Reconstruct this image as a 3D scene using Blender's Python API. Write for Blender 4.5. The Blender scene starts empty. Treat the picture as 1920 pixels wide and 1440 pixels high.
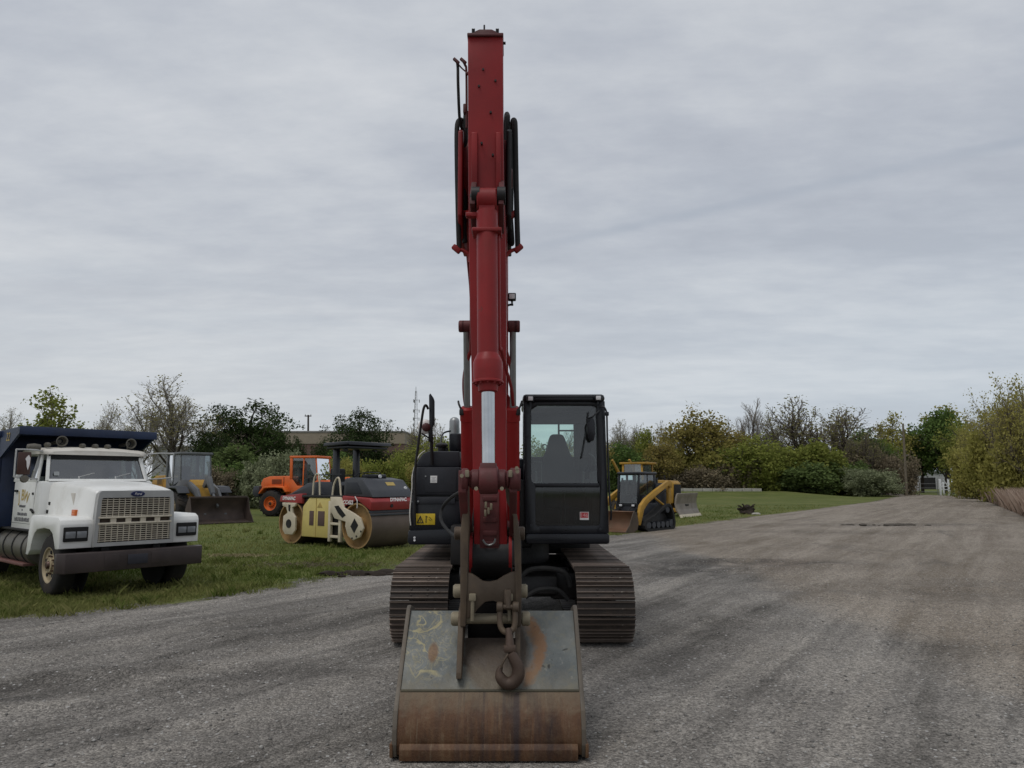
import bpy, bmesh, math, random
import numpy as np
from mathutils import Vector, Matrix, noise as mnoise
R = math.radians
scene = bpy.context.scene
COL = scene.collection
random.seed(7)
# ------------------------------------------------------------------ camera numbers
CAM_H, FPX, PITCH = 1.85, 1400.0, R(7.45)
def ray(px, py):
    cx, cy = (px-960)/FPX, (720-py)/FPX
    return Vector((cx, math.cos(PITCH)-cy*math.sin(PITCH), math.sin(PITCH)+cy*math.cos(PITCH)))
def A(px, py, Y):
    d = ray(px, py); t = Y/d.y
    return Vector((d.x*t, Y, CAM_H+d.z*t))
def G(px, py):
    d = ray(px, py); t = -CAM_H/d.z
    return Vector((d.x*t, d.y*t, 0))
# ------------------------------------------------------------------ objects
ROOTINV = {}
def tag(o, label=None, cat=None, group=None, kind=None):
    if label: o['label'] = label
    if cat: o['category'] = cat
    if group: o['group'] = group
    if kind: o['kind'] = kind
    return o
def thing(name, label, cat, loc=(0,0,0), rz=0, group=None, scale=1):
    o = bpy.data.objects.new(name, None); COL.objects.link(o)
    o.location = loc; o.rotation_euler = (0,0,rz); o.scale = (scale,)*3
    o.empty_display_size = .3
    ROOTINV[o.name] = (Matrix.Translation(Vector(loc)) @ Matrix.Rotation(rz,4,'Z') @ Matrix.Scale(scale,4)).inverted()
    return tag(o, label, cat, group)
def dup(o, parent=None):
    c = o.copy(); COL.objects.link(c)
    if parent is not None: c.parent = parent
    for ch in list(o.children): dup(ch, c)
    return c
def mesh_obj(name, verts, faces, mat, parent=None, smooth=False):
    me = bpy.data.meshes.new(name); me.from_pydata(verts, [], faces); me.update()
    if smooth: me.polygons.foreach_set('use_smooth', [True]*len(me.polygons))
    me.materials.append(mat)
    o = bpy.data.objects.new(name, me); COL.objects.link(o)
    if parent is not None: o.parent = parent
    return o
def frame_of(d, up=Vector((0,0,1))):
    d = Vector(d).normalized()
    if abs(d.dot(up)) > .97: up = Vector((0,1,0))
    s = d.cross(up).normalized(); u = s.cross(d)
    return s, u, d
def smooth_path(pts, k=6):
    P = [Vector(p) for p in pts]
    if len(P) < 3: return P
    out = []
    for i in range(len(P)-1):
        p0, p1, p2, p3 = P[max(i-1,0)], P[i], P[i+1], P[min(i+2,len(P)-1)]
        for j in range(k):
            t = j/k
            out.append(.5*((2*p1)+(p2-p0)*t+(2*p0-5*p1+4*p2-p3)*t*t+(3*p1-p0-3*p2+p3)*t**3))
    out.append(P[-1]); return out
WORLDMODE = [False]
class MB:
    def __init__(s): s.bm = bmesh.new()
    def _merge(s, b, M=None):
        vm = {}
        for v in b.verts: vm[v] = s.bm.verts.new(M @ v.co if M else v.co)
        for f in b.faces:
            try:
                nf = s.bm.faces.new([vm[v] for v in f.verts]); nf.material_index = f.material_index
            except ValueError: pass
        b.free()
    def box(s, lo, hi, bev=0, M=None, seg=2, mi=0):
        b = bmesh.new(); bmesh.ops.create_cube(b, size=1)
        lo, hi = Vector(lo), Vector(hi); c = (lo+hi)/2; d = hi-lo
        for v in b.verts: v.co = Vector((v.co.x*d.x, v.co.y*d.y, v.co.z*d.z))+c
        if bev: bmesh.ops.bevel(b, geom=b.edges[:], offset=min(bev, .45*min(map(abs,d))), segments=seg, affect='EDGES', profile=.5)
        for f in b.faces: f.material_index = mi
        s._merge(b, M); return s
    def cbox(s, c, size, bev=0, rot=None, mi=0):
        M = Matrix.Translation(Vector(c))
        if rot is not None: M = M @ rot
        h = Vector(size)/2
        return s.box(-h, h, bev, M, mi=mi)
    def beam(s, p0, p1, w, h, bev=0, up=Vector((0,0,1))):
        p0, p1 = Vector(p0), Vector(p1); sx, u, d = frame_of(p1-p0, up)
        M = Matrix((sx, d, u)).transposed().to_4x4(); M.translation = (p0+p1)/2
        L = (p1-p0).length
        return s.box((-w/2,-L/2,-h/2), (w/2,L/2,h/2), bev, M)
    def cyl(s, p0, p1, r0, r1=None, n=16, caps=True, bev=0):
        p0, p1 = Vector(p0), Vector(p1); r1 = r0 if r1 is None else r1
        sx, u, d = frame_of(p1-p0)
        prof = [(r0, 0), (r1, (p1-p0).length)]
        if bev:
            L = prof[1][1]; prof = [(r0-bev,0),(r0,bev),(r1,L-bev),(r1-bev,L)]
        return s.lathe(prof, p0, d, n, caps)
    def lathe(s, prof, origin, axis, n=24, caps=True, closed=False):
        origin = Vector(origin); sx, u, d = frame_of(axis); rings = []
        for r, h in prof:
            if r < 1e-6: rings.append([s.bm.verts.new(origin+d*h)])
            else: rings.append([s.bm.verts.new(origin+d*h+(sx*math.cos(a)+u*math.sin(a))*r) for a in [2*math.pi*k/n for k in range(n)]])
        if closed: rings.append(rings[0])
        for a, b in zip(rings, rings[1:]):
            for k in range(n):
                k2 = (k+1) % n
                if len(a) == 1 and len(b) == 1: continue
                if len(a) == 1: s.bm.faces.new((a[0], b[k2], b[k]))
                elif len(b) == 1: s.bm.faces.new((a[k], a[k2], b[0]))
                else: s.bm.faces.new((a[k], a[k2], b[k2], b[k]))
        if caps and not closed:
            if len(rings[0]) > 1: s.bm.faces.new(rings[0][::-1])
            if len(rings[-1]) > 1: s.bm.faces.new(rings[-1])
        return s
    def tube(s, pts, r, n=8, smooth=6, caps=True):
        P = smooth_path(pts, smooth) if smooth else [Vector(p) for p in pts]
        rings = []; prev = None
        for i, p in enumerate(P):
            d = (P[min(i+1,len(P)-1)]-P[max(i-1,0)])
            if d.length < 1e-7: d = Vector((0,0,1))
            d.normalize()
            if prev is None: sx, u, _ = frame_of(d)
            else:
                sx = (prev-d*prev.dot(d))
                sx = sx.normalized() if sx.length > 1e-6 else frame_of(d)[0]
                u = sx.cross(d)
            prev = sx
            rr = r(i/(len(P)-1)) if callable(r) else r
            rings.append([s.bm.verts.new(p+(sx*math.cos(a)+u*math.sin(a))*rr) for a in [2*math.pi*k/n for k in range(n)]])
        for a, b in zip(rings, rings[1:]):
            for k in range(n):
                s.bm.faces.new((a[k], a[(k+1)%n], b[(k+1)%n], b[k]))
        if caps: s.bm.faces.new(rings[0][::-1]); s.bm.faces.new(rings[-1])
        return s
    def prism(s, pts, w0, w1, plane='yz', bev=0, M=None, mi=0):
        f = {'yz': lambda a,b,w: Vector((w,a,b)), 'xz': lambda a,b,w: Vector((a,w,b)), 'xy': lambda a,b,w: Vector((a,b,w))}[plane]
        b = bmesh.new()
        v0 = [b.verts.new(f(p[0],p[1],w0)) for p in pts]; v1 = [b.verts.new(f(p[0],p[1],w1)) for p in pts]
        b.faces.new(v0); b.faces.new(v1[::-1]); n = len(pts)
        for i in range(n): b.faces.new((v0[i], v1[i], v1[(i+1)%n], v0[(i+1)%n]))
        bmesh.ops.recalc_face_normals(b, faces=b.faces[:])
        if bev: bmesh.ops.bevel(b, geom=b.edges[:], offset=bev, segments=2, affect='EDGES', profile=.5)
        for fc in b.faces: fc.material_index = mi
        s._merge(b, M); return s
    def frame(s, outer, inner, w0, w1, plane='yz'):
        """ring between two polygons with the same number of points"""
        f = {'yz': lambda a,b,w: Vector((w,a,b)), 'xz': lambda a,b,w: Vector((a,w,b)), 'xy': lambda a,b,w: Vector((a,b,w))}[plane]
        n = len(outer); V = [[s.bm.verts.new(f(p[0],p[1],w)) for p in pl] for w in (w0,w1) for pl in (outer,inner)]
        o0,i0,o1,i1 = V
        for k in range(n):
            j = (k+1)%n
            s.bm.faces.new((o0[k],o0[j],i0[j],i0[k])); s.bm.faces.new((o1[k],i1[k],i1[j],o1[j]))
            s.bm.faces.new((o0[k],o1[k],o1[j],o0[j])); s.bm.faces.new((i0[k],i0[j],i1[j],i1[k]))
        return s
    def loft(s, sections, caps=True):
        rings = [[s.bm.verts.new(Vector(p)) for p in sec] for sec in sections]; n = len(rings[0])
        for a, b in zip(rings, rings[1:]):
            for k in range(n): s.bm.faces.new((a[k], a[(k+1)%n], b[(k+1)%n], b[k]))
        if caps: s.bm.faces.new(rings[0][::-1]); s.bm.faces.new(rings[-1])
        return s
    def sheet(s, rows):
        rings = [[s.bm.verts.new(Vector(p)) for p in r] for r in rows]
        for a, b in zip(rings, rings[1:]):
            for k in range(len(a)-1): s.bm.faces.new((a[k], a[k+1], b[k+1], b[k]))
        return s
    def quad(s, *p):
        s.bm.faces.new([s.bm.verts.new(Vector(q)) for q in p]); return s
    def build(s, name, mat, parent=None, world=None, smooth=38, bevel=0, label=None, solid=0):
        if (WORLDMODE[0] if world is None else world) and parent is not None:
            inv = ROOTINV[root_of(parent).name]
            bmesh.ops.transform(s.bm, matrix=inv, verts=s.bm.verts[:])
        if bevel:
            es = [e for e in s.bm.edges if len(e.link_faces) == 2 and e.calc_face_angle(0) > R(30)]
            bmesh.ops.bevel(s.bm, geom=es, offset=bevel, segments=2, affect='EDGES', profile=.5, clamp_overlap=True)
        bmesh.ops.recalc_face_normals(s.bm, faces=s.bm.faces[:])
        for f in s.bm.faces: f.smooth = True
        for e in s.bm.edges:
            if len(e.link_faces) != 2 or e.calc_face_angle(0) > R(smooth): e.smooth = False
        me = bpy.data.meshes.new(name); s.bm.to_mesh(me); s.bm.free()
        for m in (mat if isinstance(mat, (list,tuple)) else [mat]): me.materials.append(m)
        o = bpy.data.objects.new(name, me); COL.objects.link(o)
        if parent is not None: o.parent = parent
        if label: o['label'] = label
        if solid:
            md = o.modifiers.new('thick','SOLIDIFY'); md.thickness = solid
        return o
def root_of(o):
    while o.parent is not None: o = o.parent
    return o
def text_obj(name, s, size, mat, parent, M, extrude=.002, shear=0, bold=0, spacing=1):
    """flat lettering: local x = reading direction, local y = up, placed by matrix M in the thing's frame"""
    cu = bpy.data.curves.new(name, 'FONT'); cu.body = s; cu.size = size; cu.extrude = extrude
    cu.align_x = 'CENTER'; cu.align_y = 'CENTER'; cu.shear = shear; cu.offset = bold; cu.space_character = spacing
    cu.materials.append(mat)
    tmp = bpy.data.objects.new(name, cu); me = bpy.data.meshes.new_from_object(tmp); bpy.data.objects.remove(tmp); bpy.data.curves.remove(cu)
    if not me.materials: me.materials.append(mat)
    o = bpy.data.objects.new(name, me); COL.objects.link(o); o.parent = parent; o.matrix_basis = M
    return o
def face_M(pos, right, up):
    r = Vector(right).normalized(); u = Vector(up); u = (u-r*u.dot(r)).normalized(); n = r.cross(u)
    M = Matrix((r,u,n)).transposed().to_4x4(); M.translation = Vector(pos); return M
# ------------------------------------------------------------------ materials
def nodes_of(name):
    m = bpy.data.materials.new(name); m.use_nodes = True; nt = m.node_tree
    for n in list(nt.nodes): nt.nodes.remove(n)
    return m, nt, nt.nodes.new, nt.links.new
def ramp(nt, fac, stops, interp='LINEAR'):
    r = nt.nodes.new('ShaderNodeValToRGB'); r.color_ramp.interpolation = interp
    while len(r.color_ramp.elements) < len(stops): r.color_ramp.elements.new(.5)
    for e, (p, c) in zip(r.color_ramp.elements, stops):
        e.position = p; e.color = (*c, 1) if len(c) == 3 else c
    nt.links.new(fac, r.inputs[0]); return r.outputs[0]
def noise_n(nt, vec, scale, detail=4, rough=.55, dist=0):
    n = nt.nodes.new('ShaderNodeTexNoise'); n.inputs['Scale'].default_value = scale
    n.inputs['Detail'].default_value = detail; n.inputs['Roughness'].default_value = rough; n.inputs['Distortion'].default_value = dist
    if vec is not None: nt.links.new(vec, n.inputs['Vector'])
    return n.outputs['Fac']
def mixc(nt, fac, a, b, mode='MIX'):
    m = nt.nodes.new('ShaderNodeMix'); m.data_type = 'RGBA'; m.blend_type = mode
    for s, v in ((m.inputs[0], fac), (m.inputs[6], a), (m.inputs[7], b)):
        if hasattr(v, 'links'): nt.links.new(v, s)
        elif isinstance(v, (int, float)): s.default_value = v
        else: s.default_value = (*v, 1)
    return m.outputs[2]
def mathn(nt, op, a, b=None, clamp=False):
    m = nt.nodes.new('ShaderNodeMath'); m.operation = op; m.use_clamp = clamp
    for i, v in enumerate((a, b)):
        if v is None: continue
        if hasattr(v, 'links'): nt.links.new(v, m.inputs[i])
        else: m.inputs[i].default_value = v
    return m.outputs[0]
def mrange(nt, v, a, b, c=0, d=1, smooth=False):
    m = nt.nodes.new('ShaderNodeMapRange'); m.clamp = True
    if smooth: m.interpolation_type = 'SMOOTHSTEP'
    nt.links.new(v, m.inputs[0])
    for i, x in enumerate((a,b,c,d)): m.inputs[i+1].default_value = x
    return m.outputs[0]
def objvec(nt):
    return nt.nodes.new('ShaderNodeTexCoord').outputs['Object']
def mapped(nt, vec, scale=(1,1,1), rot=(0,0,0), loc=(0,0,0)):
    m = nt.nodes.new('ShaderNodeMapping'); nt.links.new(vec, m.inputs[0])
    m.inputs['Scale'].default_value = scale; m.inputs['Rotation'].default_value = rot; m.inputs['Location'].default_value = loc
    return m.outputs[0]
def finish(nt, color, rough, metal=0, bump=None, bstr=.2, bdist=.01, spec=.5, coat=0, alpha=None):
    p = nt.nodes.new('ShaderNodeBsdfPrincipled'); o = nt.nodes.new('ShaderNodeOutputMaterial')
    for k, v in (('Base Color', color), ('Roughness', rough), ('Metallic', metal), ('Specular IOR Level', spec), ('Coat Weight', coat)):
        s = p.inputs[k]
        if hasattr(v, 'links'): nt.links.new(v, s)
        elif isinstance(v, (int, float)): s.default_value = v
        else: s.default_value = (*v, 1)
    if bump is not None:
        b = nt.nodes.new('ShaderNodeBump'); b.inputs['Strength'].default_value = bstr; b.inputs['Distance'].default_value = bdist
        nt.links.new(bump, b.inputs['Height']); nt.links.new(b.outputs[0], p.inputs['Normal'])
    nt.links.new(p.outputs[0], o.inputs[0]); return p
def paint(name, col, rough=.45, metal=0, var=.18, dirt=(.16,.13,.10), damt=.35, dscale=2.2, spec=.5, bump=.1, streak=False, coat=0, chip=None, chip_amt=.3, vary=0):
    """weathered painted metal: tone variation, patches of dust or grime, fine chips"""
    m, nt, N, L = nodes_of(name); v = objvec(nt)
    n1 = noise_n(nt, v, 1.7, 5); n2 = noise_n(nt, mapped(nt, v, (1,1,.25) if streak else (1,1,1)), dscale, 8, .68); n3 = noise_n(nt, v, 38, 3)
    lo = tuple(c*(1-var) for c in col); hi = tuple(min(1,c*(1+var)) for c in col)
    c = mixc(nt, mrange(nt, n1, .3, .7), lo, hi)
    f = mathn(nt, 'MULTIPLY', mrange(nt, n2, .5, .78), damt)
    f = mathn(nt, 'MULTIPLY', f, mrange(nt, n3, .25, .7, .55, 1))
    c = mixc(nt, f, c, dirt)
    if chip is not None:
        n4 = noise_n(nt, v, 9, 9, .75)
        c = mixc(nt, mathn(nt, 'MULTIPLY', mrange(nt, n4, .64, .68), chip_amt*2, True), c, chip)
    if vary:
        oi = N('ShaderNodeObjectInfo'); vv = mrange(nt, oi.outputs['Random'], 0, 1, 1-vary, 1+vary); cc = N('ShaderNodeCombineColor'); [L(vv, cc.inputs[i]) for i in range(3)]; c = mixc(nt, 1, c, cc.outputs[0], 'MULTIPLY')
    r = mathn(nt, 'ADD', mathn(nt, 'MULTIPLY', f, .4), mrange(nt, n3, .2, .8, rough-.06, rough+.08), True)
    finish(nt, c, r, metal, noise_n(nt, v, 14, 4), bump, .006, spec, coat)
    return m
def glass(name, tint=(.62,.74,.72), refl=.10, rough=.02, dust=.06):
    m, nt, N, L = nodes_of(name)
    t = N('ShaderNodeBsdfTransparent'); t.inputs[0].default_value = (*tint, 1)
    g = N('ShaderNodeBsdfGlossy'); g.inputs['Roughness'].default_value = rough; g.inputs[0].default_value = (.95,.97,1,1)
    d = N('ShaderNodeBsdfDiffuse'); d.inputs[0].default_value = (.42,.42,.40,1)
    lw = N('ShaderNodeLayerWeight'); lw.inputs[0].default_value = .25
    fac = mathn(nt, 'MAXIMUM', mathn(nt, 'MULTIPLY', lw.outputs['Fresnel'], 1.0), refl)
    mx = N('ShaderNodeMixShader'); L(fac, mx.inputs[0]); L(t.outputs[0], mx.inputs[1]); L(g.outputs[0], mx.inputs[2])
    mx2 = N('ShaderNodeMixShader'); L(mathn(nt, 'MULTIPLY', mrange(nt, noise_n(nt, objvec(nt), 3, 6), .35, .75), dust*2), mx2.inputs[0])
    L(mx.outputs[0], mx2.inputs[1]); L(d.outputs[0], mx2.inputs[2])
    o = N('ShaderNodeOutputMaterial'); L(mx2.outputs[0], o.inputs[0]); return m
def plain(name, col, rough=.6, metal=0, emit=None):
    m, nt, N, L = nodes_of(name); v = objvec(nt)
    c = mixc(nt, mrange(nt, noise_n(nt, v, 6, 4), .3, .7), tuple(x*.85 for x in col), tuple(min(1,x*1.12) for x in col))
    finish(nt, c, rough, metal); return m
MAT = {}
MAT['red'] = paint('red_paint', (.235,.013,.014), .46, spec=.3, var=.24, dirt=(.085,.042,.034), damt=.65, chip=(.075,.035,.028), chip_amt=.5, streak=True)
MAT['red_bright'] = paint('bright_red_paint', (.27,.012,.012), .45, spec=.3, var=.12, dirt=(.12,.05,.04), damt=.3)
MAT['red_worn'] = paint('worn_red_paint', (.09,.016,.016), .6, var=.35, dirt=(.06,.045,.035), damt=.85, dscale=5, chip=(.11,.075,.05), chip_amt=.5, bump=.3)
MAT['black'] = paint('black_machine_paint', (.0075,.0085,.012), .30, var=.2, dirt=(.035,.035,.036), damt=.25, spec=.4)
MAT['charcoal'] = paint('charcoal_panel', (.020,.022,.028), .5, var=.15, dirt=(.07,.07,.07), damt=.35, spec=.4)
MAT['dark_steel'] = paint('dark_greasy_steel', (.010,.009,.009), .5, .2, var=.4, dirt=(.034,.026,.020), damt=.6, dscale=4, bump=.3)
MAT['worn_steel'] = paint('worn_brown_steel', (.082,.058,.038), .6, .2, var=.4, dirt=(.17,.12,.070), damt=.75, dscale=5, chip=(.05,.028,.018), chip_amt=.6, bump=.35)
MAT['pin'] = paint('dusty_pin_steel', (.24,.205,.14), .6, .2, var=.25, dirt=(.12,.09,.06), damt=.6, dscale=8, bump=.2)
MAT['track'] = paint('rusty_track_steel', (.058,.045,.037), .7, .1, var=.45, dirt=(.15,.11,.078), damt=.85, dscale=3.5, chip=(.20,.16,.13), chip_amt=.3, bump=.7, vary=.45)
MAT['grouser'] = paint('worn_grouser_edge', (.15,.115,.092), .5, .35, var=.35, dirt=(.06,.045,.036), damt=.8, dscale=7, chip=(.28,.24,.20), chip_amt=.5, bump=.5, vary=.5)
MAT['chrome'] = plain('chrome_rod', (.50,.52,.53), .14, 1)
MAT['grey_rod'] = plain('grey_rod', (.30,.31,.31), .4, .7)
MAT['rubber'] = paint('black_rubber', (.022,.022,.022), .75, var=.2, dirt=(.09,.08,.07), damt=.45, spec=.25)
MAT['tyre'] = paint('dusty_tyre', (.030,.028,.027), .85, var=.25, dirt=(.11,.085,.065), damt=.85, dscale=2.5, spec=.2, bump=.3)
MAT['glass'] = glass('cab_glass', (.78,.88,.85), .09, .02, .02)
MAT['dark_glass'] = glass('dark_window_glass', (.40,.46,.46), .16, .03, .05)
MAT['white_label'] = plain('white_label', (.72,.72,.70), .5)
MAT['yellow_label'] = plain('yellow_label', (.62,.44,.02), .5)
MAT['red_label'] = plain('red_label', (.50,.03,.04), .5)
MAT['label_black'] = plain('label_black', (.012,.012,.012), .6)
MAT['lamp_glass'] = plain('lamp_lens', (.70,.70,.70), .2)
MAT['seat'] = plain('dark_seat_fabric', (.022,.023,.026), .9)
MAT['interior'] = plain('cab_trim', (.10,.105,.11), .8)
# ------------------------------------------------------------------ camera, light, sky
cam_d = bpy.data.cameras.new('camera'); cam = bpy.data.objects.new('camera', cam_d); COL.objects.link(cam)
cam.location = (0,0,CAM_H); cam.rotation_euler = (R(90)+PITCH, 0, 0)
cam_d.sensor_width = 36; cam_d.lens = 36*FPX/1920; cam_d.clip_start = .1; cam_d.clip_end = 3000
scene.camera = cam
SUN_EL, SUN_AZ = R(64), R(-140)          # azimuth from +Y towards +X
sd = bpy.data.lights.new('sun', 'SUN'); sd.energy = 1.1; sd.angle = R(24); sd.color = (1,.965,.92)
sun = bpy.data.objects.new('sun', sd); COL.objects.link(sun)
to_sun = Vector((math.sin(SUN_AZ)*math.cos(SUN_EL), math.cos(SUN_AZ)*math.cos(SUN_EL), math.sin(SUN_EL)))
sun.rotation_euler = to_sun.to_track_quat('Z','Y').to_euler()
w = bpy.data.worlds.new('World'); scene.world = w; w.use_nodes = True; nt = w.node_tree
for n in list(nt.nodes): nt.nodes.remove(n)
sky = nt.nodes.new('ShaderNodeTexSky'); sky.sky_type = 'NISHITA'; sky.sun_disc = False
sky.sun_elevation = SUN_EL; sky.sun_rotation = SUN_AZ; sky.air_density = 1; sky.dust_density = 2; sky.ozone_density = 1
tc = nt.nodes.new('ShaderNodeTexCoord'); gen = tc.outputs['Generated']
sep = nt.nodes.new('ShaderNodeSeparateXYZ'); nt.links.new(gen, sep.inputs[0])
# flat cloud deck: project the direction onto a plane overhead so that streaks thin out towards the horizon
zz = mathn(nt, 'ADD', mathn(nt, 'MAXIMUM', sep.outputs[2], 0), .12)
cmb = nt.nodes.new('ShaderNodeCombineXYZ')
nt.links.new(mathn(nt, 'DIVIDE', sep.outputs[0], zz), cmb.inputs[0]); nt.links.new(mathn(nt, 'DIVIDE', sep.outputs[1], zz), cmb.inputs[1])
deck = cmb.outputs[0]
n_big = noise_n(nt, mapped(nt, deck, (.55,1.0,1), (0,0,R(-14))), .9, 5, .55, .4)
n_str = noise_n(nt, mapped(nt, deck, (.30,2.0,1), (0,0,R(-13)), (3.1,1.7,0)), 1.5, 6, .6, .5)
n_fin = noise_n(nt, mapped(nt, deck, (.8,1.3,1), (0,0,R(20))), 5, 6, .62)
mixn = mathn(nt, 'ADD', mathn(nt, 'MULTIPLY', n_big, .64), mathn(nt, 'ADD', mathn(nt, 'MULTIPLY', n_str, .14), mathn(nt, 'MULTIPLY', n_fin, .22)))
cl = ramp(nt, mixn, [(.39,(4.4,4.70,5.28)), (.465,(5.0,5.30,5.85)), (.54,(5.85,6.12,6.54)), (.62,(6.75,6.95,7.25))])
# paler towards the horizon, a touch bluer low on the right
hz = mrange(nt, sep.outputs[2], .0, .42, 1, 0, True)
cl = mixc(nt, mathn(nt, 'MULTIPLY', hz, .55), cl, mixc(nt, mrange(nt, sep.outputs[0], -.35, .5), (7.0,7.25,7.35), (5.75,6.45,7.1)))
# far band of darker streaks near the horizon
lowb = noise_n(nt, mapped(nt, gen, (1.2,1.2,16), (0,R(2),0)), 2.2, 5, .6, .3)
cl = mixc(nt, mathn(nt, 'MULTIPLY', mrange(nt, lowb, .45, .72), mathn(nt, 'MULTIPLY', hz, .34)), cl, (5.0,5.6,6.25))
# the long thin shaded trail that crosses the right half of the sky
d1, d2 = ray(1000,466).normalized(), ray(1920,262).normalized(); nrm = d1.cross(d2).normalized()
dt = nt.nodes.new('ShaderNodeVectorMath'); dt.operation = 'DOT_PRODUCT'; nt.links.new(gen, dt.inputs[0]); dt.inputs[1].default_value = nrm
dd = mathn(nt, 'ADD', dt.outputs['Value'], mathn(nt, 'MULTIPLY', mathn(nt, 'SUBTRACT', noise_n(nt, gen, 9, 4), .5), .010))
tr = mrange(nt, mathn(nt, 'ABSOLUTE', dd), .0, .013, 1, 0, True)
side = mrange(nt, dd, -.07, .0, 0, 1); side2 = mrange(nt, dd, 0, .012, 1, 0)
soft = mathn(nt, 'MULTIPLY', mathn(nt, 'MULTIPLY', side, side2), .28)
tr = mathn(nt, 'MAXIMUM', mathn(nt, 'MULTIPLY', tr, .65), soft)
tr = mathn(nt, 'MULTIPLY', tr, mrange(nt, sep.outputs[0], -.20, .22, 0, 1, True))
tr = mathn(nt, 'MULTIPLY', tr, mrange(nt, noise_n(nt, gen, 5, 3), .3, .6, .35, 1))
cl = mixc(nt, tr, cl, (3.85,4.3,5.0))
final = mixc(nt, .93, sky.outputs[0], cl)
bg = nt.nodes.new('ShaderNodeBackground'); nt.links.new(final, bg.inputs[0]); bg.inputs[1].default_value = .1
wo = nt.nodes.new('ShaderNodeOutputWorld'); nt.links.new(bg.outputs[0], wo.inputs[0])
scene.view_settings.view_transform = 'Standard'; scene.view_settings.look = 'None'
scene.view_settings.gamma = 1; scene.view_settings.exposure = 0
scene.cycles.max_bounces = 6; scene.cycles.transparent_max_bounces = 12
# ------------------------------------------------------------------ ground
def interp(tab, v):
    if v <= tab[0][0]: return tab[0][1]
    for (a, x), (b, y) in zip(tab, tab[1:]):
        if v <= b: return x+(y-x)*(v-a)/(b-a)
    return tab[-1][1]
EDGE_L = [(-12,-42),(6,-30),(9,-13)]+[(G(*p).y, G(*p).x) for p in ((0,1163),(180,1148),(380,1126),(560,1098),(740,1068),(960,1030),(1180,1003),(1290,986),(1400,972),(1520,957),(1640,941),(1692,930))]
EDGE_R = [(-12,34),(8,20),(20,19)]+[(G(*p).y, G(*p).x) for p in ((1990,990),(1920,968),(1862,944),(1826,931))]
def edge_l(Y): return interp(EDGE_L, Y)
def edge_r(Y): return interp(EDGE_R, Y)
gv, gf = [], []
xs = [-900,-400,-150,-60,-30,-15,0,15,30,60,100,200,400,900]; ys = [-120,-40,0,10,20,40,70,110,170,260,400,700,1400]
for y in ys:
    for x in xs: gv.append((x,y,0))
for j in range(len(ys)-1):
    for i in range(len(xs)-1):
        a = j*len(xs)+i; gf.append((a,a+1,a+1+len(xs),a+len(xs)))
def grass_ground():
    m, nt, N, L = nodes_of('grass_ground'); v = objvec(nt)
    n1 = noise_n(nt, v, .22, 6, .62); n2 = noise_n(nt, mapped(nt, v, (.5,1.6,1)), 1.1, 6, .65); n3 = noise_n(nt, v, 9, 5, .7); n4 = noise_n(nt, v, 60, 3, .7)
    c = ramp(nt, mathn(nt, 'ADD', mathn(nt, 'MULTIPLY', n1, .5), mathn(nt, 'MULTIPLY', n2, .5)),
             [(.36,(.064,.088,.020)), (.47,(.108,.135,.032)), (.55,(.155,.172,.050)), (.64,(.225,.205,.095))])
    c = mixc(nt, mrange(nt, n3, .35, .75), c, (.045,.060,.012), 'MIX')
    c = mixc(nt, mathn(nt,'MULTIPLY',mrange(nt, n4, .4, .8),.5), c, (.15,.15,.055))
    # bare dusty earth showing here and there
    c = mixc(nt, mathn(nt, 'MULTIPLY', mrange(nt, noise_n(nt, v, .6, 7, .7), .60, .70), .7), c, (.12,.098,.072))
    finish(nt, c, .95, 0, n3, .8, .03, .15); return m
MAT['grass_ground'] = grass_ground()
ground = mesh_obj('ground', gv, gf, MAT['grass_ground']); tag(ground, kind='structure')
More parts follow.
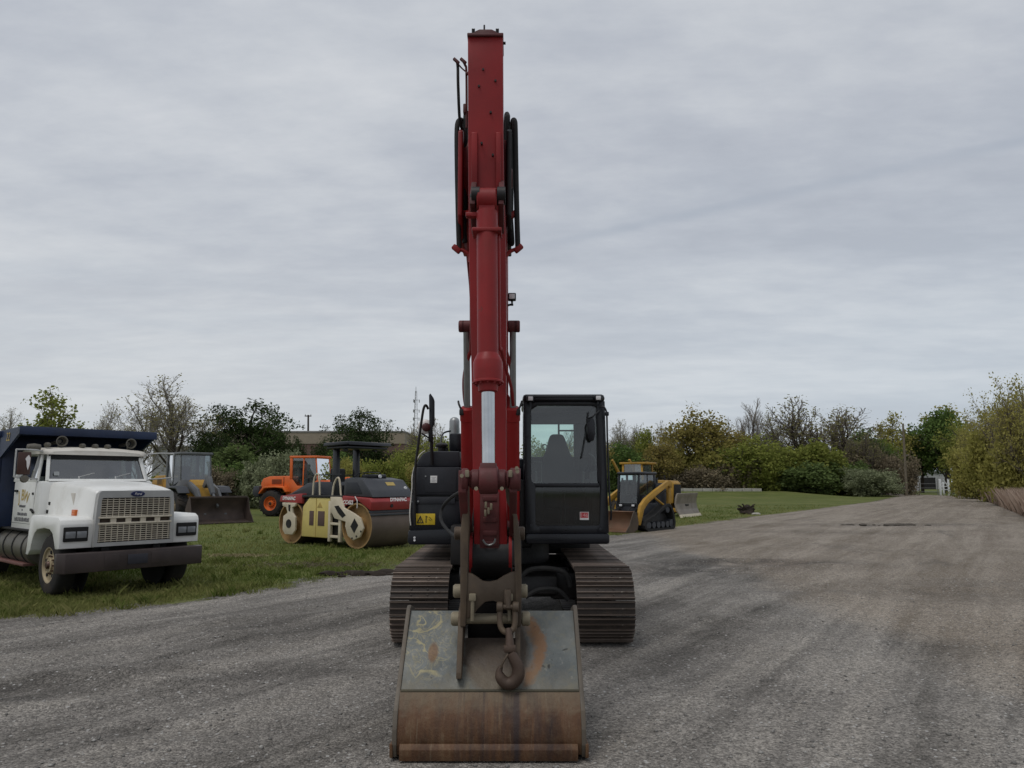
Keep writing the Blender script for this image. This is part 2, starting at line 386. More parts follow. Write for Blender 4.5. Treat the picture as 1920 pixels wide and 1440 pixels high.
# gravel yard and road: one sheet with ruts and hollows, its rim worn into the grass
def gravel_mat():
    m, nt, N, L = nodes_of('gravel'); v = objvec(nt)
    road = R(-33)                                    # streaks follow the wheel tracks up the road
    mv = mapped(nt, v, (1,1,1), (0,0,-road))
    str1 = noise_n(nt, mapped(nt, mv, (1.15,.13,1)), .8, 7, .66, .8)
    str2 = noise_n(nt, mapped(nt, mv, (2.4,.30,1), (0,0,R(12))), 1.1, 8, .70, 1.0)
    pat = noise_n(nt, v, .42, 7, .66, .6); big = noise_n(nt, v, .10, 4)
    t = mathn(nt, 'ADD', mathn(nt, 'MULTIPLY', str1, .40), mathn(nt, 'ADD', mathn(nt, 'MULTIPLY', str2, .25), mathn(nt, 'ADD', mathn(nt, 'MULTIPLY', pat, .25), mathn(nt, 'MULTIPLY', big, .10))))
    c = ramp(nt, t, [(.405,(.085,.078,.069)), (.457,(.146,.135,.120)), (.505,(.200,.185,.166)), (.555,(.260,.241,.215)), (.62,(.312,.287,.252))])
    # long wheel tracks pressed up the road
    str3 = noise_n(nt, mapped(nt, mv, (1.0,.028,1), (0,0,0), (2,7,0)), 1.5, 4, .55, .25)
    c = mixc(nt, mathn(nt, 'MULTIPLY', mrange(nt, str3,   .53, .60), .30), c, (.085,.078,.070)); c = mixc(nt, mathn(nt, 'MULTIPLY', mrange(nt, str3, .46, .39), .35), c, (.30,.275,.24))
    sxy = N('ShaderNodeSeparateXYZ'); L(v, sxy.inputs[0])
    c = mixc(nt, mathn(nt, 'MULTIPLY', mrange(nt, mathn(nt, 'ADD', sxy.outputs[0], mathn(nt, 'MULTIPLY', pat, 2.2)), 5.2, 6.2), .35), c, (.30,.235,.165))
    da = N('ShaderNodeAttribute'); da.attribute_name = 'damp'
    dm = mathn(nt, 'MULTIPLY', da.outputs['Fac'], mrange(nt, noise_n(nt, v, 1.5, 7, .7), .30, .62), True)
    dm = mathn(nt, 'MAXIMUM', dm, mathn(nt, 'MULTIPLY', mrange(nt, noise_n(nt, mapped(nt, mv, (.55,.22,1), (0,0,0), (9,3,0)), .7, 6, .66, .5), .58, .68), .42))
    c = mixc(nt, dm, c, (.060,.055,.050))
    # warmer muddy bands
    c = mixc(nt, mathn(nt, 'MULTIPLY', mrange(nt, noise_n(nt, mapped(nt, mv, (.7,.14,1), (0,0,0), (5,2,0)), .7, 5), .56, .72), .35), c, (.17,.135,.11))
    vo = N('ShaderNodeTexVoronoi'); vo.inputs['Scale'].default_value = 78; L(v, vo.inputs['Vector'])
    vo2 = N('ShaderNodeTexVoronoi'); vo2.inputs['Scale'].default_value = 34; L(v, vo2.inputs['Vector'])
    hsv = N('ShaderNodeSeparateColor'); L(vo.outputs['Color'], hsv.inputs[0]); h2 = N('ShaderNodeSeparateColor'); L(vo2.outputs['Color'], h2.inputs[0])
    sp = mrange(nt, hsv.outputs[0], 0, 1, .50, 1.50); sp2 = mrange(nt, h2.outputs[0], 0, 1, .76, 1.24)
    spk = mathn(nt, 'MULTIPLY', sp, sp2)
    cc = N('ShaderNodeCombineColor'); [L(spk, cc.inputs[i]) for i in range(3)]
    c = mixc(nt, .95, c, cc.outputs[0], 'MULTIPLY')
    dk = mathn(nt, 'MULTIPLY', mrange(nt, noise_n(nt, v, 17, 4, .7), .58, .68), mrange(nt, noise_n(nt, v, 1.1, 4, .6), .42, .60, .0, .75))
    c = mixc(nt, dk, c, mixc(nt, .5, c, (.045,.043,.040)))
    # a few pale chips
    c = mixc(nt, mathn(nt, 'MULTIPLY', mrange(nt, h2.outputs[1], .965, .975), mrange(nt, vo2.outputs['Distance'], .5, .35)), c, (.42,.41,.39))
    at = N('ShaderNodeAttribute'); at.attribute_name = 'rim'
    nz = mathn(nt, 'ADD', mathn(nt, 'MULTIPLY', noise_n(nt, v, .9, 8, .7), .75), mathn(nt, 'MULTIPLY', noise_n(nt, v, 14, 4, .7), .35))
    al = mrange(nt, mathn(nt, 'ADD', at.outputs['Fac'], mathn(nt, 'MULTIPLY', mathn(nt, 'SUBTRACT', nz, .58), 1.9)), .18, .36)
    bump = mathn(nt, 'ADD', mathn(nt, 'MULTIPLY', vo.outputs['Distance'], -.5), mathn(nt, 'ADD', mathn(nt, 'MULTIPLY', vo2.outputs['Distance'], -.5), mathn(nt, 'MULTIPLY', noise_n(nt, v, 4, 6), 1.6)))
    p = finish(nt, c, .93, 0, bump, .85, .018, .18)
    L(al, p.inputs['Alpha']); return m
MAT['gravel'] = gravel_mat()
HOLES = [(G(1370,1062), 1.9, .8, .11), (G(1290,1075), 1.5,.9,.08), (G(1680,986), 3.0,.9,.10), (G(660,1265), .9,.5,.06), (G(80,1300), 1.0,.45,.07), (G(600,1175),1.6,.6,.05),(G(1810,1120),1.6,.7,.05),(G(1500,1110),1.2,.6,.05),(G(1380,1180),1.0,.5,.04),(G(1250,1240),1.3,.7,.05),(G(420,1270),.9,.3,.04),(G(340,1380),.8,.25,.04),(G(1790,1095),1.5,.5,.05),(G(250,1215),1.3,.4,.04),(G(1450,1060),2.0,.6,.06),(G(1560,1000),2.6,.8,.05)]
def gravel_z(x, y, rim):
    a = R(-33); u = x*math.cos(a)-y*math.sin(a)*1.0; u = x*math.cos(R(33))-y*math.sin(R(33)); v = x*math.sin(R(33))+y*math.cos(R(33))
    z = .055*(mnoise.noise(Vector((u*.42, v*.07, 3)))+.5*mnoise.noise(Vector((u*1.2, v*.16, 9))))
    z += .035*mnoise.noise(Vector((x*.6, y*.6, 1)))+.016*mnoise.noise(Vector((x*2.2, y*2.2, 5)))+.007*mnoise.noise(Vector((x*6, y*6, 2)))
    for c, rx, ry, dp in HOLES:
        d = math.hypot((x-c.x)/rx, (y-c.y)/ry)
        if d < 1.8: z += -dp*math.exp(-d*d*2.2)+dp*.55*math.exp(-((d-1.15)**2)*9)
    # level under the machine
    q = min(1, max(0, math.hypot(max(0,abs(x)-1.7), max(0, abs(y-8.8)-4.2))/.8))
    return .03+z*q*.75
gy = [-70,-40,-20,-10,-6,-3,-1]; y = .5
while y < 128: gy.append(y); y += max(.085, .0125*abs(y))
NX = 190; gv, rimv, dampv = [], [], []
for yy in gy:
    l, r = edge_l(yy)-.9, edge_r(yy)+.9
    for i in range(NX+1):
        # more columns where the camera looks closely
        t = i/NX; x = l+(r-l)*t
        rim = min(1, max(0, min(x-l, r-x)/2.2)); endf = min(1, (gy[-1]-yy)/4) if yy > 60 else 1
        k = min(1, rim*1.6)*max(0,endf)
        z = .004+k*max(.0, gravel_z(x, yy, rim)-.0)
        gv.append((x, yy, z)); rimv.append(rim); dampv.append(min(.85, sum(dp*8.5*math.exp(-1.1*(((x-c.x)/(rx*1.25))**2+((yy-c.y)/(ry*1.25))**2)) for c,rx,ry,dp in HOLES)))
gf = []
for j in range(len(gy)-1):
    for i in range(NX):
        a = j*(NX+1)+i; gf.append((a,a+1,a+NX+2,a+NX+1))
road_o = mesh_obj('gravel_road', gv, gf, MAT['gravel'], smooth=True); tag(road_o, kind='structure')
at = road_o.data.attributes.new('rim','FLOAT','POINT'); at.data.foreach_set('value', rimv)
at = road_o.data.attributes.new('damp','FLOAT','POINT'); at.data.foreach_set('value', dampv)
GZ0 = .034
# ------------------------------------------------------------------ excavator (built in world coordinates, parented to its base)
WORLDMODE[0] = True
ex = thing('excavator', 'red and black crawler excavator with its bucket resting on the gravel, centre of the yard', 'excavator', (0, 10.3, 0))
def bucket_mats():
    m, nt, N, L = nodes_of('bucket_grey_plate'); tcn = N('ShaderNodeTexCoord'); v = tcn.outputs['Object']
    n1 = noise_n(nt, v, 3, 6, .65); n2 = noise_n(nt, v, 11, 7, .7); n3 = noise_n(nt, v, 46, 4)
    c = ramp(nt, n1, [(.3,(.066,.076,.078)), (.5,(.102,.114,.111)), (.7,(.150,.155,.140))])
    # yellowish scrawl of scratches on the left of the plate: contour lines of a warped noise
    w_ = noise_n(nt, v, 3.6, 2, .5, 1.5)
    line = mrange(nt, mathn(nt, 'ABSOLUTE', mathn(nt, 'SUBTRACT', w_, .5)), .012, .034, 1, 0)
    sx = N('ShaderNodeSeparateXYZ'); L(v, sx.inputs[0])
    def about(cx, cz, rx, rz):
        a = mathn(nt, 'DIVIDE', mathn(nt, 'SUBTRACT', sx.outputs[0], cx), rx); b = mathn(nt, 'DIVIDE', mathn(nt, 'SUBTRACT', sx.outputs[2], cz), rz)
        return mathn(nt, 'SQRT', mathn(nt, 'ADD', mathn(nt, 'MULTIPLY', a, a), mathn(nt, 'MULTIPLY', b, b)))
    msk = mrange(nt, about(-.60, .70, .17, .24), .7, 1.1, 1, 0)
    c = mixc(nt, mathn(nt, 'MULTIPLY', mathn(nt, 'MULTIPLY', line, msk), .75), c, (0.320,0.280,0.144))
    line2 = mrange(nt, mathn(nt, 'ABSOLUTE', mathn(nt, 'SUBTRACT', noise_n(nt, v, 7.5, 3, .6, 2.0), .52)), .008, .03, 1, 0)
    c = mixc(nt, mathn(nt, 'MULTIPLY', mathn(nt, 'MULTIPLY', line2, msk), .5), c, (0.288,0.248,0.136))
    c = mixc(nt, mathn(nt, 'MULTIPLY', mrange(nt, n2, .52, .70), .6), c, (0.200,0.180,0.120))
    c = mixc(nt, mathn(nt, 'MULTIPLY', mrange(nt, noise_n(nt, mapped(nt, v, (1,1,.3)), 22, 5, .7), .60, .68), .35), c, (0.272,0.264,0.232))
    c = mixc(nt, mrange(nt, noise_n(nt, v, 13, 2, .5), .70, .74), c, (0.024,0.024,0.022))
    # rusty disc rubbed by the hook, some shade painted in, and its rusty crescent
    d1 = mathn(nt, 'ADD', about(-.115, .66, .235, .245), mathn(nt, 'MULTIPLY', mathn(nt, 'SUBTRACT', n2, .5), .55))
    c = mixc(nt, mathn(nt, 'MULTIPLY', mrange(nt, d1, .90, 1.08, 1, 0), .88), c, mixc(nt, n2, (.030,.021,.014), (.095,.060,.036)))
    d2 = mathn(nt, 'ADD', about(.03, .675, .21, .225), mathn(nt, 'MULTIPLY', mathn(nt, 'SUBTRACT', n2, .5), .7))
    cres = mathn(nt, 'MULTIPLY', mrange(nt, d2, .93, 1.06, 1, 0), mrange(nt, d2, .48, .74, 0, 1))
    cres = mathn(nt, 'MULTIPLY', cres, mrange(nt, sx.outputs[0], .06, .10, 0, 1))
    c = mixc(nt, mathn(nt, 'MULTIPLY', cres, .9), c, mixc(nt, n2, (0.120,0.052,0.018), (0.240,0.120,0.044)))
    d3 = mathn(nt, 'ADD', about(-.56, .645, .035, .06), mathn(nt, 'MULTIPLY', n2, .7))
    c = mixc(nt, mrange(nt, d3, 1.1, 1.5, .8, 0), c, (0.136,0.064,0.020))
    c = mixc(nt, mathn(nt, 'MULTIPLY', mrange(nt, n3, .66, .72), .5), c, (0.016,0.016,0.016))
    lowz = mathn(nt, 'ADD', sx.outputs[2], mathn(nt, 'MULTIPLY', mathn(nt, 'SUBTRACT', noise_n(nt, mapped(nt, v, (1,1,.4)), 6, 8, .75), .5), .45))
    c = mixc(nt, mathn(nt, 'MULTIPLY', mrange(nt, lowz, .58, .45), .4), c, (0.160,0.132,0.084))
    finish(nt, c, mrange(nt, n2, .3, .7, .42, .62), .2, n2, .55, .008); g = m
    m, nt, N, L = nodes_of('bucket_rust'); v = N('ShaderNodeTexCoord').outputs['Object']
    n1 = noise_n(nt, mapped(nt, v, (2.2,.5,.5)), 2.4, 7, .7); n2 = noise_n(nt, v, 16, 6, .7); n3 = noise_n(nt, mapped(nt, v, (5,.25,.25)), 3, 6, .6)
    c = ramp(nt, n1, [(.30,(.024,.013,.011)), (.44,(.070,.031,.013)), (.54,(.112,.052,.022)), (.66,(.150,.088,.044))])
    c = mixc(nt, mathn(nt, 'MULTIPLY', mrange(nt, n2, .48, .74), .38), c, (0.161,0.108,0.059))
    zz = N('ShaderNodeSeparateXYZ'); L(v, zz.inputs[0])
    c = mixc(nt, mathn(nt, 'MULTIPLY', mrange(nt, mathn(nt, 'ADD', zz.outputs[2], mathn(nt, 'MULTIPLY', n2, .22)), .41, .52), .5), c, (0.155,0.127,0.081))
    sx = N('ShaderNodeSeparateXYZ'); L(v, sx.inputs[0])
    c = mixc(nt, mathn(nt, 'MULTIPLY', mathn(nt, 'MULTIPLY', mrange(nt, n3, .45, .62), mrange(nt, mathn(nt,'ABSOLUTE', mathn(nt,'ADD',sx.outputs[0],.12)), .20, .38, 1, .15)), .75), c, (0.025,0.017,0.019))
    c = mixc(nt, mathn(nt, 'MULTIPLY', mrange(nt, noise_n(nt, mapped(nt, v, (6,.6,.6)), 7, 5, .7), .60, .70), .5), c, (0.198,0.149,0.093))
    finish(nt, c, .6, .15, n2, .7, .010); return g, m
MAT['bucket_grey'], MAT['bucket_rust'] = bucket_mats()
MAT['void_shade'] = paint('recess_shade_black', (.006,.005,.005), .7, var=.3, dirt=(.018,.012,.010), damt=.6, spec=.2)  # near-black for the recess backing: shade put into the colour
BX0, BX1 = -.775, .475; BC = (BX0+BX1)/2           # bucket sides
# bucket -----------------------------------------------------------
zt = A(920,1145,5.76).z; zs = A(920,1296,5.30).z; zw = A(920,1393,5.20).z
b = MB()
EL, ER = A(863,1200,5.4).x, A(971,1200,5.4).x
up = [(5.76,zt),(5.53,(zt+zs)/2+.012),(5.30,zs)]; low_top = (5.60,zt-.165)
b.sheet([[(x,y,z) for x in (BX0+.02,(BX0+EL)/2,EL)] for y,z in up]); b.sheet([[(x,y,z) for x in (ER,(BX1+ER)/2,BX1-.02)] for y,z in up])
b.sheet([[(x,y,z) for x in (EL,(EL+ER)/2,ER)] for y,z in [low_top]+up[1:]])
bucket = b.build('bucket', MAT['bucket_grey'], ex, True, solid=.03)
b = MB(); b.box((EL+.03,5.78,zt-.32),(ER-.03,5.83,zt+.05),.008); b.box((EL+.03,5.66,zt-.24),(ER-.03,5.80,zt-.20),.006); b.build('recess_shade_plate', MAT['void_shade'], bucket)  # added dark backing between the ears, painted black as the recess's shade
low = [(5.292,zs+.008),(5.205,.345),(5.165,.235),(5.16,.14),(5.185,.07),(5.26,.05),(5.5,.046),(6.3,.05)]
b = MB(); b.sheet([[(BX0+.01+(BX1-BX0-.02)*k/6,y,z) for k in range(7)] for y,z in low])
b.build('wear_shell', MAT['bucket_rust'], bucket, solid=.03)
sidep = [(5.80,zt+.035),(5.74,zt+.02),(5.29,zs+.006),(5.19,.345),(5.150,.235),(5.145,.14),(5.17,.06),(5.26,.037),(6.3,.037),(6.36,.2),(6.2,.55),(6.0,zt-.02)]
for x in (BX0-.012, BX1-.018):
    b = MB(); b.prism(sidep, x, x+.03, bev=.004); b.build('side_plate', paint('side_plate_steel',(.105,.088,.068),.6,.2,var=.3,dirt=(.16,.12,.08),damt=.7,dscale=4,chip=(.05,.03,.02),chip_amt=.4), bucket)
# horizontal wear bar near the heel, with end guards
b = MB(); b.prism([(5.140,zw+.012),(5.155,zw+.012),(5.158,zw-.09),(5.128,zw-.09),(5.122,zw-.02)], BX0+.04, BX1-.045, bev=.003)
b.build('wear_bar', MAT['bucket_rust'], bucket)
for x in (BX0-.035, BX1-.002):
    b = MB(); b.prism([(5.14,.15),(5.40,.13),(5.5,.04),(5.24,.036),(5.15,.06)], x+.008, x+.029, bev=.005); b.build('heel_guard', MAT['bucket_rust'], bucket)
b = MB(); b.cyl((BX0+.02,5.292,zs+.004),(BX1-.02,5.292,zs+.004),.011,n=8); b.cyl((BX0+.02,5.290,zs-.022),(BX1-.02,5.290,zs-.022),.009,n=8); b.build('weld_seam', paint('olive_weld',(.060,.052,.032),.7,var=.3,dirt=(.14,.12,.07),damt=.5,dscale=9), bucket)
for k in range(5):
    x = BX0+.12+k*(BX1-BX0-.24)/4
    b = MB(); b.prism([(6.25,.04),(6.25,.12),(6.36,.10),(6.56,.05),(6.56,.035)], x-.05, x+.05, bev=.006); b.build('tooth', MAT['worn_steel'], bucket)
# ears that carry the two pins: plates on edge towards the camera
el = [(A(863,1138,5.52).z, 5.52), (A(863,1272,5.30).z, 5.30)]
earp = [(5.50,el[0][0]),(5.44,el[0][0]-.05),(5.29,el[1][0]+.04),(5.285,el[1][0]),(5.36,el[1][0]-.02),(5.8,zt-.03),(6.08,zt+.06),(6.12,1.28),(5.98,1.36),(5.82,1.18),(5.66,el[0][0]+.02)]
for x in (A(858,1200,5.4).x, A(966,1200,5.4).x):
    b = MB(); b.prism(earp, x, x+.036, bev=.004); b.build('ear_plate', MAT['worn_steel'], bucket)
# pins with dusty heads
def pin(y_px, Y, xl, xr, r, head=.012, parent=bucket):
    p = A(xl,y_px,Y); q = A(xr,y_px,Y)
    b = MB(); b.lathe([(r*.8,0),(r,.012),(r,.055),(r*.72,.06),(r*.72,(q-p).length-.06),(r,(q-p).length-.055),(r,(q-p).length-.012),(r*.8,(q-p).length)], p, (q-p), 18)
    o = b.build('link_pin', MAT['pin'], parent); o; return o
pin(1160,5.50,846,994,.050); pin(1108,5.50,850,989,.048)
b = MB(); p, q = A(870,1160,5.50), A(966,1160,5.50); b.cyl(p,q,.030,n=14); b.build('cross_tube', MAT['dark_steel'], bucket)
b = MB(); p, q = A(862,1082,6.0), A(968,1082,6.0); b.cyl(p,q,.075,n=18)
b.box((p.x+.08,5.86,p.z-.30),(q.x-.08,6.1,p.z+.0),.02); b.build('hinge_tube', MAT['dark_steel'], bucket)
# H-shaped bucket link ----------------------------------------------
b = MB()
for pts, w in (([(875,903),(879,903),(880,990),(877,1090),(874,1172),(864,1172),(864,1090),(864,1000),(868,960)],0),([(950,903),(946,903),(950,940),(962,968),(966,1090),(967,1172),(977,1172),(978,1090),(976,1010),(970,968),(958,930)],0)):
    b.prism([(A(px,py,5.46).x, A(px,py,5.46).z) for px,py in pts], 5.40, 5.56, 'xz', bev=.006)
link = b.build('bucket_link', MAT['worn_steel'], ex, True)
b = MB(); web = [(868,1072),(884,1075),(896,1083),(906,1090),(918,1091),(932,1088),(944,1080),(958,1073),(972,1070),(974,1150),(968,1160),(950,1145),(938,1131),(925,1126),(910,1128),(897,1140),(884,1158),(868,1160)]
b.prism([(A(px,py,5.43).x, A(px,py,5.43).z) for px,py in web], 5.415, 5.465, 'xz', bev=.006)
b.build('link_web', MAT['worn_steel'], link)
for px in (886, 955):
    b = MB(); p = A(px,1128,5.40); b.cyl(p+Vector((0,0,-.13)),p+Vector((0,0,.05)),.014,n=8); b.cbox(p+Vector((0,0,.03)),(.05,.04,.05),.008)
    b.build('locking_bolt', MAT['pin'], link)
# arm ----------------------------------------------------------------
ST = [(62,5.52,.26,877,943),(130,5.54,.34,877.3,943.2),(245,5.56,.46,877.6,943.6),(330,5.60,.60,878,945),(430,5.63,.62,879,948),(560,5.66,.56,881,949.5),(700,5.69,.48,884,949),(850,5.71,.40,886,949),(960,5.72,.36,888,950),(1046,5.73,.30,889,952)]
secs = []
for py, Y, dp, l, r in ST:
    a, c = A(l,py,Y), A(r,py,Y); a2 = Vector((a.x,Y+dp,a.z)); c2 = Vector((c.x,Y+dp,c.z)); secs.append([a,c,c2,a2])
b = MB(); b.loft(secs); arm = b.build('arm', MAT['red'], ex, True, bevel=.008)
sub = lambda mb, name, mat, par, **k: mb.build(name, mat, par, **k)
# end cap, cover plate and grease fittings at the top of the arm
a, c = A(877,66,5.515), A(943,66,5.515)
b = MB(); b.box((a.x-.004,5.50,a.z-.012),(c.x+.004,5.80,a.z+.014),.006); b.prism([(a.x+.05,a.z+.014),(c.x-.05,a.z+.014),(c.x-.055,a.z+.045),(c.x-.09,a.z+.062),(a.x+.09,a.z+.062),(a.x+.055,a.z+.045)],5.53,5.74,'xz',bev=.006)
sub(b,'arm_end_cap',MAT['red_worn'],arm)
b = MB()
for px,py_ in ((886,64),(889,64),(908,57),(931,64),(934,64)): p = A(px,py_,5.56); b.cyl(p,p+Vector((0,0,.045)),.007,n=6)
for px, py in ((943,81),): p = A(px,py,5.6); b.cyl(p,p+Vector((.022,0,0)),.012,n=8)
sub(b,'bolt_row',MAT['dark_steel'],arm)
b = MB()
for px,py in ((899,97),(929,151),(898,161),(906,130),(920,210),(903,268),(924,290)): p = A(px,py,5.535); b.cyl(p+Vector((0,-.004,0)),p+Vector((0,.03,0)),.009,n=8)
sub(b,'rivet_mark',MAT['dark_steel'],arm)
# doubler strips and the bucket cylinder bracket
for l,r in ((884,895),(930,939)):
    b = MB(); p,q = A(l,248,5.53),A(r,352,5.57); b.loft([[A(l,248,5.545),A(r,248,5.545),A(r,248,5.575),A(l,248,5.575)],[A(l,356,5.575),A(r,356,5.575),A(r,356,5.63),A(l,356,5.63)]])
    sub(b,'doubler_plate',MAT['red'],arm,bevel=.005)
for l,r in ((883,893),(935,945)):
    b = MB(); x0,x1 = A(l,375,5.5).x, A(r,375,5.5).x
    b.prism([(5.64,A(0,335,5.64).z),(5.45,A(0,352,5.45).z),(5.34,A(0,366,5.34).z),(5.32,A(0,382,5.32).z),(5.40,A(0,392,5.40).z),(5.64,A(0,440,5.64).z)],x0,x1,bev=.006)
    sub(b,'cylinder_bracket',MAT['red_worn'],arm)
b = MB(); p,q = A(881,374,5.38),A(947,374,5.38); b.cyl(p,q,.045,n=18,bev=.006)
for px in (892,940): c_=A(px,366,5.36); b.cyl(c_+Vector((-.03,0,0)),c_+Vector((.03,0,0)),.062,n=16)
sub(b,'bracket_pin',MAT['dark_steel'],arm)
# nose of the arm, face plates and bosses
b = MB(); p,q = A(882,1046,5.78),A(961,1046,5.78); b.cyl(p+Vector((0,.06,0)),q+Vector((0,.06,0)),.155,n=26,bev=.012)
sub(b,'arm_nose',MAT['dark_steel'],arm)
for px in (884,957):
    b=MB(); p=A(px,1040,5.80); b.lathe([(.10,-.012),(.165,-.012),(.165,.012),(.10,.012)],p+Vector((0,.04,0)),(1,0,0),26,closed=True); sub(b,'nose_ring',MAT['red'],arm)
b = MB()
for py in (935,975,1000,1020): p,q=A(905,py,5.70),A(932,py,5.70); b.box((p.x,5.700,p.z-.02),(q.x,5.74,p.z+.02),.006)
b.box((A(900,925,5.7).x,5.707,A(0,1030,5.7).z),(A(936,925,5.7).x,5.74,A(0,922,5.7).z),.006)
sub(b,'arm_face_plate',MAT['red_worn'],arm)
b = MB(); 
for px,py in ((911,947),(916,958),(910,962),(921,950)): p=A(px,py,5.68); b.cbox(p,(.018,.02,.05),.004)
sub(b,'grease_fitting',MAT['pin'],arm)
b = MB(); b.tube([A(905,1012,5.68),A(911,1020,5.68),A(918,1022,5.68),A(926,1018,5.68),A(929,1010,5.68)],.008,6); sub(b,'face_handle',MAT['grey_rod'],arm)
# bucket cylinder ------------------------------------------------------
def seg(py0,Y0,py1,Y1,px0,px1): return A(px0,py0,Y0),A(px1,py1,Y1)
CY0, CY1 = 5.38, 5.22
def cyY(py): return CY0+(CY1-CY0)*(py-374)/(895-374)
def cyP(py): return A(913+(py-374)*.006, py, cyY(py))
def rad(wpx, py): return wpx/2*cyP(py).length/FPX*.985
b = MB(); b.cyl(cyP(398)+Vector((0,0,0)),cyP(668),rad(34,400),rad(36,668),n=28)
p=cyP(374); b.cyl(p+Vector((-.075,0,0)),p+Vector((.075,0,0)),.085,n=22,bev=.01)
b.loft([[cyP(380)+Vector((-.06,-.05,0)),cyP(380)+Vector((.06,-.05,0)),cyP(380)+Vector((.06,.05,0)),cyP(380)+Vector((-.06,.05,0))],[cyP(402)+Vector((-.058,-.05,0)),cyP(402)+Vector((.058,-.05,0)),cyP(402)+Vector((.058,.05,0)),cyP(402)+Vector((-.058,.05,0))]])
bc = b.build('bucket_cylinder', MAT['red'], ex, True)
b = MB(); ax = (cyP(735)-cyP(660)).normalized(); base = cyP(664); T = lambda py: (cyP(py)-base).dot(ax)
b.lathe([(rad(37,664),0),(rad(48,676),T(676)),(rad(51,680),T(680)),(rad(51,700),T(700)),(rad(50,714),T(714)),(rad(54,716),T(716)),(rad(54,719),T(719)),(rad(36,720),T(720)),(rad(33,734),T(734)),(rad(24,736),T(736))],base,ax,28)
for k in range(12):
    a_=2*math.pi*k/12; sx_,u_,_=frame_of(ax); p=base+ax*T(717)+(sx_*math.cos(a_)+u_*math.sin(a_))*rad(46,717); b.cyl(p,p+ax*.02,.009,n=6)
sub(b,'cylinder_gland',MAT['red'],bc)
b = MB(); b.cyl(cyP(730),cyP(888),rad(23,800),n=24); sub(b,'rod',MAT['chrome'],bc)
b = MB(); b.loft([[cyP(868)+Vector((-.055,-.055,0)),cyP(868)+Vector((.055,-.055,0)),cyP(868)+Vector((.055,.055,0)),cyP(868)+Vector((-.055,.055,0))],[cyP(895)+Vector((-.062,-.06,0)),cyP(895)+Vector((.062,-.06,0)),cyP(895)+Vector((.062,.06,0)),cyP(895)+Vector((-.062,.06,0))]])
p=cyP(900); b.cyl(p+Vector((-.066,0,0)),p+Vector((.066,0,0)),.098,n=22,bev=.01); sub(b,'rod_eye',MAT['red_worn'],bc,bevel=.006)
# clamps, oil lines
b = MB()
for py in (436,): c_=cyP(py); b.cbox(c_+Vector((0,.01,0)),(.22,.19,.03),.008)
sub(b,'cylinder_clamp',MAT['red'],bc); b=MB(); c_=cyP(402); b.cbox(c_+Vector((-.06,.02,0)),(.20,.06,.035),.008)
sub(b,'cylinder_clamp',MAT['red'],bc)
b = MB(); b.tube([A(934,440,5.38),A(935,470,5.36),A(936,640,5.36),A(940,655,5.40),A(948,690,5.55),A(955,712,5.62),A(960,735,5.7),A(962,760,5.8)],.013,8)
b.tube([A(927,440,5.40),A(927,640,5.36),A(926,662,5.30)],.012,8)
sub(b,'oil_line',MAT['red'],bc)
# pin row where the rod, the side links and the rockers meet
b = MB(); y0=5.24
for l,r,rr in ((866,878,.078),(880,884,.06),(884,899,.070),(931,948,.070),(949,955,.06),(956,976,.080)):
    p,q=A(l,899,y0),A(r,899,y0); b.cyl(p,q,rr,n=20,bev=.007)
b.cyl(A(868,899,y0),A(974,899,y0),.045,n=16)
pr = b.build('linkage_pin_row', MAT['red_worn'], ex, True)
for px in (876,957):
    b=MB(); p=A(px,888,5.16); b.cbox(p,(.028,.03,.05),.006); sub(b,'grease_tag',MAT['pin'],pr)
b=MB(); 
for px,py in ((969,878),(970,884),(893,916),(941,916),(866,892)): p=A(px,py,5.15); b.cyl(p,p+Vector((0,-.02,0)),.014,n=8)
sub(b,'pin_bolt',MAT['pin'],pr)
# rockers from the pin row back to the arm
for px, pw in ((872,14),(962,14)):
    x0,x1=A(px-pw/2,900,5.5).x,A(px+pw/2,900,5.5).x
    b=MB(); b.prism([(5.20,A(0,898,5.2).z+.06),(5.30,A(0,898,5.3).z+.06),(5.62,A(0,960,5.62).z+.06),(5.98,A(0,1000,5.98).z+.09),(6.02,A(0,1000,6.02).z-.05),(5.60,A(0,985,5.6).z-.06),(5.20,A(0,910,5.2).z-.05)],x0,x1,bev=.006)
    b.build('rocker', MAT['red_worn'], ex, True)
b=MB(); p,q=A(852,1000,5.95),A(984,1000,5.95); b.cyl(p,q,.052,n=18,bev=.008); b.build('rocker_pin', MAT['worn_steel'], ex, True)
# boom ----------------------------------------------------------------
BMX=-.245; bw=.20
prof=[(9.75,1.62),(9.45,1.60),(9.2,1.85),(8.6,2.9),(8.15,3.38),(7.5,3.85),(6.5,4.18),(6.0,4.22),(5.92,4.45),(6.0,4.72),(6.5,4.86),(7.4,4.90),(8.1,4.72),(8.7,4.25),(9.5,2.6),(9.9,1.95)]
b=MB(); b.prism(prof,BMX-bw,BMX+bw,bev=.012); boom=b.build('boom',MAT['red'],ex,True)
# fork plates and dark hose packs beside the arm head
for l,r in ((863.5,871.5),(951,959)):
    b=MB(); x0,x1=A(l,330,6.1).x,A(r,330,6.1).x
    zt_,zb_=A(0,247,6.0).z,A(0,452,6.0).z
    b.prism([(5.78,zt_-.10),(5.95,zt_),(6.6,zt_-.05),(6.6,zb_+.05),(6.0,zb_),(5.80,zb_+.15)],x0,x1,bev=.01); sub(b,'fork_plate',MAT['red' if l<900 else 'dark_steel'],boom)
b=MB(); p,q=A(862,335,6.05),A(961,335,6.05); b.cyl(p,q,.085,n=20,bev=.01); sub(b,'arm_pin',MAT['red_worn'],boom)
# boom foot housing and red flanks beside the arm (lower boom, seen to both sides of the rods)
b=MB(); 
for l,r,yy in ((866,889,8.78),(950,975,8.78)):
    pass
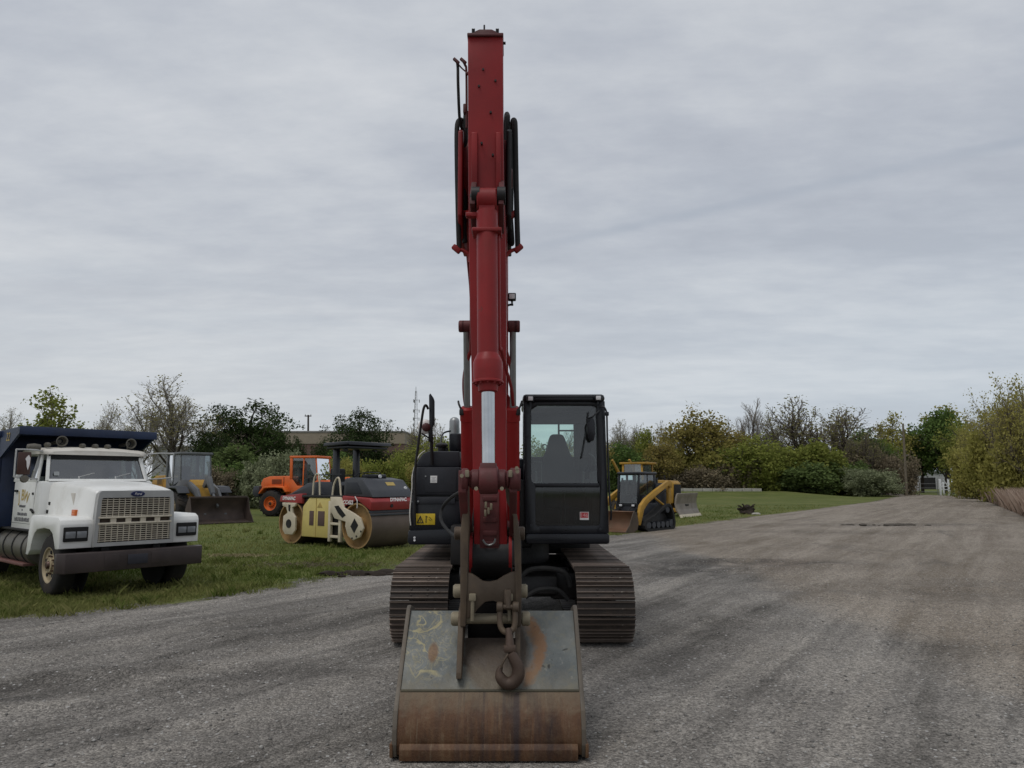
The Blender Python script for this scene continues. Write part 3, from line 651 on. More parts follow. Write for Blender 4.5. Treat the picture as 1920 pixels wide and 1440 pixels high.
# boom cylinders
for px, nm in ((874.5,0),(961.5,1)):
    top=A(px,612,8.12); foot=Vector((A(px+ (2 if px<900 else 1),930,8.85).x,9.02,1.34)); d=(foot-top).normalized()
    b=MB(); g0=A(px+.5,770,8.4); L0=(g0-top).dot(d); Lf=(foot-top).length
    b.lathe([(.062,L0-.02),(.082,L0),(.082,L0+.14),(.074,L0+.15),(.074,Lf-.05),(.05,Lf)],top,d,22)
    cy=b.build('boom_cylinder',MAT['red_bright'],ex,True)
    b=MB(); b.cyl(top,top+d*(L0+.02),.036,n=16); sub(b,'rod',MAT['grey_rod'],cy)
    b=MB(); b.cyl(top+Vector((-.055,0,0)),top+Vector((.055,0,0)),.066,n=18,bev=.01); sub(b,'rod_eye',MAT['red_worn'],cy)
    b=MB(); b.cyl(foot+Vector((-.07,0,0)),foot+Vector((.07,0,0)),.09,n=18,bev=.01); sub(b,'foot_eye',MAT['red_worn'],cy)
    b=MB(); s_=-1 if px<900 else 1
    q=top+d*(L0+.05); b.cbox(q+Vector((s_*.06,-.06,0)),(.05,.05,.07),.01); b.tube([q+Vector((s_*.06,-.06,.02)),q+Vector((s_*.09,-.06,.09)),q+Vector((s_*.10,-.02,.13))],.012,7); sub(b,'hose_port',MAT['dark_steel'],cy)
b=MB(); p,q=A(862,612,8.12),A(973,612,8.12); b.cyl(p,q,.052,n=18,bev=.008)
for px in (866,969): c_=A(px,612,8.12); b.cyl(c_+Vector((-.035,0,0)),c_+Vector((.035,0,0)),.066,n=18,bev=.01)
sub(b,'cylinder_pin',MAT['red_worn'],boom)
# red pipes along the boom
b=MB()
b.tube([A(884,470,6.95),A(884,640,8.0),A(880,665,8.2),A(873,690,8.32),A(870,715,8.45),A(871,745,8.6),A(876,775,8.72)],.021,8)
b.tube([A(947,480,7.0),A(947,640,8.0),A(950,660,8.15),A(958,690,8.32),A(962,715,8.45),A(962,770,8.72)],.021,8)
b.tube([A(946,735,8.5),A(952,742,8.52),A(955,752,8.6),A(955,775,8.7)],.015,8)
sub(b,'boom_pipe',MAT['red'],boom)
b=MB(); b.tube([A(881,492,5.9),A(880,480,5.9),A(872,472,5.9),A(861,467,5.9)],.016,8); b.tube([A(947,492,5.9),A(948,482,5.9),A(956,472,5.9),A(970,466,5.9)],.016,8)
for px,py,a_ in ((856,467,1),(972,466,-1),(864,398,1),(963,402,-1)): p=A(px,py,5.9); b.beam(p+Vector((-.03*a_,0,.026)),p+Vector((.03*a_,0,-.026)),.045,.045,.01)
b.tube([A(895,400,5.5),A(880,398,5.8),A(866,398,5.9)],.014,8); b.tube([A(936,436,5.55),A(938,420,5.7),A(946,410,5.85),A(960,403,5.9)],.016,8)
sub(b,'pipe_elbow',MAT['red'],boom)
def loop(pts, r): 
    b=MB(); b.tube(pts,r,10,8); return b.build('hydraulic_hose',MAT['rubber'],ex,True)
loop([A(861,466,5.9),A(859,400,5.88),A(857,300,5.86),A(857,240,5.88),A(861,226,5.95),A(867,228,6.05),A(870,250,6.12),A(869,400,6.2),A(872,450,6.25)],.021)
loop([A(872,455,6.0),A(870,430,6.0),A(871,330,6.0),A(873,225,6.0),A(876,215,6.05),A(880,225,6.2),A(880,330,6.3)],.022)
loop([A(971,466,5.9),A(969,400,5.88),A(967,300,5.86),A(966,240,5.88),A(964.5,226,5.95),A(961,230,6.05),A(959,260,6.12),A(958,400,6.2),A(956,440,6.25)],.022)
loop([A(957,402,5.95),A(960,450,5.95),A(959,456,6.0),A(956,440,6.02),A(953,330,6.02),A(952,235,6.02),A(952,218,6.06),A(949,225,6.2),A(947,330,6.3)],.021)
b=MB(); b.tube([A(853,112,5.7),A(858,121,5.72),A(859,160,5.72),A(862,225,5.8),A(868,245,5.9)],.012,8); b.build('hydraulic_hose',MAT['rubber'],ex,True)
b=MB(); b.tube([A(866,112,5.7),A(872,122,5.72),A(874.5,138,5.72),A(875,240,5.75)],.010,8); b.tube([A(853,112,5.7),A(864,126,5.72),A(873,134,5.72)],.006,6)
for px,py in ((855,114),(868,114)): p=A(px,py,5.7); b.beam(p+Vector((-.02,0,.02)),p+Vector((.025,0,-.022)),.024,.024,.005)
p=A(876,138,5.7); b.cbox(p,(.03,.03,.02),.004); p=A(872,205,5.75); b.cbox(p,(.03,.05,.08),.008)
b.build('arm_oil_line',MAT['red_worn'],ex,True)
# arm cylinder lying on top of the boom
for xx in (-.10,.07):
    b=MB(); b.prism([(8.55,4.30),(8.40,5.02),(8.28,5.12),(8.14,5.06),(7.75,4.75)],BMX+xx,BMX+xx+.05,bev=.01); sub(b,'cylinder_lug',MAT['red'],boom)
p,q=Vector((BMX+.0,8.28,4.98)),Vector((BMX+.03,5.80,5.32))
b=MB(); b.cyl(p,p+(q-p)*.62,.085,n=20); b.cyl(p+(q-p)*.6,q,.045,n=16); b.build('arm_cylinder',MAT['red'],ex,True)
# work light on the boom
b=MB(); c_=A(960,557,7.9); b.cbox(c_,(.088,.07,.082),.012); b.tube([c_+Vector((0,.02,-.04)),c_+Vector((0,.02,-.075)),c_+Vector((-.055,.04,-.085))],.013,6,0); b.cbox(c_+Vector((0,0,-.085)),(.03,.03,.02),.004)
wl=b.build('work_light',MAT['black'],ex,True)
b=MB(); b.cbox(c_+Vector((0,-.037,0)),(.06,.006,.055),.004); sub(b,'lens',MAT['lamp_glass'],wl)
# upper structure ---------------------------------------------------------
XL=A(766,1000,9.3).x; XR=1.19
b=MB(); b.box((XL,9.45,1.10),(-.49,12.2,1.92),.05); b.box((-.49,9.6,1.02),(.25,12.2,1.55),.03); b.box((.25,10.75,1.06),(XR,12.2,2.1),.05); b.prism([(12.2,1.15),(12.5,1.3),(12.55,1.9),(12.2,2.15)],XL,XR,bev=.03)
b.box((XL+.1,10.6,1.9),(.2,12.2,2.18),.06)
house=b.build('engine_house',MAT['black'],ex,True)
def bx(mb,l,t,r,bt,Y,depth,bev=.012): 
    a,c=A(l,t,Y),A(r,bt,Y); mb.box((a.x,Y,c.z),(c.x,Y+depth,a.z),bev)
def loc(o): return o
# tool boxes stepping up on the left
b=MB(); a,c=A(768,992,9.28),A(864,1020,9.28)
b.prism([(A(766,995,9.28).x,A(0,995,9.28).z),(A(764,1012,9.28).x,A(0,1015,9.28).z),(A(768,1021,9.28).x,A(0,1021,9.28).z),(-.46,A(0,1021,9.28).z),(-.46,A(0,990,9.28).z)],9.26,9.7,'xz',bev=.012)
loc(b.build('lower_skirt',MAT['black'],house))
b=MB(); bx(b,768,941,862,996,9.33,.4); loc(b.build('front_panel',MAT['black'],house))
b=MB(); bx(b,777,932,853,945,9.31,.3,.006); loc(b.build('step_tread',MAT['charcoal'],house))
b=MB()
outl=[(772,928),(772,893),(776,876),(862,876),(862,928)]
b.prism([(A(x,y,9.36).x,A(x,y,9.36).z) for x,y in outl],9.36,9.8,'xz',bev=.012); tb=loc(b.build('tool_box',MAT['charcoal'],house))
b=MB(); bx(b,797,879,856,923,9.348,.02,.004); loc(b.build('box_door',MAT['charcoal'],house))
b=MB(); outl=[(779,876),(784,862),(793,850),(803,846),(862,846),(862,876)]
b.prism([(A(x,y,9.55).x,A(x,y,9.55).z) for x,y in outl],9.55,10.6,'xz',bev=.02); loc(b.build('upper_step_box',MAT['charcoal'],house))
b=MB(); b.tube([A(770,985,9.3),A(768.5,960,9.3),A(772.5,915,9.34),A(773,893,9.36),A(779,870,9.45),A(787,853,9.5),A(797,845,9.52)],.008,6); loc(b.build('edge_trim',plain('pale_edge',(.55,.53,.48),.5),house))
b=MB(); bx(b,807,892,819.5,905.5,9.343,.006,.001); lb=loc(b.build('label_sheet',MAT['white_label'],house))
b=MB()
for k in range(4): p=A(809,895+k*2.6,9.342); b.box((p.x,9.3405,p.z-.003),(p.x+.055-.012*(k%2),9.3425,p.z+.002))
loc(b.build('label_print',plain('grey_print',(.45,.45,.45),.6),house))
# yellow warning sign: triangle with mark and falling-load pictogram
a,c=A(778.5,963,9.32),A(815.5,984,9.32)
b=MB(); b.box((a.x,9.322,c.z),(c.x,9.329,a.z),.001); ys=loc(b.build('warning_sign',MAT['yellow_label'],house))
b=MB(); w_=c.x-a.x; h_=a.z-c.z; P=lambda u,v:(a.x+u*w_,c.z+v*h_)
b.frame([P(.08,.14),P(.44,.14),P(.26,.84)],[P(.155,.22),P(.365,.22),P(.26,.66)],9.318,9.3225,'xz')
b.box((P(.245,0)[0],9.318,P(0,.36)[1]),(P(.275,0)[0],9.3225,P(0,.56)[1])); b.box((P(.245,0)[0],9.318,P(0,.27)[1]),(P(.275,0)[0],9.3225,P(0,.32)[1]))
b.beam((P(.55,.8)[0],9.320,P(.55,.8)[1]),(P(.55,.2)[0],9.320,P(.55,.2)[1]),.010,.004); b.beam((P(.52,.78)[0],9.3205,P(.52,.78)[1]),(P(.64,.70)[0],9.3205,P(.64,.70)[1]),.008,.004); b.beam((P(.70,.72)[0],9.320,P(.70,.72)[1]),(P(.86,.42)[0],9.320,P(.86,.42)[1]),.009,.004); b.beam((P(.68,.50)[0],9.321,P(.68,.50)[1]),(P(.80,.34)[0],9.321,P(.80,.34)[1]),.007,.004)
loc(b.build('warning_print',MAT['label_black'],ys))
b=MB(); 
for px,py in ((777,1008),(777,1013)): p=A(px,py,9.25); b.cyl(p,p+Vector((0,.03,0)),.014,n=8)
loc(b.build('skirt_bolt',MAT['lamp_glass'],house))
b=MB(); p=A(784,943,9.3); b.cyl(p+Vector((0,-.004,.02)),p+Vector((0,.02,.02)),.012,n=8); loc(b.build('latch',MAT['grey_rod'],house)); b=MB(); p=A(798,893,9.34); b.cyl(p,p+Vector((0,.02,0)),.010,n=8); loc(b.build('latch',MAT['grey_rod'],house))
b=MB(); bx(b,842,812,866,846,10.2,.6,.03); loc(b.build('intake_box',MAT['black'],house))
b=MB(); p=A(852,812,10.6); b.cyl(p+Vector((0,0,-.1)),A(852,803,10.6),.075,n=16); b.lathe([(.072,0),(.072,.10),(.06,.135),(.03,.155),(0,.16)],A(852,803,10.6),(0,0,1),18); loc(b.build('exhaust_stack',MAT['grey_rod'],house))
b=MB(); p=A(828,846,9.9); b.cyl(p,p+Vector((0,0,.05)),.05,n=14); b.lathe([(.03,.04),(.082,.06),(.085,.085),(.05,.11),(0,.115)],p,(0,0,1),18); p2=A(837,846,9.9); b.cyl(p2,p2+Vector((0,0,.05)),.025,n=10); loc(b.build('filler_cap',MAT['dark_steel'],house))
b=MB(); b.tube([A(826,845,9.9),A(827,825,10),A(832,812,10.1),A(845,808,10.2)],.012,6); loc(b.build('vent_pipe',MAT['black'],house))
# hand rail and mirror post on the left
b=MB(); b.tube([A(778,985,9.28),A(778,900,9.28),A(780,865,9.28),A(791,785,9.28),A(795,764,9.28),A(799,760,9.28),A(803,767,9.3)],.016,8,4); b.tube([A(810,872,9.5),A(809,820,9.45),A(808,795,9.42)],.022,8,0); b.tube([A(791,813,9.3),A(804,821,9.4)],.010,6,0)
loc(b.build('hand_rail',MAT['dark_steel'],house))
b=MB(); mp=[(804.5,741),(807,737.5),(813,746),(815,752),(815,795),(812,800),(809,827),(803.5,829),(803.5,800),(805,795)]
b.prism([(A(x,y,9.42).x,A(x,y,9.42).z) for x,y in mp],9.40,9.44,'xz',bev=.008); loc(b.build('tall_mirror',MAT['black'],house))
b=MB(); c_=A(797,800,9.42); b.lathe([(0,-.02),(.05,-.018),(.085,-.005),(.095,.01),(.08,.035)],c_,(0,1,0),22); rm=loc(b.build('round_mirror',plain('mirror_back_white',(.70,.68,.66),.4),house))
b=MB(); c_=A(799,801,9.39); b.lathe([(0,-.024),(.035,-.02),(.050,-.006),(.055,.004)],c_,(0,1,0),20); loc(b.build('mirror_hub',MAT['red_worn'],house))
# cab -----------------------------------------------------------------------
YF=9.20; YB=10.68
def q(px,py,Y=YF): return A(px,py,Y)
cxl,cxr=q(982,900).x,q(1139,900).x; czt=q(1060,746).z; czb=q(1060,1000).z
b=MB()
# base slab
a,c=q(985,1000),q(1143,1020); b.box((a.x,YF-.03,c.z),(c.x,YB,a.z),.03)
cab=b.build('cab',MAT['black'],ex,True)
def cpart(b,name,mat,par=cab,**k): return loc(b.build(name,mat,par,**k))
# front frame: outer outline with two window openings
b=MB(); Z=lambda py:q(1060,py).z; X=lambda px,py=900:q(px,py).x
ox0,ox1=X(981,760),X(1138,760)
b.prism([(X(981,752),Z(752)),(X(998,752),Z(752)),(X(996,770),Z(770)),(X(996,900),Z(900)),(X(1004,912),Z(912)),(X(1004,984),Z(984)),(X(1012,990),Z(990)),(X(1012,1000),Z(1000)),(X(986,1000),Z(1000))],YF,YF+.10,'xz',bev=.008)
b.prism([(X(1120,752),Z(752)),(X(1134,752),Z(752)),(X(1142,1000),Z(1000)),(X(1118,1000),Z(1000)),(X(1118,990),Z(990)),(X(1125,984),Z(984)),(X(1126,912),Z(912)),(X(1121,900),Z(900)),(X(1118,770),Z(770))],YF,YF+.10,'xz',bev=.008)
b.prism([(X(995,752),Z(752)),(X(1122,752),Z(752)),(X(1120,768),Z(764)),(X(1110,764),Z(760)),(X(1008,764),Z(760)),(X(996,770),Z(768))],YF+.002,YF+.10,'xz',bev=.006)
b.box((X(996),YF+.004,Z(914)),(X(1124),YF+.09,Z(906)),.008); b.box((X(1008),YF+.003,Z(1000)),(X(1122),YF+.09,Z(986)),.008)
cpart(b,'front_frame',MAT['black'])
b=MB(); b.quad((X(995),YF+.04,Z(908)),(X(1121),YF+.04,Z(908)),(X(1121),YF+.045,Z(758)),(X(995),YF+.045,Z(758))); cpart(b,'windshield',MAT['glass'])
b=MB(); b.quad((X(1003),YF+.035,Z(988)),(X(1126),YF+.035,Z(988)),(X(1126),YF+.035,Z(911)),(X(1003),YF+.035,Z(911))); cpart(b,'lower_window',glass('smoked_lower_glass',(.24,.27,.27),.07,.04,.015))
# roof, visor, rear and side walls
b=MB(); b.box((X(980,752),YF-.02,Z(754)),(X(1134,752),YB,Z(743.5)+.03),.04); b.prism([(X(1000),Z(752)),(X(1115),Z(752)),(X(1112),Z(743)),(X(1003),Z(743))],YF-.07,YF+.02,'xz',bev=.01); cpart(b,'roof',MAT['black'])
b=MB(); b.tube([(X(1002),YF-.075,Z(744.5)),(X(1114),YF-.075,Z(744.5))],.008,6,0); cpart(b,'roof_visor',MAT['charcoal'])
zr0,zr1=2.20,2.66
b=MB()
x0,x1=cxl+.01,cxr-.01
b.box((x0,YB-.06,czb),(x1,YB-.01,zr0),.01); b.box((x0,YB-.06,zr1),(x1,YB-.01,czt),.01); b.box((x0,YB-.062,zr0),(x0+.09,YB-.012,zr1)); b.box((x1-.28,YB-.062,zr0),(x1,YB-.012,zr1))
b.box((x0+.50,YB-.064,zr0),(x0+.525,YB-.014,zr1)); b.box((x0+.50,YB-.065,zr1-.10),(x1-.28,YB-.015,zr1-.08))
for s in (x0, x1-.05):
    b.box((s,YF+.1,czb),(s+.05,YB-.06,czb+.85),.01); b.box((s,YF+.1,czt-.12),(s+.05,YB-.06,czt-.02),.01); b.box((s+.002,YB-.5,czb+.85),(s+.048,YB-.42,czt-.12)); b.box((s+.001,YB-.14,czb+.85),(s+.049,YB-.06,czt-.12))
cpart(b,'cab_wall',MAT['black'])
b=MB(); b.quad((x0+.09,YB-.03,zr0),(x1-.28,YB-.03,zr0),(x1-.28,YB-.03,zr1),(x0+.09,YB-.03,zr1)); cpart(b,'rear_window',glass('green_rear_glass',(.72,.90,.84),.06,.02,.02))
for s in (x0+.024, x1-.026):
    b=MB(); b.quad((s,YF+.1,czb+.85),(s,YB-.1,czb+.85),(s,YB-.1,czt-.12),(s,YF+.1,czt-.12)); cpart(b,'side_window',MAT['glass'])
# seat, console and levers inside
sy=YB-.62; sc_=X(1046)
b=MB()
def sq(px,py): return (A(px,py,sy).x,A(px,py,sy).z)
b.prism([sq(*p) for p in ((1030,820),(1034,814),(1054,814),(1059,820),(1067,845),(1076,862),(1080,890),(1080,985),(1012,985),(1012,890),(1016,862),(1024,845))],sy,sy+.14,'xz',bev=.03)
b.box((A(1012,0,sy).x,sy-.5,czb+.28),(A(1082,0,sy).x,sy,czb+.48),.05); cpart(b,'seat',MAT['seat'])
b=MB(); b.box((A(1000,0,sy).x,sy-.45,czb+.1),(A(1012,0,sy).x,sy+.1,czb+.62),.03); b.box((A(1086,0,sy).x,sy-.45,czb+.1),(A(1104,0,sy).x,sy+.1,czb+.66),.03); b.box((x0+.06,YF+.12,czb+.02),(x1-.06,YB-.1,czb+.06)); b.box((x1-.16,YF+.12,czb+.05),(x1-.06,YF+.5,czb+.75),.02)
cpart(b,'console',MAT['interior'])
b=MB()
for px in (1005,1094): p=A(px,905,sy-.3); b.tube([p+Vector((0,0,-.1)),p+Vector((0,-.03,.08)),p+Vector((0,-.04,.14))],.018,6)
for px in (1052,1060): p=A(px,985,YF+.25); b.tube([p,p+Vector((0,.02,.30)),p+Vector((0,.0,.42))],.010,6)
b.tube([A(1001,866,YF+.3),A(1015,866,YF+.3),A(1015,905,YF+.3),A(1001,905,YF+.3)],.010,6,0); b.tube([A(1104,850,YF+.4),A(1116,862,YF+.4),A(1116,900,YF+.4)],.010,6)
c_=A(1021,838,sy-.1); b.lathe([(.025,-.005),(.04,-.005),(.04,.005),(.025,.005)],c_,(0,1,0),14,closed=True)
cpart(b,'lever',plain('grey_lever',(.14,.15,.15),.5))
# trim outside: lights, mirror, rails, sticker, wiper
for px,py,w_ in ((994.5,747.5,.07),(1121.5,746.5,.07)):
    b=MB(); c_=q(px,py,YF-.08); b.cbox(c_,(w_+.02,.06,.075),.01); b.cbox(c_+Vector((0,.02,-.05)),(.02,.02,.05)); l_=cpart(b,'work_light',MAT['black'])
    b=MB(); b.cbox(c_+Vector((0,-.032,0)),(w_-.012,.006,.05),.004); loc(b.build('lens',MAT['lamp_glass'],l_))
b=MB(); b.tube([q(1126,753,YF-.05),q(1133,746,YF-.05)],.006,5,0); b.tube([q(979,760,YF),q(977,757,YF-.02)],.02,6,0); cpart(b,'antenna',MAT['dark_steel'])
b=MB(); b.tube([q(1124,762,YF-.06),q(1132,763,YF-.08),q(1137,772,YF-.1),q(1138,785,YF-.1),q(1139,830,YF-.08),q(1143,930,YF-.06),q(1146,960,YF-.06),q(1145,975,YF-.04)],.012,8,5); c_=q(1138,776,YF-.1); b.cbox(c_,(.045,.05,.05),.01); cpart(b,'grab_rail',MAT['black'])
b=MB(); b.prism([(q(x,y,YF-.1).x,q(x,y,YF-.1).z) for x,y in ((1106,785),(1112,783),(1115,792),(1116,815),(1112,827),(1106,828),(1101,815),(1100,797))],YF-.12,YF-.09,'xz',bev=.008); b.tube([q(1104,784,YF-.1),q(1115,778,YF-.08),q(1124,770,YF-.06)],.010,6); cpart(b,'mirror',MAT['black'])
a,c=q(1087.5,960,YF),q(1104.5,975,YF); b=MB(); b.box((a.x,YF+.026,c.z),(c.x,YF+.031,a.z)); st=cpart(b,'number_sticker',MAT['red_label'])
b=MB(); b.box((a.x,YF+.0235,c.z),(c.x,YF+.0255,c.z+.018)); e_=.006
b.frame([(a.x,c.z+.018),(c.x,c.z+.018),(c.x,a.z),(a.x,a.z)],[(a.x+e_,c.z+.018+e_),(c.x-e_,c.z+.018+e_),(c.x-e_,a.z-e_),(a.x+e_,a.z-e_)],YF+.023,YF+.0255,'xz'); loc(b.build('sticker_edge',MAT['white_label'],st))
text_obj('sticker_number','146',.066,plain('pink_print',(.65,.30,.30),.5),st,face_M(Vector(((a.x+c.x)/2,YF+.024-10.3,(a.z+c.z)/2+.008)),(1,0,0),(0,0,1)),.0005,bold=.001)
b=MB(); b.tube([q(1103,772,YF-.01),q(1101,800,YF-.015),q(1090,860,YF-.015)],.008,5,0); cpart(b,'wiper',MAT['black'])
b=MB()
for px,py in ((990,772),(990,818),(990,895),(1130,915),(996,985),(1126,992)): p=q(px,py,YF-.01); b.cyl(p,p+Vector((0,.03,0)),.016,n=8)
cpart(b,'frame_bolt',MAT['charcoal'])
# black hose drooping in front of the left boxes
b=MB(); b.tube([A(876,916,6.2),A(850,930,6.8),A(832,948,7.2),A(826,968,7.2),A(832,985,7.0),A(850,1003,6.6),A(872,1010,6.1)],.016,8); b.build('hydraulic_hose',MAT['rubber'],ex,True)
b=MB(); b.tube([A(868,985,6.2),A(866,950,6.3),A(868,915,6.3)],.014,8); b.tube([A(880,1015,5.95),A(872,975,6.1),A(874,935,6.1)],.012,8); b.build('hydraulic_hose',MAT['rubber'],ex,True)
b=MB(); bx(b,845,985,870,1060,9.0,.3,.02); b.build('boom_foot_bracket',MAT['dark_steel'],ex,True)
b=MB(); bx(b,975,900,986,1020,9.3,.3,.01); b.build('boom_foot_bracket',MAT['dark_steel'],ex,True)
b=MB()
for k,(x0_,x1_) in enumerate(((-.42,-.40),(-.36,-.33),(-.14,-.16),(-.08,-.10))):
    b.tube([(x0_,9.0,1.15),(x0_-.03,8.75,1.35),(x1_,8.7,1.75),(x1_+.02,8.85,2.1)],.017,7)
b.build('hydraulic_hose',MAT['rubber'],ex,True)
b=MB(); b.box((-.60,9.05,.86),(.12,9.5,1.16),.03); b.build('hose_cover',MAT['dark_steel'],ex,True)
# undercarriage ------------------------------------------------------------
TX=[(-1.345,-.705),(.715,1.355)]; TY0,TY1=8.84,12.05; TR=.385; TZ=GZ0+TR+.04
def tpath(n):
    L1=TY1-TY0; P=2*L1+2*math.pi*TR; out=[]
    for k in range(n):
        s=(k+.5)/n*P
        if s<L1: y,z,a=TY0+s,TZ+TR,0                         # top run, towards the back
        elif s<L1+math.pi*TR: t=(s-L1)/TR; y,z,a=TY1+TR*math.sin(t),TZ+TR*math.cos(t),-t
        elif s<2*L1+math.pi*TR: y,z,a=TY1-(s-L1-math.pi*TR),TZ-TR,-math.pi
        else: t=(s-2*L1-math.pi*TR)/TR; y,z,a=TY0-TR*math.sin(t),TZ-TR*math.cos(t),-math.pi-t
        out.append((y,z,a))
    return out, P/n
path,pitch=tpath(52)
def shoe_mesh(w):
    b=MB(); h=pitch*.485
    b.box((-w/2,-h,-.012),(w/2,h,.010),.004)
    for yy,hh in ((-h+.014,.036),(-.002,.030),(h-.014,.036)): b.prism([(yy-.010,.009),(yy-.006,hh),(yy+.006,hh),(yy+.010,.009)],-w/2,w/2,bev=.002,mi=1)
    for sx in (-.09,.09):
        for sy_ in (-.03,.035): b.cyl((sx,sy_,.008),(sx,sy_,.02),.011,n=6)
    b.box((-.07,-h,-.07),(-.04,h,-.012),.006); b.box((.04,-h,-.07),(.07,h,-.012),.006)
    return b
for i,(x0,x1) in enumerate(TX):
    cx_=(x0+x1)/2; b=MB()
    b.prism([(TY0-.02,TZ-.20),(TY0-.02,TZ+.20),(TY0+.35,TZ+.22),(TY1-.3,TZ+.22),(TY1+.05,TZ+.16),(TY1+.05,TZ-.18)],cx_-.16,cx_+.16,bev=.02)
    tk=b.build('track',MAT['dark_steel'],ex,True)
    for yy,nm in ((TY0,'idler'),(TY1,'sprocket')):
        b=MB(); b.lathe([(.08,-.12),(.10,-.10),(.31,-.08),(.325,-.05),(.325,.05),(.31,.08),(.10,.10),(.08,.12)],(cx_,yy,TZ),(1,0,0),28); loc(b.build(nm,MAT['track'],tk))
    for k in range(7):
        b=MB(); yy=TY0+.42+k*.40; b.lathe([(.03,-.15),(.10,-.14),(.10,-.10),(.085,-.09),(.085,.09),(.10,.10),(.10,.14),(.03,.15)],(cx_,yy,TZ-TR+.16),(1,0,0),18); loc(b.build('roller',MAT['track'],tk))
    proto=None
    for (yy,zz_,a_) in path:
        if proto is None: proto=o=shoe_mesh(x1-x0).build('track_shoe',[MAT['track'],MAT['grouser']],tk,world=False)
        else: o=proto.copy(); COL.objects.link(o); o.parent=tk
        o.matrix_basis=Matrix.Translation((cx_,yy-10.3,zz_))@Matrix.Rotation(a_+random.uniform(-.012,.012),4,'X')
b=MB(); b.cyl((-.02,10.35,.78),(-.02,10.35,1.10),.52,n=32); b.box((-.75,9.6,.42),(.72,11.2,.80),.06); b.prism([(9.6,.80),(9.35,.70),(9.3,.5),(9.6,.42)],-.55,.55,bev=.02)
for s in (-1,1): b.box((s*.72-.25,9.5,.40),(s*.72+.25,9.9,.74),.05); b.box((s*.72-.25,10.9,.40),(s*.72+.25,11.3,.74),.05)
b.build('undercarriage',MAT['dark_steel'],ex,True)
b=MB(); b.tube([A(978,1080,9.2),A(995,1068,9.2),A(1030,1066,9.2),A(1060,1075,9.2),A(1070,1100,9.2)],.03,8); b.tube([A(985,1120,9.1),A(1010,1106,9.1),A(1045,1106,9.1),A(1066,1125,9.1)],.026,8); b.build('travel_hose',MAT['rubber'],ex,True)
b=MB(); b.box((.2,11.2,.80),(1.15,11.5,1.09),.02); b.box((-.62,10.5,1.02),(1.15,12.0,1.10),.01); b.build('belly_plate',MAT['dark_steel'],ex,True)
# hook hanging from a shackle on the link ------------------------------------
hk=thing('lifting_hook','rusty lifting hook hanging by a shackle over the back of the excavator bucket','hook',(A(953,1160,5.36).x,5.36,A(953,1160,5.36).z))
b=MB(); s0=A(951,1140,5.36); b.tube([A(938,1136,5.37),A(937,1160,5.36),A(940,1178,5.35),A(951,1186,5.34),A(963,1178,5.35),A(966,1160,5.36),A(965,1136,5.37)],.020,10); 
for px in (937,967): c_=A(px,1138,5.37); b.cyl(c_+Vector((-.022,0,0)),c_+Vector((.022,0,0)),.036,n=14,bev=.006)
b.cyl(A(932,1138,5.37),A(972,1138,5.37),.018,n=12); b.build('shackle',MAT['worn_steel'],hk,True)
b=MB(); b.tube([A(951,1108,5.38),A(953,1140,5.36)],.018,8,0); b.cbox(A(952,1122,5.38),(.05,.04,.12),.01); b.build('hook_lug',MAT['worn_steel'],hk,True)
hm=paint('rusty_hook',(.07,.045,.032),.6,.3,var=.3,dirt=(.14,.10,.07),damt=.7,dscale=9,bump=.3)
b=MB(); b.tube([A(953,1178,5.33),A(955,1195,5.31),A(956,1215,5.29)],lambda t:.020+.014*t,10); b.cbox(A(956,1216,5.285),(.085,.06,.05),.015); b.build('swivel',hm,hk,True)
b=MB(); pts=[(957,1224),(964,1236),(971,1251),(971,1267),(962,1279),(950,1281),(940,1273),(936,1260),(940,1249)]
b.tube([A(x,y,5.275-.0*i) for i,(x,y) in enumerate(pts)],lambda t:.032+.013*math.sin(math.pi*min(1,t*1.15))-.020*max(0,t-.8)/.2,12); b.build('hook_body',hm,hk,True)
b=MB(); b.tube([A(953,1226,5.26),A(944,1240,5.255),A(939,1252,5.26)],.008,6); b.build('safety_latch',MAT['worn_steel'],hk,True)

WORLDMODE[0] = False
# ------------------------------------------------------------------ other machines, each in its own frame: front towards local -Y
MAT['truck_white'] = paint('cream_white_paint', (.74,.74,.71), .34, var=.06, dirt=(.36,.32,.24), damt=.4, dscale=3, chip=(.16,.09,.05), chip_amt=.15, bump=.05)
MAT['roof_white'] = paint('faded_white_paint', (.58,.55,.49), .55, var=.1, dirt=(.32,.25,.17), damt=.5, dscale=3)
MAT['navy'] = paint('navy_paint', (.011,.024,.066), .45, var=.25, dirt=(.05,.055,.07), damt=.4, dscale=2.5, chip=(.06,.05,.05), chip_amt=.2)
MAT['bumper'] = paint('brown_bumper_steel', (.050,.038,.036), .5, .3, var=.3, dirt=(.11,.08,.07), damt=.5, dscale=4)
MAT['grille_frame'] = paint('dull_chrome', (.40,.40,.39), .4, .15, var=.15, dirt=(.2,.19,.16), damt=.4)
MAT['grille_bar'] = paint('cream_grille_bar', (.60,.54,.43), .4, .1, var=.12, dirt=(.25,.18,.11), damt=.5, dscale=9)
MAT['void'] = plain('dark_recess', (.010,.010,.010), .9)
MAT['headlamp'] = plain('headlamp_glass', (.20,.21,.22), .12)
MAT['amber'] = plain('amber_lens', (.55,.12,.015), .25)
MAT['rim_cream'] = paint('cream_rim', (.36,.29,.18), .6, var=.2, dirt=(.10,.06,.04), damt=.9, dscale=6)
MAT['hub'] = paint('oily_hub', (.07,.035,.025), .4, .4, var=.4, dirt=(.2,.16,.12), damt=.5, dscale=12)
MAT['tank'] = paint('dusty_tank', (.13,.12,.10), .5, .5, var=.2, dirt=(.22,.19,.13), damt=.6)
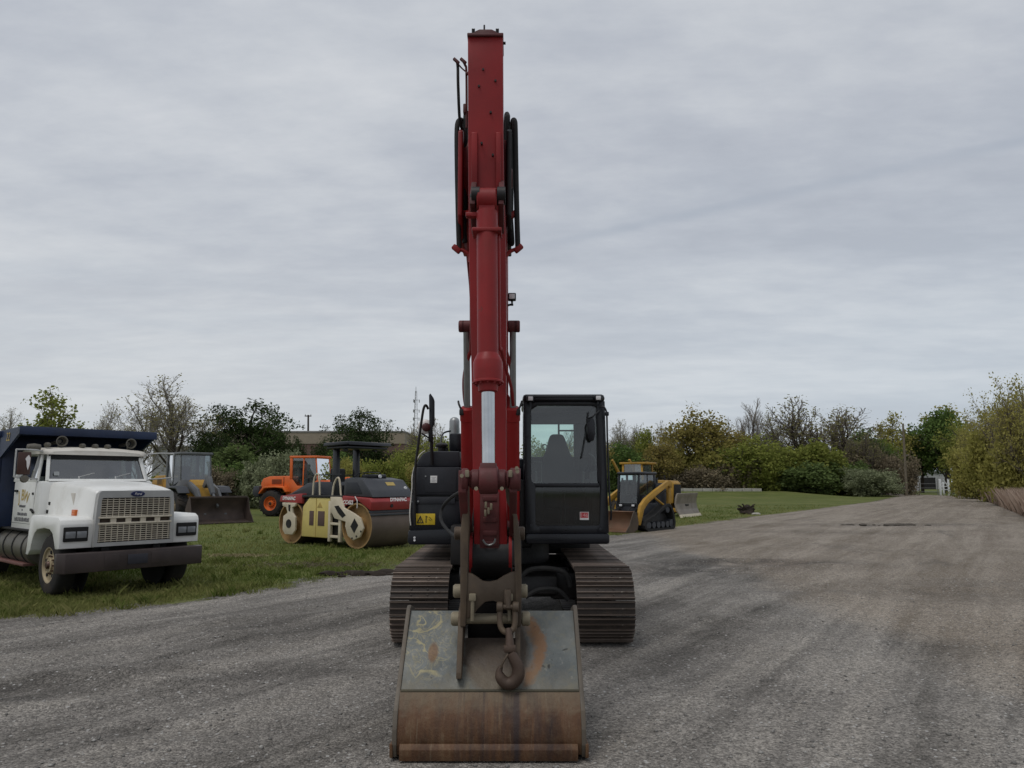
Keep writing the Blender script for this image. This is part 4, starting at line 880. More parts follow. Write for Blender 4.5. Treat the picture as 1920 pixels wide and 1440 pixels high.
MAT['gold'] = plain('gold_letter', (.42,.30,.08), .5); MAT['letter_grey'] = plain('grey_letter', (.12,.12,.13), .6); MAT['white_letter'] = plain('white_letter', (.75,.72,.70), .5)
MAT['mirror_brown'] = paint('rusty_mirror_back', (.045,.018,.012), .5, var=.4, dirt=(.08,.035,.02), damt=.6, dscale=6)
MAT['yellow'] = paint('machine_yellow', (.38,.210,.027), .5, var=.16, dirt=(.13,.095,.06), damt=.9, dscale=3, spec=.35)
MAT['yellow_pale'] = paint('pale_yellow_paint', (.62,.50,.16), .5, var=.08, dirt=(.36,.29,.14), damt=.45, dscale=3, chip=(.2,.14,.06), chip_amt=.2)
MAT['cream'] = paint('dirty_cream_paint', (.60,.53,.40), .55, var=.08, dirt=(.30,.22,.13), damt=.5, dscale=4, chip=(.16,.1,.05), chip_amt=.3)
MAT['orange'] = paint('machine_orange', (.68,.135,.022), .45, var=.10, dirt=(.25,.12,.07), damt=.4, dscale=3)
MAT['roller_red'] = paint('roller_red', (.30,.030,.030), .48, var=.14, dirt=(.2,.10,.08), damt=.4, dscale=3)
MAT['drum'] = paint('drum_steel', (.115,.085,.066), .6, .2, var=.22, dirt=(.19,.14,.10), damt=.5, dscale=2.5, streak=True, bump=.2)
MAT['drum_face'] = paint('ochre_drum_face', (.33,.205,.08), .7, var=.25, dirt=(.17,.10,.055), damt=.7, dscale=4)
MAT['hood_grey'] = paint('dark_hood_plastic', (.040,.043,.050), .5, var=.15, dirt=(.10,.10,.10), damt=.35)
MAT['loader_bucket'] = paint('brown_bucket_steel', (.060,.042,.034), .65, .2, var=.35, dirt=(.12,.08,.06), damt=.7, dscale=2.5, bump=.3)
MAT['blade'] = paint('scoured_blade', (.27,.235,.20), .5, .4, var=.2, dirt=(.15,.11,.08), damt=.6, dscale=2.5)
def wheel(par, c, r, w, side, rim_mat, rim_r=.56, name='wheel', lugs=0, tyre=None, dish=.10, holes=0):
    """tyre and rim as one wheel: side = +1 or -1 is the outer face along local x"""
    c = Vector(c); b = MB(); ax = Vector((side,0,0)); rr = r*rim_r
    b.lathe([(rr,-w/2),(r*.86,-w/2),(r*.95,-w*.44),(r,-w*.30),(r,w*.30),(r*.95,w*.44),(r*.86,w/2),(rr,w/2),(rr*.97,w*.36),(rr*.97,-w*.36)], c, ax, 36, closed=True)
    wh = b.build(name, MAT['tyre'] if tyre is None else tyre, par)
    if lugs:
        b = MB()
        for k in range(lugs):
            a = 2*math.pi*k/lugs
            for s in (-1,1):
                M = Matrix.Translation(c) @ Matrix.Rotation(a+(.5*math.pi/lugs if s>0 else 0),4,'X') @ Matrix.Translation((s*w*.22,0,r*.985)) @ Matrix.Rotation(R(24*s),4,'Z')
                b.box((-w*.24,-r*.055,-r*.02),(w*.24,r*.055,r*.05), .01, M)
        b.build('tread', MAT['tyre'], wh)
    b = MB(); d = w/2
    b.lathe([(rr*.98,d*.9),(rr,d*.98),(rr*.93,d*.95),(rr*.88,d-dish*.7),(rr*.55,d-dish),(rr*.42,d-dish*.75),(rr*.40,d-dish*.2),(0,d-dish*.15)], c, ax, 32, caps=False)
    ri = b.build('rim', rim_mat, wh)
    b = MB()
    for k in range(10):
        a = 2*math.pi*k/10; p = c+Vector((side*(d-dish*.85),math.cos(a)*rr*.50,math.sin(a)*rr*.50)); b.cyl(p,p+ax*.03,rr*.05,n=6)
    b.cyl(c+ax*(d-dish*.6),c+ax*(d+.03),rr*.24,rr*.20,n=16,bev=.008); b.build('hub', MAT['hub'], wh)
    if holes:
        b = MB()
        for k in range(holes):
            a = 2*math.pi*(k+.25)/holes; p = c+Vector((side*(d-dish*.86),math.cos(a)*rr*.70,math.sin(a)*rr*.70)); b.cyl(p-ax*.02,p+ax*.016,rr*.10,n=12)
        b.build('hand_hole', MAT['void'], wh)
    return wh
def glyph_bar(b, n, width, h, M, seed):
    """a line of small print too fine to read: short strokes"""
    rnd = random.Random(seed); x = -width/2
    while x < width/2:
        ww = h*rnd.uniform(.35,.7)
        b.box((x,-h/2*rnd.uniform(.6,1),-.001),(x+h*.16,h/2,.001),0,M); b.box((x,h*rnd.choice((-.45,.0,.3)),-.0012),(x+ww,h*rnd.choice((-.3,.12,.45))+.004,.0012),0,M); b.box((x+ww-h*.16,-h/2,-.0008),(x+ww,h/2*rnd.uniform(.5,1),.0008),0,M)
        x += ww+h*.22
# ---- white dump truck ------------------------------------------------------
TRX, TRY, TRA = -6.87, 13.25, R(49)
tk = thing('dump_truck','white bonneted dump truck with a navy tipper body, parked on the grass at the left','truck',(TRX,TRY,0),TRA)
hood = MB()
def ring(y,hw,zt,zb,r,fl=0): return [(-hw-fl,y,zb),(-hw,y,zt-r),(-hw+r*.5,y,zt-r*.2),(-hw+r*1.3,y,zt),(0,y,zt+.025),(hw-r*1.3,y,zt),(hw-r*.5,y,zt-r*.2),(hw,y,zt-r),(hw+fl,y,zb)]
hood.loft([ring(-.60,.625,1.685,1.00,.05,.04),(ring(-.56,.645,1.72,1.00,.06,.05)),ring(-.1,.70,1.775,1.0,.07,.06),ring(.5,.76,1.825,1.0,.08,.06),ring(.98,.81,1.85,1.0,.08,.06)])
hd = hood.build('hood', MAT['truck_white'], tk, bevel=.004)
for s in (-1,1):
    b=MB(); arch=[(.55*math.cos(a)*1.0+.02,.52+.66*math.sin(a)) for a in [math.pi*(1-k/12)*1.0 for k in range(13)]]
    # outline: front face, top, rear skirt, wheel arch
    pts=[(-.63,.79),(-.63,1.17),(-.60,1.24),(-.50,1.285),(.70,1.29),(.80,1.24),(.90,.62),(.80,.62)]
    archp=[(.70,.70),(.64,.86),(.56,.98),(.42,1.06),(.10,1.09),(-.16,1.08),(-.30,1.02),(-.39,.90),(-.46,.78)]
    b.prism(pts+archp, s*.60, s*1.13,bev=.016); fd=b.build('fender',MAT['truck_white'],tk)
    b=MB(); b.box((s*.72-(.0 if s>0 else .36),-.665,.90),(s*.72+(.36 if s>0 else 0),-.625,1.13),.012); hl=b.build('headlight',MAT['void'],tk)
    for k in (0,1):
        b=MB(); x0=s*(.745+k*.165); x1=s*(.745+k*.165+.145); b.box((min(x0,x1),-.672,.955),(max(x0,x1),-.660,1.06),.008); b.build('lens',MAT['headlamp'],hl)
    b=MB(); b.box((s*.70-.065,-.14,1.285),(s*.70+.065,.02,1.385),.012); b.build('turn_signal',MAT['amber'],tk)
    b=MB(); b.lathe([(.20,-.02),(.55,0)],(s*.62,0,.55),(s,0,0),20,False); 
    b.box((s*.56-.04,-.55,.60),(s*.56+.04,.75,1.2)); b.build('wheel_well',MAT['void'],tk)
    b=MB(); 
    for yy in (.02,): b.box((min(s*.715,s*.735),yy,1.42),(max(s*.715,s*.735),yy+.22,1.66),.008)
    b.build('hood_vent',MAT['roof_white'],hd)
    b=MB(); b.box((s*.80-.03,.86,1.44),(s*.80+.03,.95,1.50),.008); b.cyl((s*.83,.92,1.36),(s*.83,.92,1.30),.03,n=10); b.build('hood_latch',MAT['rubber'],hd)
# grille
gt=[(-.655,.80),(.655,.80),(.625,1.55),(.605,1.67),(.57,1.70),(-.57,1.70),(-.605,1.67),(-.625,1.55)]
gi=[(-.59,.86),(.59,.86),(.565,1.53),(.557,1.57),(.54,1.585),(-.54,1.585),(-.557,1.57),(-.565,1.53)]
b=MB(); b.frame(gt,gi,-.70,-.60,'xz'); gr=b.build('grille',MAT['grille_frame'],tk,bevel=.006)
b=MB(); b.box((-.60,-.645,.84),(.60,-.62,1.60)); b.build('radiator',paint('dusty_radiator',(.055,.040,.030),.8,var=.4,dirt=(.14,.10,.07),damt=.6,dscale=4),gr)
b=MB()
for z0,z1,n in ((.87,1.15,8),(1.28,1.575,8)):
    for k in range(n):
        z=z0+(z1-z0)*(k+.5)/n; b.box((-.585,-.688,z-.0055),(.585,-.664,z+.0055))
    for k in range(13):
        x=-.56+1.12*k/12; b.box((x-.0045,-.684,z0),(x+.0045,-.660,z1))
for z in (1.165,1.265): b.box((-.60,-.705,z-.016),(.60,-.66,z+.016),.005)
for x in (-.36,-.12,.12,.36): b.box((x-.045,-.690,1.18),(x+.045,-.665,1.25))
b.build('grille_bars',MAT['grille_bar'],gr)
b=MB(); e=[(.115*math.cos(2*math.pi*k/28),1.645+.047*math.sin(2*math.pi*k/28)) for k in range(28)]; b.prism(e,-.712,-.695,'xz',bev=.003); em=b.build('badge',plain('blue_enamel',(.02,.03,.12),.3),gr)
b=MB(); e2=[(.100*math.cos(2*math.pi*k/28),1.645+.037*math.sin(2*math.pi*k/28)) for k in range(28)]; e3=[(.094*math.cos(2*math.pi*k/28),1.645+.031*math.sin(2*math.pi*k/28)) for k in range(28)]; b.frame(e2,e3,-.7145,-.711,'xz'); b.build('badge_ring',MAT['chrome'],em)
text_obj('badge_lettering','Ford',.06,MAT['white_letter'],em,face_M((0,-.7135,1.645),(1,0,0),(0,0,1)),.0008,shear=.35)
# bumper
b=MB(); b.prism([(-1.17,-.70),(-1.10,-.86),(1.10,-.86),(1.17,-.70),(1.17,-.60),(-1.17,-.60)],.42,.725,'xy',bev=.012); bp=b.build('bumper',MAT['bumper'],tk)
b=MB(); b.box((-.16,-.872,.50),(.16,-.862,.66),.004); b.build('number_plate',plain('faded_plate',(.028,.028,.038),.5),bp)
for xa,xb in ((-.52,-.30),(.22,.55)):
    b=MB(); b.box((xa,-.868,.48),(xb,-.861,.68),.004); b.build('bumper_recess',MAT['bumper'],bp)
# cab
b=MB(); b.box((-.97,.96,1.0),(.97,2.36,1.86),.05); b.prism([(.97,1.86),(1.0,1.90),(1.06,1.90),(1.1,1.86)],-.84,.84); cb=b.build('cab',MAT['truck_white'],tk)
b=MB()
def post(p0,p1,w=.075): b.beam(p0,p1,w,w,.012)
for s in (-1,1):
    post((s*.85,1.02,1.86),(s*.78,1.26,2.36),.06); post((s*.955,1.18,1.84),(s*.84,1.36,2.36),.05); post((s*.955,2.30,1.84),(s*.86,2.25,2.36),.09)
    post((s*.96,1.15,1.87),(s*.96,2.3,1.87),.05)
b.box((-.86,2.28,1.84),(.86,2.33,1.95)); b.box((-.86,2.24,2.26),(.86,2.30,2.36))
b.build('pillar',MAT['truck_white'],cb)
b=MB(); secs=[]
for y,hw,zt,zb in ((1.13,.80,2.40,2.335),(1.20,.90,2.445,2.335),(1.5,.93,2.475,2.345),(2.2,.92,2.475,2.345),(2.36,.90,2.43,2.345)):
    secs.append([(-hw,y,zb),(-hw,y,zt-.05),(-hw+.06,y,zt-.015),(-hw*.5,y,zt+.012),(0,y,zt+.02),(hw*.5,y,zt+.012),(hw-.06,y,zt-.015),(hw,y,zt-.05),(hw,y,zb)])
b.loft(secs); b.build('roof',MAT['roof_white'],cb)
b=MB(); b.quad((-.83,1.03,1.89),(.83,1.03,1.89),(.77,1.25,2.345),(-.77,1.25,2.345)); ws=b.build('windshield',MAT['dark_glass'],cb)
b=MB(); b.frame([(-.86,1.0),(.86,1.0),(.80,2.0),(-.80,2.0)],[(-.81,1.07),(.81,1.07),(.755,1.86),(-.755,1.86)],-.008,.008,'xy',)
fr=b.build('windshield_seal',MAT['rubber'],ws); fr.matrix_basis=face_M((0,1.015,1.855),(1,0,0),(0,.22,.455))@Matrix.Translation((0,-1.0,0))@Matrix.Scale(.52,4,(0,1,0))@Matrix.Translation((0,.92,0))
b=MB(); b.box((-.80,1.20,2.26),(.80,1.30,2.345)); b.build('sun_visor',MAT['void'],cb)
for x0,x1 in ((-.33,-.06),(.30,.58)):
    b=MB(); b.beam((x0,1.055,1.935),(x1,1.085,2.01),.014,.014); b.cyl((x0,1.03,1.90),(x0,1.06,1.945),.012,n=8); b.build('wiper',MAT['grille_frame'],cb)
b=MB(); b.box((-.74,1.055,1.96),(-.66,1.06,2.03)); st=b.build('inspection_sticker',plain('pale_sticker',(.4,.42,.42),.5),cb); st.matrix_basis=Matrix.Translation((0,-.012,0))
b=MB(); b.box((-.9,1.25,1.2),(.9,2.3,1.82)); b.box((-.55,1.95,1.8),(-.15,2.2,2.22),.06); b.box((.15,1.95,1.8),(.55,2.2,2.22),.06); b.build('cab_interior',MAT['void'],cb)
b=MB(); b.lathe([(.20,-.012),(.215,0),(.20,.012),(.19,0)],(.38,1.45,1.92),(0,-.6,.8),22,closed=True); b.build('steering_wheel',MAT['rubber'],cb)
for s in (-1,1):
    b=MB(); b.prism([(1.18,.985),(1.20,1.45),(1.14,1.85),(2.28,1.85),(2.30,.985)],s*.968,s*.985,bev=.006); dr=b.build('door',MAT['truck_white'],cb)
    b=MB(); b.quad((s*.945,1.20,1.88),(s*.945,2.26,1.88),(s*.855,2.22,2.345),(s*.845,1.36,2.345)); b.build('door_window',MAT['dark_glass'],dr)
    b=MB(); b.beam((s*.955,1.46,1.87),(s*.86,1.46,2.35),.03,.03); b.build('vent_bar',MAT['grille_frame'],dr)
    b=MB(); b.box((min(s*.985,s*1.0),1.22,1.34),(max(s*.985,s*1.0),1.32,1.38),.006); b.beam((s*.995,1.22,1.36),(s*.995,1.14,1.31),.03,.03); b.box((min(s*.985,s*1.0),1.20,1.62),(max(s*.985,s*1.0),1.27,1.66),.006); b.build('door_hinge',MAT['rubber'],dr)
    b=MB(); b.box((min(s*.985,s*1.01),2.05,1.66),(max(s*.985,s*1.01),2.20,1.70),.008); b.build('door_handle',MAT['rubber'],dr)
    b=MB(); b.box((min(s*.984,s*.988),1.2,1.105),(max(s*.984,s*.988),2.29,1.112)); b.build('door_crease',MAT['letter_grey'],dr)
    if s<0:
        for k,(ch,a) in enumerate((('J',.24),('B',0),('W',-.24))):
            text_obj('lettering',ch,.27,MAT['gold'],dr,face_M((-.987,1.78-.20*math.sin(-a*1.0)*4.2+ (0),1.60-.5*a*a),(0,-1,0),(0,0,1))@Matrix.Rotation(a,4,'Z'),.001,bold=.006)
        b=MB(); M=face_M((-.987,1.76,1.41),(0,-1,0),(0,0,1)); glyph_bar(b,6,.34,.045,M,3); M=face_M((-.987,1.76,1.345),(0,-1,0),(0,0,1)); glyph_bar(b,1,.05,.035,M,4); M=face_M((-.987,1.74,1.27),(0,-1,0),(0,0,1)); glyph_bar(b,8,.52,.055,M,5); M=face_M((-.987,1.74,1.175),(0,-1,0),(0,0,1)); glyph_bar(b,11,.80,.075,M,6)
        b.build('small_print',MAT['letter_grey'],dr)
# roof lamps and horns
for x,nm in ((-.56,0),(.66,0)):
    b=MB(); b.lathe([(.05,.02),(.085,-.05),(.10,-.09),(.085,-.095),(.07,-.07)],(x,1.42,2.585),(0,1,0),20,caps=False); b.cyl((x,1.46,2.585),(x,1.85,2.56),.035,n=10); b.cyl((x,1.5,2.48),(x,1.5,2.57),.015,n=6); b.build('air_horn',MAT['tank'],cb)
for x in (-.80,-.22,0,.22):
    b=MB(); b.lathe([(.0,-.07),(.03,-.06),(.042,-.02),(.045,.08),(.02,.12)],(x,1.28,2.51),(0,1,0),14); b.build('roof_lamp',MAT['tank'],cb)
for s in (-1,1):
    b=MB(); b.tube([(s*.97,1.15,1.90),(s*1.05,1.10,1.90),(s*1.34,1.02,1.93),(s*1.36,1.02,1.97),(s*1.36,1.02,2.36),(s*1.33,1.02,2.40),(s*1.05,1.05,2.40),(s*.90,1.2,2.38)],.014,7,3); b.tube([(s*.97,1.5,1.86),(s*1.06,1.05,2.05)],.010,6,0); mr=b.build('mirror_bracket',MAT['grille_frame'],cb)
    if s>0: continue
    b=MB(); b.box((min(s*1.13,s*1.33),1.0,1.97),(max(s*1.13,s*1.33),1.05,2.36),.015); b.build('mirror',MAT['mirror_brown'],mr)
    b=MB(); pts=[(s*1.17,2.31),(s*1.145,2.26),(s*1.15,2.14),(s*1.17,2.05),(s*1.19,2.10),(s*1.20,2.2),(s*1.22,2.24),(s*1.20,2.28)]; b.prism(pts,.992,.999,'xz'); b.build('peeled_patch',MAT['white_letter'],mr)
    b=MB(); b.lathe([(0,-.03),(.06,-.02),(.07,.02),(0,.05)],(s*1.20,1.02,1.90),(0,1,0),16); b.build('spot_mirror',MAT['tank'],mr)
    b=MB(); b.lathe([(0,-.12),(.05,-.1),(.065,0),(.05,.1),(0,.12)],(s*1.03,1.25,2.46),(1,0,0),14); b.build('clearance_lamp',MAT['tank'],mr)
# chassis, tank, tipper body
b=MB(); 
for s in (-1,1): b.box((s*.42-.06,-.6,.55),(s*.42+.06,6.4,.82),.01)
b.box((-.85,-.12,.42),(.85,.12,.58),.03); b.box((-.5,-.5,.6),(.5,.9,1.1)); b.build('chassis',MAT['dark_steel'],tk)
b=MB(); b.cyl((-.80,1.02,.70),(-.80,2.75,.70),.30,n=26,bev=.03); ta=b.build('fuel_tank',MAT['tank'],tk)
b=MB(); b.box((-1.06,1.05,.985),(-.62,2.7,1.02),.01)
for y in (1.25,1.75,2.25): b.lathe([(.302,-.025),(.31,-.025),(.31,.025),(.302,.025)],(-.80,y,.70),(0,1,0),26,closed=True)
b.build('tank_strap',MAT['rubber'],ta)
b=MB(); b.box((-1.10,1.1,.40),(-.9,3.4,.45),.01); b.build('side_rail',paint('rusty_red_rail',(.14,.06,.05),.6),tk)
wheel(tk,(-.92,0,.50),.50,.28,-1,MAT['rim_cream'],.58,dish=.05,holes=5,lugs=0); wheel(tk,(.92,0,.50),.50,.28,1,MAT['rim_cream'],.58,dish=.05,holes=5)
for y in (3.9,5.2):
    for s in (-1,1): wheel(tk,(s*.86,y,.50),.50,.52,s,MAT['rim_cream'],.58,dish=.2,holes=5)
b=MB()
b.box((-1.2,2.55,1.02),(1.2,2.63,2.75),.01); b.box((-1.2,2.55,1.02),(-1.14,6.6,2.72),.01); b.box((1.14,2.56,1.02),(1.2,6.6,2.72),.01); b.box((-1.19,2.6,1.0),(1.19,6.6,1.07)); b.box((-1.19,6.5,1.06),(1.19,6.58,2.5))
for y in (2.9,3.8,4.7,5.6,6.4): b.box((-1.27,y-.06,1.05),(-1.2,y+.06,2.7),.01); b.box((1.2,y-.06,1.05),(1.27,y+.06,2.7),.01)
b.box((-1.26,2.52,2.68),(-1.16,6.6,2.79),.012); b.box((1.16,2.52,2.68),(1.26,6.6,2.79),.012)
db=b.build('dump_body',MAT['navy'],tk)
SP=[(1.50,2.72),(1.52,2.83),(2.62,2.80),(2.62,2.30),(2.5,2.30)]
b=MB(); b.prism(SP,-1.20,-1.16); b.prism(SP,1.16,1.20)
b.prism([(1.49,2.70),(1.49,2.835),(1.55,2.835),(1.55,2.78),(2.63,2.75),(2.63,2.70)],-1.16,1.16); b.box((-1.21,1.475,2.69),(1.21,1.495,2.84),.005)
sh=b.build('cab_shield',MAT['navy'],db)
text_obj('body_number','22',.22,MAT['gold'],sh,face_M((-1.205,2.12,2.66),(0,-1,0),(0,0,1)),.002,shear=.1)
# ---- tandem roller -------------------------------------------------------------
ro = thing('road_roller','pale yellow and red tandem roller with a black canopy, on the grass beside the excavator','road roller',(-4.96,22.6,0),R(52))
for yc in (-1.49,1.49):
    b=MB(); b.lathe([(.58,-.82),(.63,-.84),(.63,.84),(.58,.82)],(0,yc,.635),(1,0,0),56,caps=False); dm=b.build('drum',MAT['drum'],ro)
    for s in (-1,1):
        b=MB(); b.lathe([(.628,.839),(.585,.84),(.575,.70),(.25,.70),(.25,.80),(0,.80)],(0,yc,.635),(s,0,0),48,caps=False); b.build('drum_face',MAT['drum_face'],dm)
for s in (-1,1):
    x0,x1=(s*.86,s*.93)
    b=MB(); b.prism([(-.42,1.42),(-.86,1.42),(-1.02,1.12),(-1.45,.98),(-1.72,.86),(-1.86,.58),(-1.72,.34),(-1.45,.24),(-1.22,.36),(-1.10,.62),(-1.12,.74),(-.62,.82),(-.44,1.05)],x0,x1,bev=.012); f1=b.build('fork_plate',MAT['cream'],ro)
    b=MB(); b.prism([(-1.50,.84),(-1.66,.66),(-1.50,.44),(-1.34,.62)],s*.925,s*.938); b.prism([(-.62,1.16),(-.80,1.18),(-1.12,.92),(-.98,.84),(-.78,.98)],s*.925,s*.937); b.build('fork_opening',MAT['void'],f1)
    b=MB()
    for yy,zz in ((-1.78,.5),(-1.42,.3),(-1.6,.36)): b.cyl((s*.925,yy,zz),(s*.945,yy,zz),.026,n=8)
    b.build('fork_bolt',MAT['dark_steel'],f1)
    b=MB(); b.prism([(1.20,1.22),(1.86,1.22),(1.84,1.12),(1.66,1.08),(1.58,.92),(1.78,.82),(1.80,.42),(1.68,.28),(1.30,.28),(1.18,.42),(1.20,.80),(1.34,.92),(1.36,1.08),(1.22,1.12)],x0,x1,bev=.012); f2=b.build('fork_plate',MAT['cream'],ro)
    b=MB(); b.lathe([(0,0),(.13,0),(.13,.02),(0,.02)],(s*.92,1.49,.60),(s,0,0),20); b.prism([(1.44,1.16),(1.54,1.16),(1.52,.98),(1.44,.96)],s*.925,s*.937); b.build('fork_opening',MAT['dark_steel'],f2)
# middle: water tank, ladder, deck
b=MB(); b.prism([(-.30,1.42),(.62,1.42),(.96,1.12),(1.0,.24),(-.30,.24)],-.84,-.2,bev=.03); tkk=b.build('water_tank',MAT['yellow_pale'],ro)
b=MB(); b.box((-.85,-.08,.58),(-.837,.22,1.0),.004); b.box((-.85,.42,.58),(-.837,.62,1.0),.004); b.build('tank_recess',paint('rusty_slot',(.10,.06,.05),.7),tkk)
b=MB(); b.box((-.847,.30,.26),(-.838,.33,1.40)); b.prism([(.03,1.10),(.27,1.10),(.15,1.26)],-.847,-.838); b.build('tank_decal',MAT['gold'],tkk)
b=MB(); b.box((.2,-.30,.24),(.84,1.0,1.42),.03); b.build('water_tank',MAT['yellow_pale'],ro)
b=MB()
for yy in (-.36,-.82): b.box((-.90,yy-.05,.16),(-.80,yy+.05,1.30),.01)
for z in (.30,.66,1.0,1.26): b.box((-.89,-.82,z-.035),(-.78,-.36,z+.035),.008)
b.build('ladder',MAT['cream'],ro)
b=MB(); b.box((-.78,-.85,.30),(.78,1.0,1.36),.02); b.box((-.86,-.9,1.38),(.86,1.0,1.46),.015); b.build('deck',MAT['dark_steel'],ro)
# red frame and hood over the front drum
b=MB(); b.prism([(-.78,1.10),(-.78,1.46),(-2.02,1.40),(-2.10,1.30),(-2.06,1.06),(-1.5,.98+.36)],-.86,.86,bev=.02) ; fr=b.build('front_frame',MAT['roller_red'],ro)
b=MB(); b.box((-.85,-2.075,1.29),(.85,-2.04,1.31)); b.cyl((-.1,-2.10,1.18),(-.1,-2.05,1.18),.05,n=12); b.build('frame_rib',MAT['dark_steel'],fr)
b=MB(); b.box((-.84,-2.02,.98),(.84,-1.96,1.06),.012); b.box((-.84,-2.09,.92),(.84,-2.03,.97),.006); b.build('scraper_bar',MAT['hood_grey'],ro)
b=MB(); b.prism([(-.80,1.455),(-.84,1.92),(-1.1,1.97),(-1.62,1.90),(-1.92,1.62),(-2.05,1.42)],-.78,.78,bev=.03); ho=b.build('hood',MAT['hood_grey'],ro)
b=MB(); b.prism([(-.92,1.5),(-.95,1.83),(-1.38,1.83),(-1.62,1.52)],-.795,-.782,bev=.004); b.build('hood_panel',MAT['charcoal'],ho)
b=MB(); b.box((-.25,-1.25,1.94),(.45,-.95,2.06),.03); b.build('intake_hump',MAT['black'],ho)
b=MB(); b.quad((-.02,-1.80,1.742),(.30,-1.80,1.742),(.30,-1.70,1.836),(-.02,-1.70,1.836)); b.build('hood_decal',MAT['gold'],ho)
for x in (.15,.62):
    b=MB(); b.lathe([(0,-.03),(.05,-.02),(.055,.02)],(x,-1.88 if x>.3 else -1.3,1.66 if x>.3 else 2.0),(0,1,0),14); b.build('lamp',MAT['lamp_glass'],ho)
text_obj('frame_lettering','DYNAPAC',.135,MAT['white_letter'],fr,face_M((.15,-2.085,1.345),(1,0,0),(0,.25,1)),.002,shear=.15,bold=.006)
text_obj('frame_lettering','CC422',.15,MAT['white_letter'],fr,face_M((-.866,-1.12,1.27),(0,-1,0),(0,0,1)),.002,shear=.15,bold=.006)
b=MB(); b.tube([(-.868,-1.42,1.44),(-.868,-1.52,1.32),(-.868,-1.52,1.12)],.014,6,0); b.build('hose',MAT['white_letter'],fr)
# rear deck
b=MB(); b.prism([(.98,1.20),(.98,1.50),(2.05,1.42),(2.1,1.24)],-.86,.86,bev=.02); rf=b.build('rear_frame',MAT['roller_red'],ro)
text_obj('frame_lettering','DYNAPAC',.135,MAT['white_letter'],rf,face_M((-.866,1.62,1.345),(0,-1,0),(0,0,1)),.002,shear=.15,bold=.006)
b=MB(); b.prism([(.2,1.46),(.5,1.85),(1.0,1.80),(1.75,1.50),(2.0,1.44)],-.7,.7,bev=.03); b.build('rear_hood',MAT['hood_grey'],ro)
# canopy on two posts, seat, console, rails
b=MB(); b.prism([(.14,2.86),(.10,2.98),(-1.0,3.0),(-1.06,2.90)],-.82,.82,bev=.025); b.box((-.74,-.95,2.80),(.74,.05,2.87),.01); cn=b.build('canopy',MAT['black'],ro)
for x,y in ((-.50,-.10),(.34,.0)):
    b=MB(); b.prism([(y-.09,2.85),(y+.09,2.85),(y+.09,1.9),(y+.02,1.40),(y-.40,1.40),(y-.13,1.9)],x-.06,x+.06,bev=.012); b.build('canopy_post',MAT['black'],ro)
b=MB()
for x in (-.62,.5): b.cyl((x,-.7,2.79),(x,-.6,2.79),.055,n=12)
b.build('canopy_lamp',MAT['hood_grey'],cn)
b=MB(); b.box((-.1,.1,1.5),(.42,.6,1.75),.06); b.box((-.1,.55,1.7),(.42,.7,2.25),.06); b.box((-.5,-.72,1.46),(.4,-.5,1.95),.05); b.build('seat',MAT['seat'],ro)
b=MB()
for pts in ([(-.80,.55,1.45),(-.80,.50,1.95),(-.80,.30,2.05),(-.80,.22,1.46)],[(-.80,-.35,1.45),(-.80,-.42,1.8),(-.80,-.62,1.95),(-.80,-.74,1.45)]): b.tube(pts,.028,8)
b.build('grab_rail',MAT['cream'],ro)
b=MB(); b.tube([(-.80,-.74,2.05),(-.80,.6,2.05),(.8,.6,2.05)],.016,6,0); b.tube([(-.2,-.8,1.95),(-.2,-.9,2.1),(.5,-.9,2.1),(.5,-.8,1.95)],.014,6); b.lathe([(.17,-.012),(.18,0),(.17,.012),(.16,0)],(.15,-.38,2.02),(0,.5,.85),18,closed=True); b.build('control_rail',MAT['black'],ro)
